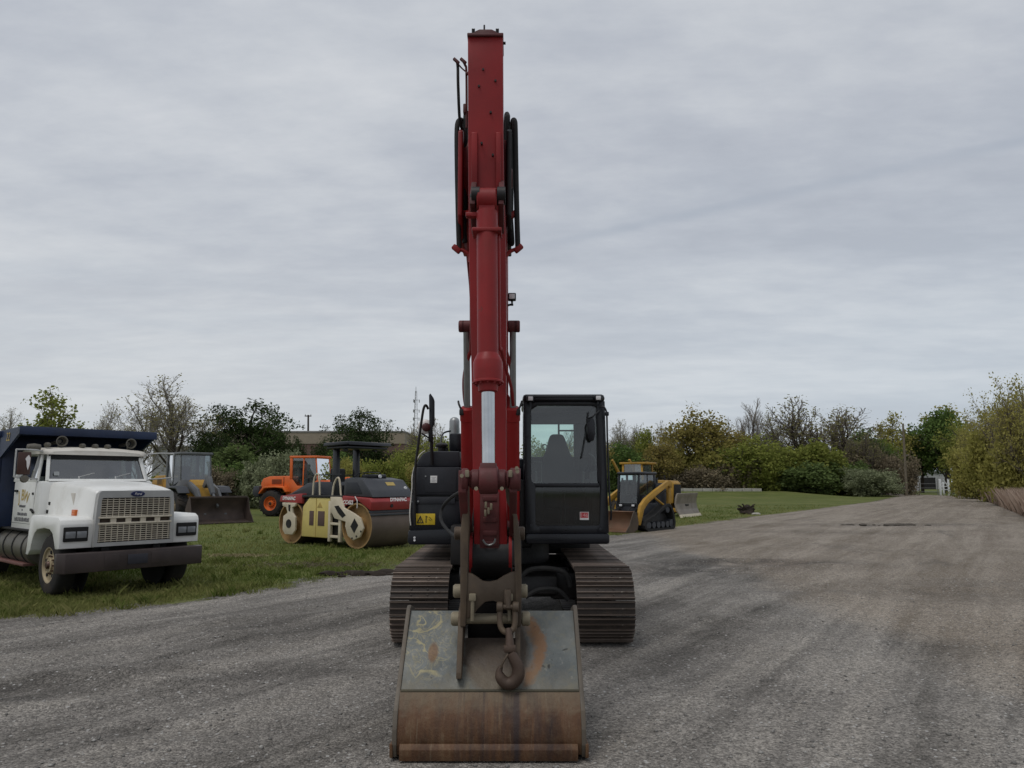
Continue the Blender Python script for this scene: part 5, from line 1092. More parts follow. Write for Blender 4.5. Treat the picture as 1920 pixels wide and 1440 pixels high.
# ---- wheel loaders ----------------------------------------------------------------
def wheel_loader(t, body, arm_m, bucket_m, rim, cabm, tall=3.24, by=-4.2, bw=2.7, wr=.69, detail=True):
    for s in (-1,1):
        wheel(t,(s*.98,1.5,wr),wr,.52,s,rim,.55,lugs=18,dish=.16); wheel(t,(s*.98,-1.5,wr),wr,.52,s,rim,.55,lugs=18,dish=.16)
    b=MB(); b.box((-.55,-2.1,.55),(.55,2.2,1.1),.05); b.box((-.9,1.2,.6),(.9,1.8,.9)); b.box((-.9,-1.8,.6),(.9,-1.2,.9)); b.build('frame',MAT['dark_steel'],t)
    b=MB(); b.prism([(.55,1.1),(.55,2.05),(.8,2.16),(1.9,2.14),(2.30,2.02),(2.42,1.78),(2.42,1.25),(2.1,1.15),(2.05,1.42),(1.5,1.56),(.95,1.45),(.85,1.1)],-.74,.74,bev=.03); hd=b.build('engine_hood',body,t)
    b=MB()
    for s in (-1,1):
        for k in range(5): b.box((min(s*.742,s*.752),1.15,1.72+k*.055),(max(s*.742,s*.752),1.75,1.745+k*.055))
        b.box((min(s*.742,s*.75),1.0,1.62),(max(s*.742,s*.75),1.03,2.1))
    b.build('side_louvre',MAT['dark_steel'],hd)
    b=MB(); b.prism([(2.36,1.05),(2.36,1.62),(2.72,1.60),(2.78,1.2),(2.6,1.0)],-1.0,1.0,bev=.04); b.build('counterweight',MAT['hood_grey'],t)
    for s in (-1,1):
        b=MB(); b.prism([(.62,1.28),(.80,1.50),(1.3,1.54),(1.9,1.50),(2.18,1.2),(2.24,1.24),(1.98,1.58),(1.3,1.63),(.76,1.58),(.56,1.32)],s*.74,s*1.24,bev=.01)
        b.build('rear_fender',body,t)
    b=MB(); b.prism([(-1.0,1.10),(-1.12,1.45),(-1.02,1.95),(-.5,1.66),(.2,1.62),(.42,1.9),(.62,2.1),(.62,1.1)],-.76,.76,bev=.02); cb=b.build('cab',cabm,t)
    b=MB(); top=tall
    b.box((-.80,-.98,top-.13),(.80,.70,top),.04); 
    for s in (-1,1):
        b.beam((s*.72,.58,2.0),(s*.72,.60,top-.1),.12,.16,.02); b.beam((s*.72,-1.0,1.9),(s*.70,-.86,top-.1),.06,.06,.01); b.beam((s*.74,-.15,1.66),(s*.72,-.15,top-.1),.05,.07,.01)
    b.build('cab_frame',cabm,cb)
    for s in (-1,1):
        b=MB(); b.quad((s*.74,-1.0,1.92),(s*.74,-.15,1.66),(s*.72,-.15,top-.12),(s*.70,-.86,top-.12)); b.build('side_window',MAT['dark_glass'],cb)
        b=MB(); b.quad((s*.74,-.15,1.66),(s*.74,.30,1.72),(s*.74,.56,2.05),(s*.72,.58,top-.12)); b.quad((s*.74,-.15,1.66),(s*.72,-.15,top-.12),(s*.72,.58,top-.12),(s*.739,-.1,1.67)); b.build('side_window',MAT['dark_glass'],cb)
    b=MB(); b.quad((-.70,-1.02,1.92),(.70,-1.02,1.92),(.68,-.87,top-.12),(-.68,-.87,top-.12)); b.build('windshield',MAT['dark_glass'],cb)
    b=MB(); b.quad((-.70,.60,2.1),(.70,.60,2.1),(.68,.60,top-.12),(-.68,.60,top-.12)); b.build('rear_window',MAT['dark_glass'],cb)
    b=MB(); b.box((-.28,-.1,1.65),(.28,.4,2.0),.06); b.box((-.28,.3,1.9),(.28,.45,2.6),.06); b.lathe([(.19,-.015),(.205,0),(.19,.015),(.18,0)],(0,-.5,2.12),(0,.6,.8),18,closed=True); b.box((-.08,-.62,1.65),(.08,-.5,2.1),.02); b.build('seat',MAT['seat'],cb)
    for s in (-1,1):
        b=MB(); b.prism([(-.72,1.2),(-.85,1.45),(-1.2,1.56),(-1.8,1.52),(-2.1,1.3),(-2.15,1.34),(-1.84,1.62),(-1.2,1.66),(-.78,1.56),(-.64,1.28)],s*.74,s*1.26,bev=.01)
        b.build('front_fender',MAT['hood_grey'],t)
    b=MB(); b.prism([(-1.05,.9),(-1.05,1.75),(-1.4,1.95),(-1.8,1.70),(-2.05,1.0),(-1.9,.7)],-.45,.45,bev=.03); b.build('arm_tower',body,t)
    for s in (-1,1):
        b=MB(); yb=by+.95
        b.prism([(-1.25,1.78),(-1.5,1.86),(-2.4,1.52),(yb+.35,.85),(yb-.02,.42),(yb+.04,.25),(yb+.4,.45),(-2.3,1.15),(-1.35,1.55)],s*.48-.06,s*.48+.06,bev=.012); b.build('lift_arm',arm_m,t)
        b=MB(); b.cyl((s*.30,-1.2,.95),(s*.36,-2.6,1.1),.06,n=12); b.cyl((s*.36,-2.5,1.09),(s*.40,yb+.5,.75),.035,n=10); b.build('lift_cylinder',MAT['hood_grey'],t)
    b=MB(); b.prism([(-1.9,1.62),(-2.2,2.08),(-2.5,2.1),(-2.95,1.35),(-2.85,1.2),(-2.35,1.75),(-2.1,1.55)],-.09,.09,bev=.012); b.beam((0,-2.88,1.3),(0,by+.75,.72),.09,.12,.01); b.build('bellcrank',arm_m,t)
    b=MB(); P=[(by-.02,.035),(by+.5,.03),(by+.82,.12),(by+.98,.36),(by+.96,.66),(by+.80,.95),(by+.66,1.14)]
    b.sheet([[(-bw/2,y,z),(0,y,z),(bw/2,y,z)] for y,z in P]); bk=b.build('bucket',bucket_m,t,solid=.03)
    for s in (-1,1):
        b=MB(); b.prism(P+[(by+.55,1.10),(by+.38,.55),(by+.1,.2)],s*bw/2-.015,s*bw/2+.015); b.build('side_plate',bucket_m,bk)
    b=MB(); b.box((-bw/2,by-.10,.02),(bw/2,by+.08,.05),.006); b.box((-bw/2,by+.62,1.11),(bw/2,by+.70,1.20),.01); b.build('cutting_edge',bucket_m,bk)
    return t
lo = thing('wheel_loader','orange wheel loader with its bucket hidden behind the tandem roller','wheel loader',(-11.2,41.3,0),R(75),'wheel loaders on the grass')
wheel_loader(lo,MAT['orange'],MAT['orange'],MAT['loader_bucket'],MAT['orange'],MAT['orange'])
ly = thing('wheel_loader','yellow and grey wheel loader with a wide brown bucket, behind the white dump truck','wheel loader',(-15.75,36.5,0),R(46),'wheel loaders on the grass')
MAT['loader_grey']=paint('loader_grey',(.10,.105,.11),.5,var=.15,dirt=(.2,.18,.15),damt=.5)
wheel_loader(ly,MAT['yellow'],MAT['loader_grey'],MAT['loader_bucket'],MAT['rim_cream'],MAT['loader_grey'])
# ---- compact track loader -----------------------------------------------------------
ct = thing('track_loader','yellow and black compact track loader facing left beside the excavator cab','track loader',(4.85,29.2,0),R(-45))
for s in (-1,1):
    x0,x1=s*.60,s*1.02
    outer=[(-.95,.12),(-1.0,.25),(-.92,.42),(-.30,.62),(.45,.98),(.66,1.02),(.84,.92),(.95,.70),(1.05,.30),(1.0,.10),(.85,.03),(-.75,.03)]
    inner=[(-.85,.16),(-.89,.25),(-.84,.34),(-.28,.53),(.48,.89),(.63,.92),(.76,.85),(.86,.66),(.95,.30),(.92,.17),(.82,.12),(-.72,.12)]
    b=MB(); b.frame(outer,inner,x0,x1); tr=b.build('rubber_track',MAT['rubber'],ct,bevel=.01)
    b=MB(); b.prism([(-.6,.2),(-.2,.52),(.5,.82),(.8,.5),(.8,.2)],s*.70,s*.80,bev=.01); b.build('track_frame',MAT['dark_steel'],tr)
    for yy in (-.62,-.32,-.02,.28,.58):
        b=MB(); b.lathe([(.03,-.14),(.12,-.14),(.12,.14),(.03,.14)],(s*.82,yy,.245),(s,0,0),16); b.build('roller',MAT['hood_grey'],tr)
    for yy,zz,rr in ((-.80,.25,.14),(.86,.27,.16),(.60,.80,.13)):
        b=MB(); b.lathe([(.03,-.16),(rr,-.15),(rr,.15),(.03,.16)],(s*.82,yy,zz),(s,0,0),18); b.build('idler',MAT['hood_grey'],tr)
    b=MB(); b.prism([(1.02,1.62),(1.0,1.84),(.80,1.90),(-.15,1.52),(-.78,1.22),(-1.08,.98),(-1.22,.55),(-1.25,.28),(-1.12,.26),(-1.0,.55),(-.88,.82),(-.62,1.05),(.0,1.36),(.75,1.68)],s*.80,s*.93,bev=.012); b.build('lift_arm',MAT['yellow'],ct)
    b=MB(); b.prism([(1.0,.75),(1.12,1.2),(1.08,1.72),(.92,1.78),(.92,1.2),(.86,.75)],s*.70,s*.82,bev=.01); b.cyl((s*.86,.7,.85),(s*.86,-.2,1.30),.045,n=12); b.build('arm_link',MAT['yellow'],ct)
b=MB(); b.box((-.60,-.62,.30),(.60,1.15,1.05),.04); b.prism([(.45,1.0),(.5,1.75),(.95,1.72),(1.2,1.5),(1.2,.6),(.9,.5)],-.6,.6,bev=.04); b.build('body',MAT['charcoal'],ct)
b=MB()
for s in (-1,1):
    b.beam((s*.46,-.62,1.0),(s*.46,-.52,2.14),.07,.08,.01); b.beam((s*.46,.50,1.0),(s*.46,.48,2.14),.07,.12,.01); b.box((s*.46-.025,-.5,1.0),(s*.46+.025,.5,1.35),.01); b.beam((s*.46,0,1.0),(s*.46,0,2.14),.05,.05)
b.box((-.52,-.60,2.10),(.52,.62,2.22),.04); b.box((-.50,-.66,.96),(.50,-.58,1.04)); cb=b.build('cab',MAT['black'],ct)
b=MB(); b.quad((-.43,-.61,1.04),(.43,-.61,1.04),(.43,-.52,2.1),(-.43,-.52,2.1)); b.build('front_window',MAT['glass'],cb)
for s in (-1,1):
    b=MB(); b.quad((s*.475,-.52,1.35),(s*.475,.48,1.35),(s*.475,.48,2.1),(s*.475,-.50,2.1)); b.build('side_window',MAT['dark_glass'],cb)
b=MB(); b.quad((-.43,.5,1.1),(.43,.5,1.1),(.43,.5,2.1),(-.43,.5,2.1)); b.build('rear_window',MAT['glass'],cb)
b=MB(); b.box((-.22,-.1,1.0),(.22,.3,1.25),.05); b.box((-.22,.22,1.2),(.22,.36,1.85),.05); b.build('seat',MAT['seat'],cb)
b=MB()
for x in (-.3,.28): b.box((x-.06,-.70,.92),(x+.06,-.66,.99),.01)
b.build('headlight',MAT['lamp_glass'],cb)
P=[(-2.10,.04),(-1.62,.03),(-1.38,.12),(-1.30,.36),(-1.36,.62),(-1.52,.78)]
b=MB(); b.sheet([[(-.95,y,z),(0,y,z),(.95,y,z)] for y,z in P]); bk=b.build('bucket',paint('rusty_small_bucket',(.16,.085,.05),.6,.2,var=.3,dirt=(.22,.17,.10),damt=.6,dscale=3),ct,solid=.03)
for s in (-1,1):
    b=MB(); b.prism(P+[(-1.62,.72),(-1.85,.30)],s*.95-.015,s*.95+.015); b.build('side_plate',MAT['worn_steel'],bk)
b=MB(); b.box((-.85,-1.30,.25),(.85,-1.18,.75),.03); b.cyl((-.4,-.6,.8),(-.4,-1.25,.55),.045,n=10); b.cyl((.4,-.6,.8),(.4,-1.25,.55),.045,n=10); b.build('quick_coupler',MAT['dark_steel'],ct)
b=MB()
for pts in ([(.3,-.62,.9),(.32,-.95,.85),(.3,-1.15,.6)],[(-.3,-.62,.9),(-.34,-.95,.8),(-.3,-1.15,.6)],[(.72,.9,1.5),(.74,.3,1.3),(.74,-.5,1.0),(.72,-1.0,.75)]): b.tube(pts,.022,6)
b.build('hose',MAT['rubber'],ct)
b=MB(); b.box((-.5,.5,1.72),(.5,1.1,1.80),.02); b.box((-.2,.6,1.8),(.3,1.0,1.92),.03); b.cyl((.35,.8,1.75),(.35,.8,2.0),.04,n=8); b.build('engine_lid',MAT['charcoal'],ct)
# ---- bulldozer --------------------------------------------------------------------------
dz = thing('bulldozer','yellow bulldozer with a scoured grey blade lowered on the grass, behind the compact track loader','bulldozer',(7.45,41.8,0),R(56))
for s in (-1,1):
    outer=[(-1.35,.25),(-1.42,.48),(-1.30,.74),(-1.05,.86),(1.15,.86),(1.45,.74),(1.55,.48),(1.45,.2),(1.2,.02),(-1.1,.02)]; inner=[(y*.93,.05+(z-.05)*.84+.04) for y,z in outer]
    b=MB(); b.frame(outer,inner,s*.72,s*1.20); tr=b.build('track',MAT['track'],dz)
    b=MB()
    for k in range(26):
        t=k/25; b.box((min(s*.71,s*1.21),-1.1+2.3*t-.02,.855),(max(s*.71,s*1.21),-1.1+2.3*t+.02,.90))
    for k in range(7): b.box((min(s*.71,s*1.21),-1.45+.0*k,.15+.09*k-.02),(max(s*.71,s*1.21),-1.40,.15+.09*k+.02))
    b.build('grouser',MAT['track'],tr)
    b=MB(); b.box((s*.96-.12,-1.2,.2),(s*.96+.12,1.3,.6),.03); b.cyl((s*.80,-1.05,.45),(s*1.15,-1.05,.45),.33,n=22); b.cyl((s*.80,1.15,.45),(s*1.15,1.15,.45),.33,n=22); b.build('track_frame',MAT['yellow'],tr)
    b=MB(); b.beam((s*1.0,-.3,.5),(s*1.05,-2.25,.35),.14,.2,.02); b.build('push_arm',MAT['yellow'],dz)
b=MB(); b.prism([(-1.75,.70),(-1.80,1.75),(-1.65,1.90),(-.25,1.95),(-.25,.70)],-.52,.52,bev=.03); b.box((-.7,-.3,.6),(.7,1.6,1.25),.03); hd=b.build('engine_hood',MAT['yellow'],dz)
b=MB(); b.box((-.45,-1.835,.85),(.45,-1.78,1.7),.01)
for s in (-1,1): b.box((min(s*.52,s*.53),-1.35,1.0),(max(s*.52,s*.53),-.5,1.6),.005)
b.build('radiator_grille',MAT['void'],hd)
b=MB(); b.cyl((.2,-1.0,1.9),(.2,-1.0,2.2),.05,n=10); b.box((-.3,-.6,1.9),(.3,-.3,2.05),.04); b.build('exhaust_stack',MAT['dark_steel'],dz)
b=MB()
for s in (-1,1):
    b.beam((s*.68,-.15,1.2),(s*.68,-.05,2.82),.09,.09,.01); b.beam((s*.68,1.1,1.2),(s*.68,1.05,2.82),.1,.12,.01); b.box((s*.68-.03,-.1,1.2),(s*.68+.03,1.1,1.7),.01)
b.box((-.80,-.30,2.80),(.80,1.25,2.92),.03); cb=b.build('cab',MAT['yellow'],dz)
for s in (-1,1):
    b=MB(); b.quad((s*.69,-.1,1.7),(s*.69,1.05,1.7),(s*.69,1.05,2.8),(s*.69,-.05,2.8)); b.build('side_window',MAT['dark_glass'],cb)
b=MB(); b.quad((-.64,-.12,1.3),(.64,-.12,1.3),(.64,-.06,2.8),(-.64,-.06,2.8)); b.build('front_window',MAT['dark_glass'],cb)
b=MB(); b.box((-.3,.3,1.25),(.3,.8,1.6),.05); b.box((-.3,.7,1.5),(.3,.9,2.2),.05); b.build('seat',MAT['seat'],cb)
bp=[(-2.42,1.24),(-2.34,1.0),(-2.30,.70),(-2.36,.40),(-2.55,.03),(-2.50,.02),(-2.26,.38),(-2.20,.70),(-2.24,1.02),(-2.34,1.25)]
b=MB(); b.prism(bp,-1.48,1.48,bev=.008); bl=b.build('blade',MAT['blade'],dz)
b=MB(); b.prism([(-2.58,.0),(-2.50,.15),(-2.46,.15),(-2.52,.0)],-1.5,1.5); b.build('cutting_edge',MAT['cream'],bl)
b=MB(); b.beam((0,-1.75,.75),(0,-2.3,.5),.5,.3,.03); b.cyl((-.35,-1.6,1.3),(-.4,-2.25,.8),.05,n=10); b.cyl((.35,-1.6,1.3),(.4,-2.25,.8),.05,n=10); b.build('blade_linkage',MAT['dark_steel'],dz)
# ---- small loader behind, arms raised ------------------------------------------------------
sk = thing('skid_steer','small yellow loader with two raised lift arms, half hidden behind the excavator cab','skid steer',(7.7,50.2,0),R(-35))
for s in (-1,1):
    b=MB(); b.prism([(1.0,1.5),(1.0,1.78),(.4,2.2),(-.9,3.32),(-1.02,3.24),(.25,2.0)],s*.62-.06,s*.62+.06,bev=.01); b.build('lift_arm',MAT['yellow'],sk)
    for y in (-.5,.55): wheel(sk,(s*.72,y,.42),.42,.3,s,MAT['yellow'],.5,lugs=12)
b=MB(); b.box((-.55,-.75,.3),(.55,1.0,1.2),.05); b.prism([(.3,1.2),(.4,1.75),(.95,1.7),(1.15,1.3),(1.1,.5)],-.55,.55,bev=.03); b.build('body',MAT['yellow'],sk)
b=MB()
for s in (-1,1): b.beam((s*.42,-.6,1.1),(s*.42,-.5,2.05),.07,.08); b.beam((s*.42,.4,1.1),(s*.42,.4,2.05),.07,.1); b.box((s*.42-.02,-.5,1.1),(s*.42+.02,.4,1.4))
b.box((-.5,-.6,2.0),(.5,.5,2.12),.04); cb=b.build('cab',MAT['black'],sk)
b=MB(); b.quad((-.4,-.58,1.1),(.4,-.58,1.1),(.4,-.5,2.02),(-.4,-.5,2.02)); b.build('front_window',MAT['dark_glass'],cb)
# ------------------------------------------------------------------ vegetation and background
def leaf_mat(name, c1, c2, c3=None, trans=.35):
    m, nt, N, L = nodes_of(name)
    at = N('ShaderNodeAttribute'); at.attribute_name = 'tint'; oi = N('ShaderNodeObjectInfo')
    c = mixc(nt, at.outputs['Fac'], c1, c2)
    if c3 is not None: c = mixc(nt, mrange(nt, oi.outputs['Random'], .2, 1, 0, .55), c, c3)
    d = N('ShaderNodeBsdfDiffuse'); t = N('ShaderNodeBsdfTranslucent'); mx = N('ShaderNodeMixShader'); o = N('ShaderNodeOutputMaterial')
    L(c, d.inputs[0]); L(c, t.inputs[0]); mx.inputs[0].default_value = trans
    L(d.outputs[0], mx.inputs[1]); L(t.outputs[0], mx.inputs[2]); L(mx.outputs[0], o.inputs[0]); return m
MAT['bark'] = paint('grey_bark', (.085,.070,.055), .9, var=.3, dirt=(.13,.115,.095), damt=.5, dscale=4, spec=.1, bump=.4)
MAT['bark_dark'] = paint('dark_bark', (.045,.037,.030), .9, var=.3, dirt=(.08,.07,.055), damt=.5, dscale=4, spec=.1, bump=.4)
MAT['twig'] = plain('twig_brown', (.14,.115,.092), .9)
MAT['twig_grey'] = plain('twig_grey', (.25,.225,.195), .9)
LM = {
 'sparse': leaf_mat('fresh_yellow_green_leaf', (.16,.19,.035), (.25,.27,.07), None, .45),
 'bud': leaf_mat('pale_bud', (0.259,0.236,0.106), (0.335,0.304,0.137), (0.198,0.198,0.091), .4),
 'pine': leaf_mat('pine_needle', (0.027,0.045,0.018), (0.068,0.093,0.036), (0.045,0.069,0.021), .15),
 'oak': leaf_mat('olive_brown_leaf', (0.187,0.177,0.054), (0.386,0.294,0.106), (0.253,0.227,0.068), .35),
 'green': leaf_mat('green_leaf', (0.145,0.186,0.036), (0.312,0.323,0.088), (0.243,0.252,0.073), .4),
 'deep': leaf_mat('deep_green_leaf', (0.064,0.110,0.035), (0.158,0.225,0.064), (0.145,0.173,0.073), .3),
 'hedge': leaf_mat('yellow_green_leaf', (0.234,0.234,0.056), (0.445,0.409,0.129), (0.351,0.304,0.105), .45),
 'olive': leaf_mat('silver_green_leaf', (0.175,0.199,0.111), (0.304,0.328,0.199), None, .3),
 'brown': leaf_mat('brown_twiggy_leaf', (0.164,0.143,0.099), (0.288,0.233,0.151), (0.206,0.171,0.123), .3),
}
class Grow:
    def __init__(s, seed): s.r = random.Random(seed); s.V=[[],[]]; s.F=[[],[]]; s.tips=[]
    def tube(s, pts, r0, r1, part, n):
        V, F = s.V[part], s.F[part]; base=len(V); K=len(pts)
        for i,p in enumerate(pts):
            d=(pts[min(i+1,K-1)]-pts[max(i-1,0)]).normalized(); a,b,_=frame_of(d); rr=r0+(r1-r0)*i/(K-1)
            for k in range(n):
                t=2*math.pi*k/n; V.append(tuple(p+(a*math.cos(t)+b*math.sin(t))*rr))
        for i in range(K-1):
            for k in range(n): F.append((base+i*n+k,base+i*n+(k+1)%n,base+(i+1)*n+(k+1)%n,base+(i+1)*n+k))
    def branch(s, p, d, L, rad, lev, P):
        r=s.r; K=max(3,int(5-lev)); pts=[p.copy()]; dd=d.copy(); step=L/K
        for i in range(K):
            g=P['gnarl']*(1+.4*lev)*(1 if lev else .6); dd=(dd+Vector((r.uniform(-g,g),r.uniform(-g,g),r.uniform(-g,g)+P['up']*(.25 if lev else .35)))).normalized(); pts.append(pts[-1]+dd*step)
        s.tube(pts, rad, rad*P['taper'], 0 if lev<=P['trunk_lev'] else 1, 6 if lev==0 else (4 if lev==1 else 3))
        if lev>=P['levels']:
            s.tips.append((pts[-1],lev)); 
            if P.get('midtips'): s.tips.append((pts[len(pts)//2],lev))
            return
        nb=P['n'][min(lev,len(P['n'])-1)]; nb=max(1,nb+r.randint(-1,1)) if nb>2 else nb
        start=P['start'] if lev==0 else .25; az=r.uniform(0,6.28)
        for k in range(nb):
            t=start+(1-start)*((k+r.uniform(.1,.9))/nb); i=min(K-1,int(t*K)); f=t*K-i; q=pts[i].lerp(pts[i+1],min(1,f))
            dl=(pts[i+1]-pts[i]).normalized(); a,b,_=frame_of(dl); az+=2.4+r.uniform(-.5,.5); ang=R(P['ang'])*r.uniform(.65,1.25)
            if lev==0: ang*=1.15-.5*t
            nd=(dl*math.cos(ang)+(a*math.cos(az)+b*math.sin(az))*math.sin(ang)).normalized()
            LL=L*P['ratio']*r.uniform(.75,1.2)*(((.5+.75*math.sin(math.pi*min(1,max(0,(t-start)/(1-start)*.80+.16)))) if P.get('dome') else (1.15-.45*t)) if lev==0 else 1)
            s.branch(q,nd,LL,max(P['rmin'],rad*(1-.45*t)*P['rr']),lev+1,P)
        s.branch(pts[-1],dd,L*P['ratio']*.9,max(P['rmin'],rad*P['taper']),lev+1,P)
def leaves(tips, per, spread, size, seed, flat=.0, thin=1.0, cull=0):
    rng=np.random.default_rng(seed); C=np.array([tuple(t[0]) for t in tips]); n=len(C)*per
    cl=np.repeat(np.arange(len(C)),per); c=C[cl]+np.clip(rng.normal(0,spread,(n,3)),-1.7*spread,1.7*spread)*np.array([1,1,1-flat])
    u=rng.normal(size=(n,3)); u/=np.linalg.norm(u,axis=1)[:,None]; v=np.cross(u,rng.normal(size=(n,3))); v/=np.linalg.norm(v,axis=1)[:,None]
    s=size*rng.uniform(.35,1.5,n)[:,None]; a=u*s*.5; b=v*s*.5*thin
    V=np.stack([c-a-b*.5,c-a*.1-b,c+a,c+a*.1+b],1).reshape(-1,3); F=np.arange(n*4).reshape(-1,4)
    tint=np.clip(rng.uniform(0,1,len(C))[cl]*.55+rng.uniform(0,1,n)*.45,0,1)
    return V,F,np.repeat(tint,4)
def make_mesh(name, V, F, mats, tint=None, mi=None):
    me=bpy.data.meshes.new(name); V=np.asarray(V,dtype=np.float32)
    me.vertices.add(len(V)); me.vertices.foreach_set('co',V.ravel())
    ks=np.array([len(f) for f in F]) if not isinstance(F,np.ndarray) else np.full(len(F),F.shape[1]); fl=np.concatenate([np.asarray(f) for f in F]) if not isinstance(F,np.ndarray) else F.ravel()
    me.loops.add(len(fl)); me.loops.foreach_set('vertex_index',fl.astype(np.int32)); me.polygons.add(len(ks)); me.polygons.foreach_set('loop_start',np.concatenate([[0],np.cumsum(ks)[:-1]]).astype(np.int32)); me.polygons.foreach_set('loop_total',ks.astype(np.int32))
    for m in mats: me.materials.append(m)
    if mi is not None: me.polygons.foreach_set('material_index',np.asarray(mi,dtype=np.int32))
    me.update(calc_edges=True)
    if tint is not None:
        a=me.attributes.new('tint','FLOAT','POINT'); a.data.foreach_set('value',np.asarray(tint,dtype=np.float32))
    return me
PROTO={}
def proto(kind, seed, P, leaf=None, per=0, spread=.4, size=.3, stems=1, flat=0, thin=1, bark='bark', twig='twig', drop=1.0):
    best=None
    for q_ in range(10):                      # keep the best balanced of ten growths
        g=Grow(seed+100*q_)
        stems_grow(g,P,stems)
        c=sum((t[0] for t in g.tips),Vector())/len(g.tips); s_=math.hypot(c.x,c.y)/max(.1,c.z)
        if best is None or s_<best[0]: best=(s_,g)
    g=best[1]; r=g.r
    proto_rest(kind,g,r,seed,leaf,per,spread,size,flat,thin,bark,twig,drop)
def stems_grow(g,P,stems):
    r=g.r
    for k in range(stems):
        if stems==1: p,d=Vector((0,0,0)),Vector((r.uniform(-.05,.05),r.uniform(-.05,.05),1)).normalized()
        else:
            a=r.uniform(0,6.28); q=r.uniform(.1,P.get('base',.6)); p=Vector((math.cos(a)*q,math.sin(a)*q,0)); d=Vector((math.cos(a)*P.get('lean',.5)*r.uniform(.3,1.2),math.sin(a)*P.get('lean',.5)*r.uniform(.3,1.2),1)).normalized()
        g.branch(p,d,P['L']*r.uniform(.85,1.1),P['rad'],0,P)
def proto_rest(kind,g,r,seed,leaf,per,spread,size,flat,thin,bark,twig,drop):
    tips=[t for t in g.tips if r.random()<drop]
    V=list(g.V[1]); F=[tuple(f) for f in g.F[1]]; nb=len(F); tint=[.5]*len(V)
    if leaf and per:
        LV,LF,lt=leaves(tips,per,spread,size,seed,flat,thin); off=len(V); V=(np.concatenate([np.array(V).reshape(-1,3),LV]) if off else LV); F=F+[tuple(f) for f in (LF+off)]; tint=np.concatenate([np.array(tint),lt])
    crown=make_mesh(kind+'_crown',V,F,[MAT[twig],LM[leaf] if leaf else MAT[twig]],tint,[0]*nb+[1]*(len(F)-nb))
    trunk=make_mesh(kind+'_trunk',np.array(g.V[0]),[tuple(f) for f in g.F[0]],[MAT[bark]])
    A_=np.array(V); h=np.percentile(A_[:,2],99.7); w=np.percentile(A_[:,0],98.5)-np.percentile(A_[:,0],1.5)
    PROTO.setdefault(kind,[]).append((trunk,crown,h,w))
BARE=dict(gnarl=.10,up=.5,taper=.62,trunk_lev=1,levels=5,n=[8,4,3,3,2],start=.26,ang=40,ratio=.58,rr=.55,rmin=.012,L=5.2,rad=.20)
for s_ in (3,14): proto('bare_tree',s_,BARE,'bud',2,.14,.10,bark='bark',twig='twig_grey',drop=.7)
proto('bare_tree',27,dict(BARE,ang=34,n=[7,4,3,3,2],up=.55),None,bark='bark',twig='twig_grey')
for s_ in (5,6): proto('bare_shrubby_tree',s_,dict(BARE,L=3.6,rad=.13,lean=.55,base=.5,ang=32,up=.5,levels=4,n=[5,4,3,3],rmin=.014),'bud',2,.15,.10,stems=5,bark='bark_dark',twig='twig',drop=.8)
proto('budding_tree',8,dict(BARE,L=5.0,rad=.15,ang=36,n=[6,4,3,3,2],levels=4),'sparse',7,.24,.20,drop=.72)
proto('budding_tree',9,dict(BARE,L=5.4,rad=.15,ang=30,up=.5,n=[6,4,3,3,2],levels=4),'hedge',7,.26,.20,drop=.9)
PINE=dict(dome=1,gnarl=.12,up=.25,taper=.6,trunk_lev=1,levels=3,n=[15,5,3],start=.30,ang=70,ratio=.46,rr=.42,rmin=.02,L=6.5,rad=.22)
for s_ in (11,12,13): proto('pine_tree',s_,PINE,'pine',42,.34,.27,flat=.3,thin=.45,bark='bark_dark',twig='twig',drop=.9)
OAK=dict(gnarl=.14,up=.25,taper=.6,trunk_lev=1,levels=4,n=[7,4,3,2],start=.25,ang=46,ratio=.60,rr=.55,rmin=.018,L=5,rad=.22)
for s_ in (21,22): proto('oak_tree',s_,OAK,'oak',14,.44,.25,bark='bark_dark',drop=.85)
for s_ in (23,24): proto('leafy_tree',s_,OAK,'green',15,.44,.26,drop=.9)
for s_ in (25,26): proto('dark_tree',s_,dict(OAK,start=.35),'deep',20,.45,.29,bark='bark_dark',drop=.95)
BUSH=dict(gnarl=.16,up=.15,taper=.6,trunk_lev=0,levels=3,n=[6,4,3],start=.08,ang=48,ratio=.58,rr=.6,rmin=.01,L=1.9,rad=.05,lean=.8,base=.7,midtips=1)
for s_ in (31,32): proto('green_bush',s_,BUSH,'green',11,.22,.17,stems=8)
for s_ in (33,34): proto('yellow_bush',s_,BUSH,'hedge',10,.22,.16,stems=8)
for s_ in (35,): proto('olive_shrub',s_,BUSH,'olive',11,.18,.13,stems=8)
for s_ in (37,38): proto('brown_bush',s_,BUSH,'brown',8,.22,.15,stems=9,twig='twig')
for s_ in (39,): proto('dark_bush',s_,BUSH,'deep',12,.24,.18,stems=8)
HEDGE=dict(gnarl=.14,up=.35,taper=.6,trunk_lev=1,levels=4,n=[6,4,3,3],start=.10,ang=38,ratio=.60,rr=.55,rmin=.010,L=3.8,rad=.09,lean=.38,base=.8)
for s_ in (41,42,43): proto('roadside_tree',s_,HEDGE,'hedge',5,.25,.14,stems=4,bark='bark_dark',drop=.85)
CNT={}
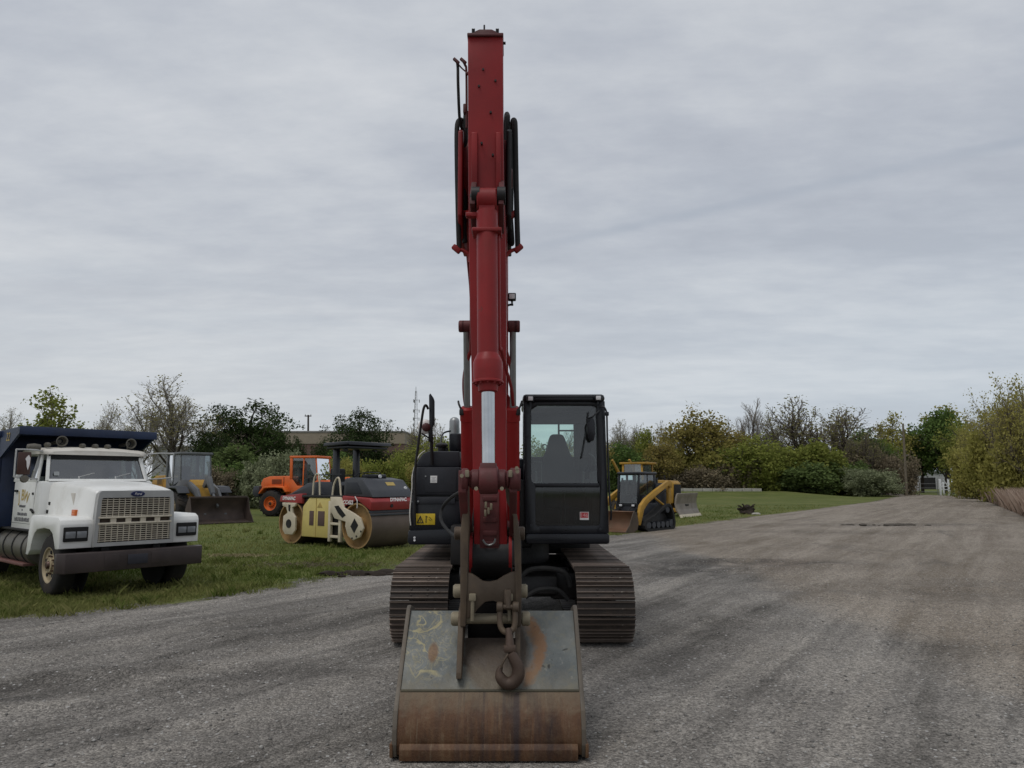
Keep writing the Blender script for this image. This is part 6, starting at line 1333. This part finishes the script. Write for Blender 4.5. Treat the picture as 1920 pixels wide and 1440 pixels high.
def plant(kind, px, top, wpx, Y, label, cat='tree', group=None, rz=None, z0=0, vi=None, name=None):
    i=CNT.get(kind,0); CNT[kind]=i+1; L=PROTO[kind]; trunk,crown,h,w=L[(i if vi is None else vi)%len(L)]
    p=A(px,top,Y); x=p.x; H=p.z-z0; W=wpx*Vector((x,Y)).length*0+wpx*(Y/ray(px,top).y)/FPX
    t=thing(name or kind,label,cat,(x,Y,z0),(i*1.7+.4) if rz is None else rz,group); t.scale=(W/w,W/w,H/h)
    for nm,me in (('trunk' if cat=='tree' else 'stem',trunk),('crown' if cat=='tree' else 'foliage',crown)):
        o=bpy.data.objects.new(nm,me); COL.objects.link(o); o.parent=t
    return t
GL='trees behind the yard on the left'; GR='trees along the far side of the field'; GH='trees and bushes along the right of the road'; GS='shrubs behind the machines'
# left side
plant('budding_tree',92,733,100,58,'sparse yellow-green tree rising above the navy tipper body',group=GL,vi=0)
plant('bare_tree',200,757,72,80,'small bare tree above the truck cab, between a leafy and a large bare tree',group=GL)
plant('bare_tree',268,772,100,66,'bushy bare tree with fine twigs, left of the tallest bare tree',group=GL)
plant('bare_tree',330,712,160,62,'tallest bare tree, wide crown of fine twigs behind the yellow wheel loader',group=GL,vi=0)
plant('bare_tree',12,768,70,75,'bare tree at the left edge behind the navy tipper body',group=GL)
plant('bare_tree',388,800,60,84,'slim bare tree between the tallest bare tree and the big pine',group=GL)
plant('pine_tree',452,757,150,64,'largest dark pine with a domed crown, right of the tallest bare tree',group=GL)
plant('pine_tree',516,782,62,70,'narrow dark pine leaning on the right side of the largest pine',group=GL)
plant('pine_tree',402,806,84,60,'low dark pine behind the yellow wheel loader cab',group=GL)
plant('pine_tree',675,773,104,75,'round-topped dark pine above the road roller canopy',group=GL)
plant('pine_tree',556,822,60,72,'short pine in front of the brick building, left of the orange loader cab',group=GL)
plant('pine_tree',604,826,62,74,'short pine in front of the brick building, just left of the roller canopy',group=GL)
plant('pine_tree',722,846,70,78,'low pine right of the round-topped pine, at the corner of the brick building',group=GL)
plant('dark_tree',428,838,110,58,'dark low tree crowded under the largest pine',group=GL)
plant('dark_tree',640,848,90,68,'dark low tree behind the roller canopy posts',group=GL)
plant('leafy_tree',780,826,76,62,'green tree under the lattice mast, beside the excavator mirror',group=GL)
plant('bare_shrubby_tree',800,790,70,70,'bare sapling clump beside the lattice mast',group=GL)
plant('leafy_tree',840,822,80,66,'green tree partly hidden by the excavator engine cover',group=GL)
plant('olive_shrub',512,850,90,52,'silver-green shrub behind the orange wheel loader',cat='shrub',group=GS)
plant('dark_bush',440,872,100,55,'dark bush beyond the brown loader bucket',cat='shrub',group=GS)
plant('brown_bush',395,880,80,52,'brown twiggy bush behind the yellow loader',cat='shrub',group=GS)
plant('yellow_bush',652,862,72,44,'yellow-green bush seen between the two roller canopy posts',cat='shrub',group=GS)
plant('green_bush',708,864,80,46,'green bush behind the roller hood',cat='shrub',group=GS)
plant('yellow_bush',752,872,70,47,'yellow-green bush between the roller hood and the excavator',cat='shrub',group=GS)
plant('brown_bush',600,868,80,48,'brown bush behind the orange loader cab',cat='shrub',group=GS)
plant('green_bush',340,890,80,56,'green bush behind the yellow loader, under the tallest bare tree',cat='shrub',group=GS)
plant('dark_bush',560,876,70,56,'dark bush left of the orange loader cab',cat='shrub',group=GS)
# right side, from the cab to the gate
R_=[('leafy_tree',1012,826,70,92,'green tree seen through the excavator cab rear window'),('bare_tree',1060,806,60,100,'bare tree behind the excavator seat'),('oak_tree',1100,812,70,95,'olive tree behind the excavator cab'),
('bare_tree',1158,790,66,106,'bare tree just right of the excavator cab'),('bare_shrubby_tree',1190,800,60,108,'grey bare clump second from the excavator cab'),('leafy_tree',1205,806,58,104,'small bright green tree between the cab and the big olive tree'),
('dark_tree',1178,832,70,100,'dark tree above the raised loader arms'),('oak_tree',1232,826,70,100,'olive-brown tree above the bulldozer cab'),('bare_tree',1250,792,60,112,'thin bare tree on the left shoulder of the big olive tree'),
('oak_tree',1311,771,128,105,'big rounded olive-brown tree in the middle of the far tree line'),('oak_tree',1368,800,90,108,'olive tree on the right shoulder of the big rounded one'),
('bare_tree',1404,752,70,113,'tall narrow bare tree right of the big olive tree'),('bare_tree',1450,775,80,116,'bare tree between the narrow one and the widest one'),('bare_shrubby_tree',1522,752,190,112,'widest bare tree with upswept grey branches'),
('leafy_tree',1408,818,90,101,'green tree below the tall narrow bare tree'),('dark_tree',1345,842,90,104,'dark tree in the shade below the big olive tree'),('dark_tree',1600,806,60,118,'dark tree beside the pole with a crossarm'),
('dark_tree',1640,824,70,108,'dark tree between the two utility poles, lower one'),('budding_tree',1668,776,62,124,'pale budding tree just left of the leaning utility pole'),('bare_shrubby_tree',1618,816,70,104,'brown bare clump in front of the pole with a crossarm'),
('leafy_tree',1660,828,60,118,'green tree behind the silver-green shrub')]
for k,px,top,w_,Y,lab in R_: plant(k,px,top,w_,Y,lab,group=GR)
for k,px,top,w_,Y,lab in [('yellow_bush',1226,852,80,94,'yellow-green bush above the bulldozer hood'),('yellow_bush',1310,838,110,97,'yellow-brown bush in front of the big olive tree'),('brown_bush',1262,872,90,93,'brown bush behind the bulldozer blade'),
('green_bush',1475,830,110,95,'broad bright green bush below the widest bare tree'),('green_bush',1535,838,110,94,'bright green bush right of the broadest one'),('dark_bush',1500,872,120,91,'dark bush at the foot of the bright green bushes'),('dark_bush',1570,868,90,92,'dark bush beside the brown clump'),
('brown_bush',1380,868,100,93,'brown bush below the green tree'),('brown_bush',1600,850,80,96,'grey-brown bush below the pole with a crossarm'),('brown_bush',1672,850,70,94,'brown bush at the foot of the leaning pole'),('green_bush',1430,858,90,92,'green bush beyond the low pale wall'),
('olive_shrub',1637,880,84,86,'silver-green flowering shrub at the corner of the field beside the road'),('brown_bush',1330,876,90,92,'brown bush behind the middle of the low pale wall'),('dark_bush',1160,850,70,92,'dark bush right behind the excavator cab')]:
    plant(k,px,top,w_,Y+9,lab,cat='shrub',group='bushes along the far side of the field')
# beyond the gate and along the right of the road
for k,px,top,w_,Y,lab,vi in [('dark_tree',1722,803,66,126,'dark green tree over the left half of the gate',0),('dark_tree',1762,770,84,122,'tall dark tree over the right half of the gate',1),('budding_tree',1772,762,90,128,'budding tree crown standing above the dark trees over the gate',1),
('leafy_tree',1800,792,70,112,'green tree at the right gate post',0),('roadside_tree',1822,792,76,96,'roadside tree right of the gate, farthest of its row',0),('roadside_tree',1850,768,90,82,'second roadside tree from the gate',1),('roadside_tree',1882,742,110,68,'third roadside tree from the gate',2),
('roadside_tree',1925,712,130,55,'tall yellow-green roadside tree at the right edge',0),('roadside_tree',1985,690,150,45,'yellow-green roadside tree cut by the right edge',1),('bare_shrubby_tree',1905,730,90,62,'bare twiggy tree among the yellow-green roadside trees',0)]:
    plant(k,px,top,w_,Y,lab,group=GH,vi=vi)
for k,px,top,w_,Y,lab in [('green_bush',1824,862,64,92,'green bush beside the right gate post'),('yellow_bush',1838,842,84,80,'yellow-green bush below the second roadside tree'),('yellow_bush',1872,822,90,68,'yellow-green bush behind the dead grass'),('yellow_bush',1912,802,110,57,'large yellow-green bush at the right edge')]:
    plant(k,px,top,w_,Y,lab,cat='shrub',group=GH)
# brush that reads as one mass at the foot of the trees
def brush(name, regions, mat, size, n, seed):
    """low scrub: many overlapping domes of leaf-sized faces standing on the ground"""
    rng=np.random.default_rng(seed); Vs=[]
    for x0,x1,y0,y1,h,frac in regions:
        k=int(n*frac); m_=max(4,int((x1-x0)*(y1-y0)/(h*h*1.1))); cx=rng.uniform(x0,x1,m_); cy=rng.uniform(y0,y1,m_); hh=h*rng.uniform(.45,1.05,m_)
        ci=rng.integers(0,m_,k); u=rng.normal(size=(k,3)); u/=np.linalg.norm(u,axis=1)[:,None]; u[:,2]=np.abs(u[:,2]); rr=rng.uniform(0,1,k)**.45
        Vs.append(np.stack([cx[ci]+u[:,0]*rr*hh[ci]*.85,cy[ci]+u[:,1]*rr*hh[ci]*.85,u[:,2]*rr*hh[ci]],1))
    c=np.concatenate(Vs); n=len(c); u=rng.normal(size=(n,3)); u/=np.linalg.norm(u,axis=1)[:,None]; v=np.cross(u,rng.normal(size=(n,3))); v/=np.linalg.norm(v,axis=1)[:,None]
    s=size*rng.uniform(.5,1.4,n)[:,None]; a=u*s*.5; b=v*s*.4
    V=np.stack([c-a,c-b,c+a,c+b],1).reshape(-1,3); tint=np.repeat(rng.uniform(0,1,n),4)
    o=bpy.data.objects.new(name,make_mesh(name,V,np.arange(n*4).reshape(-1,4),[mat],tint)); COL.objects.link(o); return tag(o,kind='stuff')
brush('undergrowth',[(-70,-14,66,80,2.4,.36),(-14,4,62,74,2.2,.12),(4,52,103,116,3.2,.46),(76,90,90,112,2.2,.06)],leaf_mat('undergrowth_leaf',(.066,.072,.038),(.160,.145,.075)),.32,34000,5)
brush('far_woods',[(-90,-10,110,150,3.5,.3),(-10,70,135,165,6.5,.4),(96,150,120,170,7,.3)],leaf_mat('far_wood_leaf',(0.064,0.072,0.040),(0.136,0.128,0.072)),.62,44000,6)
# grass blades, dead grass, straw
def blades(name, P, H, Wd, mat, seed, lean=.45, tint=None):
    rng=np.random.default_rng(seed); n=len(P); a=rng.uniform(0,6.283,n); la=rng.uniform(0,6.283,n); H=H[:,None]; d=np.stack([np.cos(a),np.sin(a),np.zeros(n)],1)*Wd[:,None]*.5
    le=np.stack([np.cos(la),np.sin(la),np.zeros(n)],1)*H*rng.uniform(0,lean*2,n)[:,None]; up=np.array([0,0,1.0])*H
    V=np.stack([P-d,P+d,P+le*.35+up*.6+d*.6,P+le+up],1).reshape(-1,3); t=rng.uniform(0,1,n) if tint is None else np.clip(tint+rng.normal(0,.15,n),0,1)
    o=bpy.data.objects.new(name,make_mesh(name,V,np.arange(n*4).reshape(-1,4),[mat],np.repeat(t,4))); COL.objects.link(o); return tag(o,kind='stuff')
rng=np.random.default_rng(2)
def vnoise(x,y,s,z): return np.array([mnoise.noise(Vector((float(a)*s,float(b)*s,z))) for a,b in zip(x,y)])
P=[]
def scatter(n,y0,y1,x0f,x1f,pw=2.0):
    u=rng.uniform(0,1,n); yy=(y0**(1-pw)+u*(y1**(1-pw)-y0**(1-pw)))**(1/(1-pw)); x0=np.array([x0f(y) for y in yy]); x1=np.array([x1f(y) for y in yy]); ok=x1>x0+.1; yy,x0,x1=yy[ok],x0[ok],x1[ok]; return x0+(x1-x0)*rng.uniform(0,1,len(yy)),yy
xx,yy=scatter(78000,9.6,34,lambda y:-.80*y-1,lambda y:edge_l(y)+.35,2.1); xa,ya=scatter(16000,26,60,lambda y:2.5,lambda y:edge_l(y)+.4,2.0)
xx=np.concatenate([xx,xa]); yy=np.concatenate([yy,ya]); n1=vnoise(xx,yy,.35,1); n2=vnoise(xx,yy,1.3,4)
dist=np.array([edge_l(y) for y in yy])-xx; keep=(n1+.7*n2+np.clip(dist*.5,-1,.55)>-.34)&(rng.uniform(0,1,len(xx))<np.clip(.35+dist*.8,0.04,1)); xx,yy,n1,n2,dist=[q[keep] for q in (xx,yy,n1,n2,dist)]
Pg=np.stack([xx,yy,np.full(len(xx),.003)],1); Hg=(.025+.04*rng.uniform(0,1,len(xx))+.05*np.clip(n2+.2,0,1))*(1+np.clip(yy-15,0,30)*.012)*np.clip(.55+dist*.4,.5,1); Wg=.008+yy*.00055
nt_=320; tx,ty=scatter(nt_*3,10.2,30,lambda y:-.78*y-1,lambda y:edge_l(y)+.25,1.6); tx,ty=tx[:nt_],ty[:nt_]; k_=26
wx=np.repeat(tx,k_)+rng.normal(0,.07,nt_*k_); wy=np.repeat(ty,k_)+rng.normal(0,.07,nt_*k_); Pg=np.concatenate([Pg,np.stack([wx,wy,np.full(len(wx),.003)],1)]); Hg=np.concatenate([Hg,np.repeat(rng.uniform(.07,.20,nt_),k_)*rng.uniform(.5,1,nt_*k_)]); Wg=np.concatenate([Wg,.010+wy*.0004]); n1=np.concatenate([n1,np.repeat(rng.uniform(-.4,.5,nt_),k_)]); dist=np.concatenate([dist,np.full(nt_*k_,3.)])
blades('grass',Pg,Hg,Wg,leaf_mat('grass_blade',(.095,.140,.028),(.30,.285,.115),None,.35),3,.55,np.clip(.42+n1*.7+.35*np.exp(-dist*1.2),0,1))
nd=20000; t=rng.uniform(0,1,nd); yy=34+(98-34)*t**1.4; xx=np.array([edge_r(y) for y in yy])+np.abs(rng.normal(0,1,nd))*3.4-.1; Pd=np.stack([xx,yy,np.zeros(nd)],1)
blades('dead_grass',Pd,rng.uniform(.5,1.55,nd),.02+yy*.0006,leaf_mat('dead_grass_blade',(.30,.215,.165),(.50,.39,.31),None,.3),4,.3)
c=G(447,1046); ns=500; Ps=np.stack([c.x+rng.normal(0,.42,ns),c.y+rng.normal(0,.16,ns),np.full(ns,.05)],1); blades('dry_straw',Ps,rng.uniform(.02,.06,ns),np.full(ns,.02),leaf_mat('straw_blade',(.26,.22,.12),(.38,.33,.20)),6,1.2)
c=G(600,1062); ns=700; Ps=np.stack([c.x+rng.normal(0,.8,ns),c.y+rng.normal(0,.25,ns),np.full(ns,.02)],1); blades('dry_straw',Ps,rng.uniform(.03,.07,ns),np.full(ns,.016),leaf_mat('dead_stalk',(.14,.12,.08),(.26,.23,.15)),7,1.3)
# loose stones
n=7000; yy=(4.3**-1.2+rng.uniform(0,1,n)*(22**-1.2-4.3**-1.2))**(-1/1.2); xx=np.array([rng.uniform(max(edge_l(y)+.3,-.72*y-.5),min(edge_r(y),.72*y+.5)) for y in yy]); keep=~((np.abs(xx+.15)<.72)&(yy>5.1)&(yy<6.6)); xx,yy=xx[keep],yy[keep]; n=len(xx)
zz=np.array([gravel_z(x,y,1) for x,y in zip(xx,yy)]); sz=.004+.012*rng.uniform(0,1,n)**4*1.3; O=np.array([(1,0,0),(0,1,0),(-1,0,0),(0,-1,0),(0,0,.75),(0,0,-.6)],float)
V=O[None]*rng.uniform(.6,1.3,(n,6,1))*sz[:,None,None]; a=rng.uniform(0,6.28,n); ca,sa=np.cos(a)[:,None],np.sin(a)[:,None]; V=np.stack([V[:,:,0]*ca-V[:,:,1]*sa,V[:,:,0]*sa+V[:,:,1]*ca,V[:,:,2]],2)+np.stack([xx,yy,zz+.004+sz*.2],1)[:,None]
T=np.array([(0,1,4),(1,2,4),(2,3,4),(3,0,4),(1,0,5),(2,1,5),(3,2,5),(0,3,5)]); F=(T[None]+np.arange(n)[:,None,None]*6).reshape(-1,3)
o=bpy.data.objects.new('gravel_stones',make_mesh('gravel_stones',V.reshape(-1,3),F,[leaf_mat('stone_grey',(.075,.072,.068),(.40,.385,.36),None,0)],np.repeat(.25+.75*rng.uniform(0,1,n)**1.6,6))); COL.objects.link(o); tag(o,kind='stuff')
# lumps of soil, stump, rock
def lump(b, c, rx, ry, rz_, seed, rough=.35, n=3):
    t=bmesh.new(); bmesh.ops.create_icosphere(t,subdivisions=n,radius=1)
    for v in t.verts:
        k=1+rough*mnoise.noise(v.co*1.6+Vector((seed,0,0)))+rough*.6*mnoise.noise(v.co*4+Vector((0,seed,0))); v.co=Vector((v.co.x*rx,v.co.y*ry,v.co.z*rz_))*k+Vector(c)
    b._merge(t)
MAT['soil']=paint('dark_soil',(.040,.032,.026),.95,var=.4,dirt=(.09,.075,.06),damt=.7,dscale=6,spec=.1,bump=.6)
c=G(1400,964); st=thing('tree_stump','dark uprooted tree stump with jagged roots, lying on the grass beside the gravel road','stump',(c.x,c.y,0))
b=MB(); lump(b,(0,0,.18),.48,.38,.30,3,.5); b.build('root_ball',MAT['soil'],st)
for k in range(9):
    a=k*.75+.2; b=MB(); p0=Vector((.2*math.cos(a),.2*math.sin(a),.3)); p1=p0+Vector((.32*math.cos(a),.3*math.sin(a),.12+.16*((k*7)%3)/2)); b.tube([p0,p0.lerp(p1,.5)+Vector((0,0,.06)),p1],lambda t:.06-.045*t,6); b.build('root',MAT['bark_dark'],st)
c=G(1418,965); b=MB(); lump(b,(0,0,.05),.26,.13,.07,9,.4,2); rk=b.build('rock',plain('pale_rock',(.42,.40,.36),.8)); rk.location=(c.x,c.y,0); tag(rk,'flat pale rock on the grass at the foot of the stump','rock')
for (px,py),rx,ry,nm,sd in (((700,1078),1.3,.28,'soil_ridge',1),((1665,987),2.2,.35,'soil_clods',5)):
    c=G(px,py); b=MB(); r=random.Random(sd)
    for k in range(26): 
        q=r.uniform(.05,.16)*(.8 if sd==5 else 1); lump(b,(c.x+r.gauss(0,.5)*rx,c.y+r.gauss(0,.5)*ry,.02+(.03 if sd==5 else 0)),q*1.5,q,q*.55,k+sd*40,.4,2)
    tag(b.build(nm,MAT['soil'] if sd==1 else paint('dark_gravel_clod',(.085,.075,.064),.95,var=.3,dirt=(.14,.125,.105),damt=.6,dscale=5,spec=.1)),kind='stuff')
# grassy bank with the low pale wall on it
b=MB(); rows=[]
for j in range(9):
    v=j/8; rows.append([(8+34*i/30, 82+16*v, .005+.62*(v*v*(3-2*v))*min(1,i/5,(30-i)/6)) for i in range(31)])
rows.append([(8+34*i/30,110,0) for i in range(31)])
bank=b.sheet(rows).build('grass_bank',MAT['grass_ground']); tag(bank,kind='structure')
b=MB(); x0,x1=A(1262,915,97).x,A(1428,915,97).x; n_=9
for k in range(n_): b.box((x0+(x1-x0)*k/n_+.03,96.9,.30),(x0+(x1-x0)*(k+1)/n_-.03,97.2,.98+.02*(k%2)),.03)
wl_=b.build('low_wall',paint('pale_concrete',(.34,.33,.29),.85,var=.15,dirt=(.16,.15,.11),damt=.5,dscale=1)); tag(wl_,'long low pale concrete wall at the far edge of the grass field','wall')
# buildings ------------------------------------------------------------------
bl=thing('brick_building','flat-roofed brick building with a tan band along the top, behind the pines','building',(A(590,900,105).x,105,0))
x0,x1=A(395,900,105).x-A(590,900,105).x,A(757,900,105).x-A(590,900,105).x; zt_=A(700,808,105).z; zm=A(700,832,105).z
brick,nt_,N_,L_=nodes_of('old_brick'); v_=objvec(nt_); bt=N_('ShaderNodeTexBrick'); L_(mapped(nt_,v_,(1,1,1),(R(90),0,0)),bt.inputs['Vector']); bt.inputs['Scale'].default_value=3; bt.inputs['Color1'].default_value=(.115,.062,.050,1); bt.inputs['Color2'].default_value=(.15,.085,.068,1); bt.inputs['Mortar'].default_value=(.17,.14,.12,1); bt.inputs['Mortar Size'].default_value=.015
finish(nt_,mixc(nt_,mathn(nt_,'MULTIPLY',mrange(nt_,noise_n(nt_,v_,.4,6),.4,.7),.5),bt.outputs[0],(.10,.07,.058)),.9)
b=MB(); b.box((x0,0,0),(x1,14,zm)); b.build('wall',brick,bl)
b=MB(); b.box((x0-.05,-.08,zm+.004),(x1+.05,14.1,zt_-.25)); b.build('fascia',paint('tan_fascia',(.27,.225,.17),.8,var=.08,dirt=(.2,.17,.13),damt=.4,dscale=.6),bl)
b=MB(); b.box((x0-.12,-.15,zt_-.25),(x1+.12,14.2,zt_),.03); b.build('coping',paint('grey_coping',(.20,.19,.18),.7),bl)
b=MB(); 
for k in range(4): b.box((x1-5.5-k*4.2,-.02,2.4),(x1-4.0-k*4.2,.05,4.2))
b.box((x1-2.2,-.03,0),(x1-1.0,.05,2.2)); b.build('window',MAT['void'],bl)
lb=thing('low_building','long low building with a pale roof, behind the bare trees above the yellow loader','building',(A(330,880,98).x,98,0)); x0=A(285,880,98).x-lb.location.x; x1=A(392,880,98).x-lb.location.x; z1=A(330,838,98).z; z2=A(330,824,98).z
b=MB(); b.box((x0,0,0),(x1,9,z1)); b.build('wall',paint('grey_siding',(.30,.31,.31),.7),lb)
b=MB(); b.prism([(-.4,z1),(-.4,z1+.12),(4.5,z2+.6),(9.4,z1+.12),(9.4,z1)],x0-.4,x1+.4); b.build('roof',plain('pale_metal_roof',(.55,.56,.57),.5),lb)
b=MB(); b.box((x0+2,-.04,0),(x0+4.2,.06,2.4)); b.build('door',MAT['void'],lb)
fb=thing('far_building','pale grey low building glimpsed beyond the gate under the trees','building',(A(1745,905,185).x,185,0)); b=MB(); zz_=A(1745,886,185).z; b.box((-5,0,0),(5,8,zz_)); b.build('wall',paint('pale_grey_wall',(.36,.36,.36),.8),fb)
b=MB(); b.box((-5.3,-.3,zz_+.003),(5.3,8.3,zz_+.35)); b.build('roof',paint('grey_roof',(.22,.22,.22),.8),fb); b=MB(); b.box((-2.5,-.05,0),(1.2,.05,zz_*.7)); b.build('door',MAT['dark_steel'],fb)
# masts and poles ---------------------------------------------------------------
MAT['galv']=plain('galvanised_steel',(.22,.22,.22),.6,.3); MAT['pole_wood']=paint('weathered_pole',(.16,.135,.10),.9,var=.2,dirt=(.30,.27,.21),damt=.6,dscale=2,spec=.1)
mp=A(780,725,230); mt=thing('lattice_mast','slender steel lattice radio mast rising behind the excavator mirror','mast',(mp.x,230,0)); b=MB(); H=mp.z; 
lv=[(H*k/22) for k in range(22)]
def mc(z,i): w_=1.35*(1-z/H)+.22; a=i*2.094+.3; return Vector((w_*math.cos(a),w_*math.sin(a),z))
for i in range(3):
    for z0_,z1_ in zip(lv,lv[1:]):
        b.beam(mc(z0_,i),mc(z1_,i),.085,.085); b.beam(mc(z0_,i),mc(z1_,(i+1)%3),.045,.045); b.beam(mc(z1_,i),mc(z1_,(i+1)%3),.045,.045)
b.cyl((0,0,H*.94),(0,0,H),.07,n=6); b.build('lattice_frame',MAT['galv'],mt); b=MB()
for z in (.60,.66,.74,.84):
    for a in (0,2.1,4.2): b.box((1.1*math.cos(a)-.10,1.1*math.sin(a)-.10,H*z),(1.1*math.cos(a)+.10,1.1*math.sin(a)+.10,H*z+.9)); b.beam((0,0,H*z+.8),(1.1*math.cos(a),1.1*math.sin(a),H*z+.8),.08,.08)
b.build('antenna',MAT['galv'],mt)
def pole(px_b,py_b,px_t,py_t,Y,r,label,arm=None,mat='pole_wood',off=0):
    pt=A(px_t,py_t,Y); pb=Vector((A(px_b,py_b,Y).x,Y,0)); o=thing('utility_pole',label,'utility pole',tuple(pb),0,'utility poles'); d=Vector((pt.x-pb.x,0,pt.z))
    b=MB(); b.cyl((0,0,-.2),d,r*1.25,r*.8,n=12); b.build('shaft',MAT[mat],o)
    if arm:
        b=MB(); q=d*.985; b.beam(q+Vector((arm[0],-.12,arm[2])),q+Vector((arm[1],-.12,arm[3])),.12,.14); b.build('crossarm',MAT['bark_dark'],o); b=MB()
        for t in (.08,.92): p=q+Vector((arm[0]+(arm[1]-arm[0])*t,-.12,arm[2]+(arm[3]-arm[2])*t)); b.cyl(p,p+Vector((0,0,.28)),.06,.04,n=8)
        b.build('insulator',MAT['galv'],o)
    return o
pole(1700,926,1693,794,98,.15,'pale leaning wooden utility pole beside the gate')
pole(1620,915,1618,803,122,.14,'dark utility pole with a slanted crossarm in front of the far trees',(-.2,1.6,-.05,.25),'bark_dark')
pole(578,900,578,778,112,.16,'utility pole standing up behind the brick building roof',(-.5,.5,0,0),'bark_dark')
# gate -----------------------------------------------------------------------------
gY=104; gt_=thing('yard_gate','metal gate with white frames and a white board at the end of the gravel road','gate',(A(1745,925,gY).x,gY,0)); ox=gt_.location.x; gx=lambda px:A(px,915,gY).x-ox; gz=lambda py:A(1745,py,gY).z
b=MB(); b.box((gx(1706),-.03,gz(921)),(gx(1723),.03,gz(904)),.01); b.build('board',plain('white_board',(.62,.62,.62),.5),gt_)
b=MB()
for px,t_ in ((1724,898),(1758,898)): b.cyl((gx(px),0,0),(gx(px),0,gz(t_)),.05,n=8)
for py in (907,915,922): b.cyl((gx(1724),0,gz(py)),(gx(1758),0,gz(py)),.03,n=6)
b.build('rail',MAT['galv'],gt_)
b=MB(); b.cyl((gx(1705),0,0),(gx(1705),0,gz(900)),.05,n=8); b.build('post',MAT['galv'],gt_)
for px,w_,t_ in ((1763,4,898),(1769,3,904),(1779,3.5,898)):
    b=MB(); b.box((gx(px)-w_*.037,-.06,0),(gx(px)+w_*.037,.06,gz(t_)),.01); b.build('white_post',plain('white_gate_paint',(.70,.71,.72),.5),gt_)
b=MB(); 
for py in (906,912,918): b.box((gx(1763),-.03,gz(py)-.05),(gx(1779),.03,gz(py)+.05)); 
b.beam((gx(1770),0,gz(899)),(gx(1783),0,gz(923)),.1,.08); b.build('white_brace',plain('white_gate_paint',(.70,.71,.72),.5),gt_)
for j,(xa_,xb_) in enumerate(((A(1786,915,gY).x,A(1822,915,gY).x),(A(1440,915,99).x,A(1460,915,99).x))):
    if j: continue
    f=thing('wire_fence','thin wire fence running right from the gate post','fence',(xa_,gY,0)); b=MB()
    for k in range(4): x=(xb_-xa_)*k/3; b.cyl((x,0,0),(x,0,1.4),.04,n=6)
    b.build('post',MAT['galv'],f); b=MB()
    for z in (.35,.75,1.2): b.cyl((0,0,z),(xb_-xa_,0,z),.02,n=5)
    b.build('wire',MAT['galv'],f)
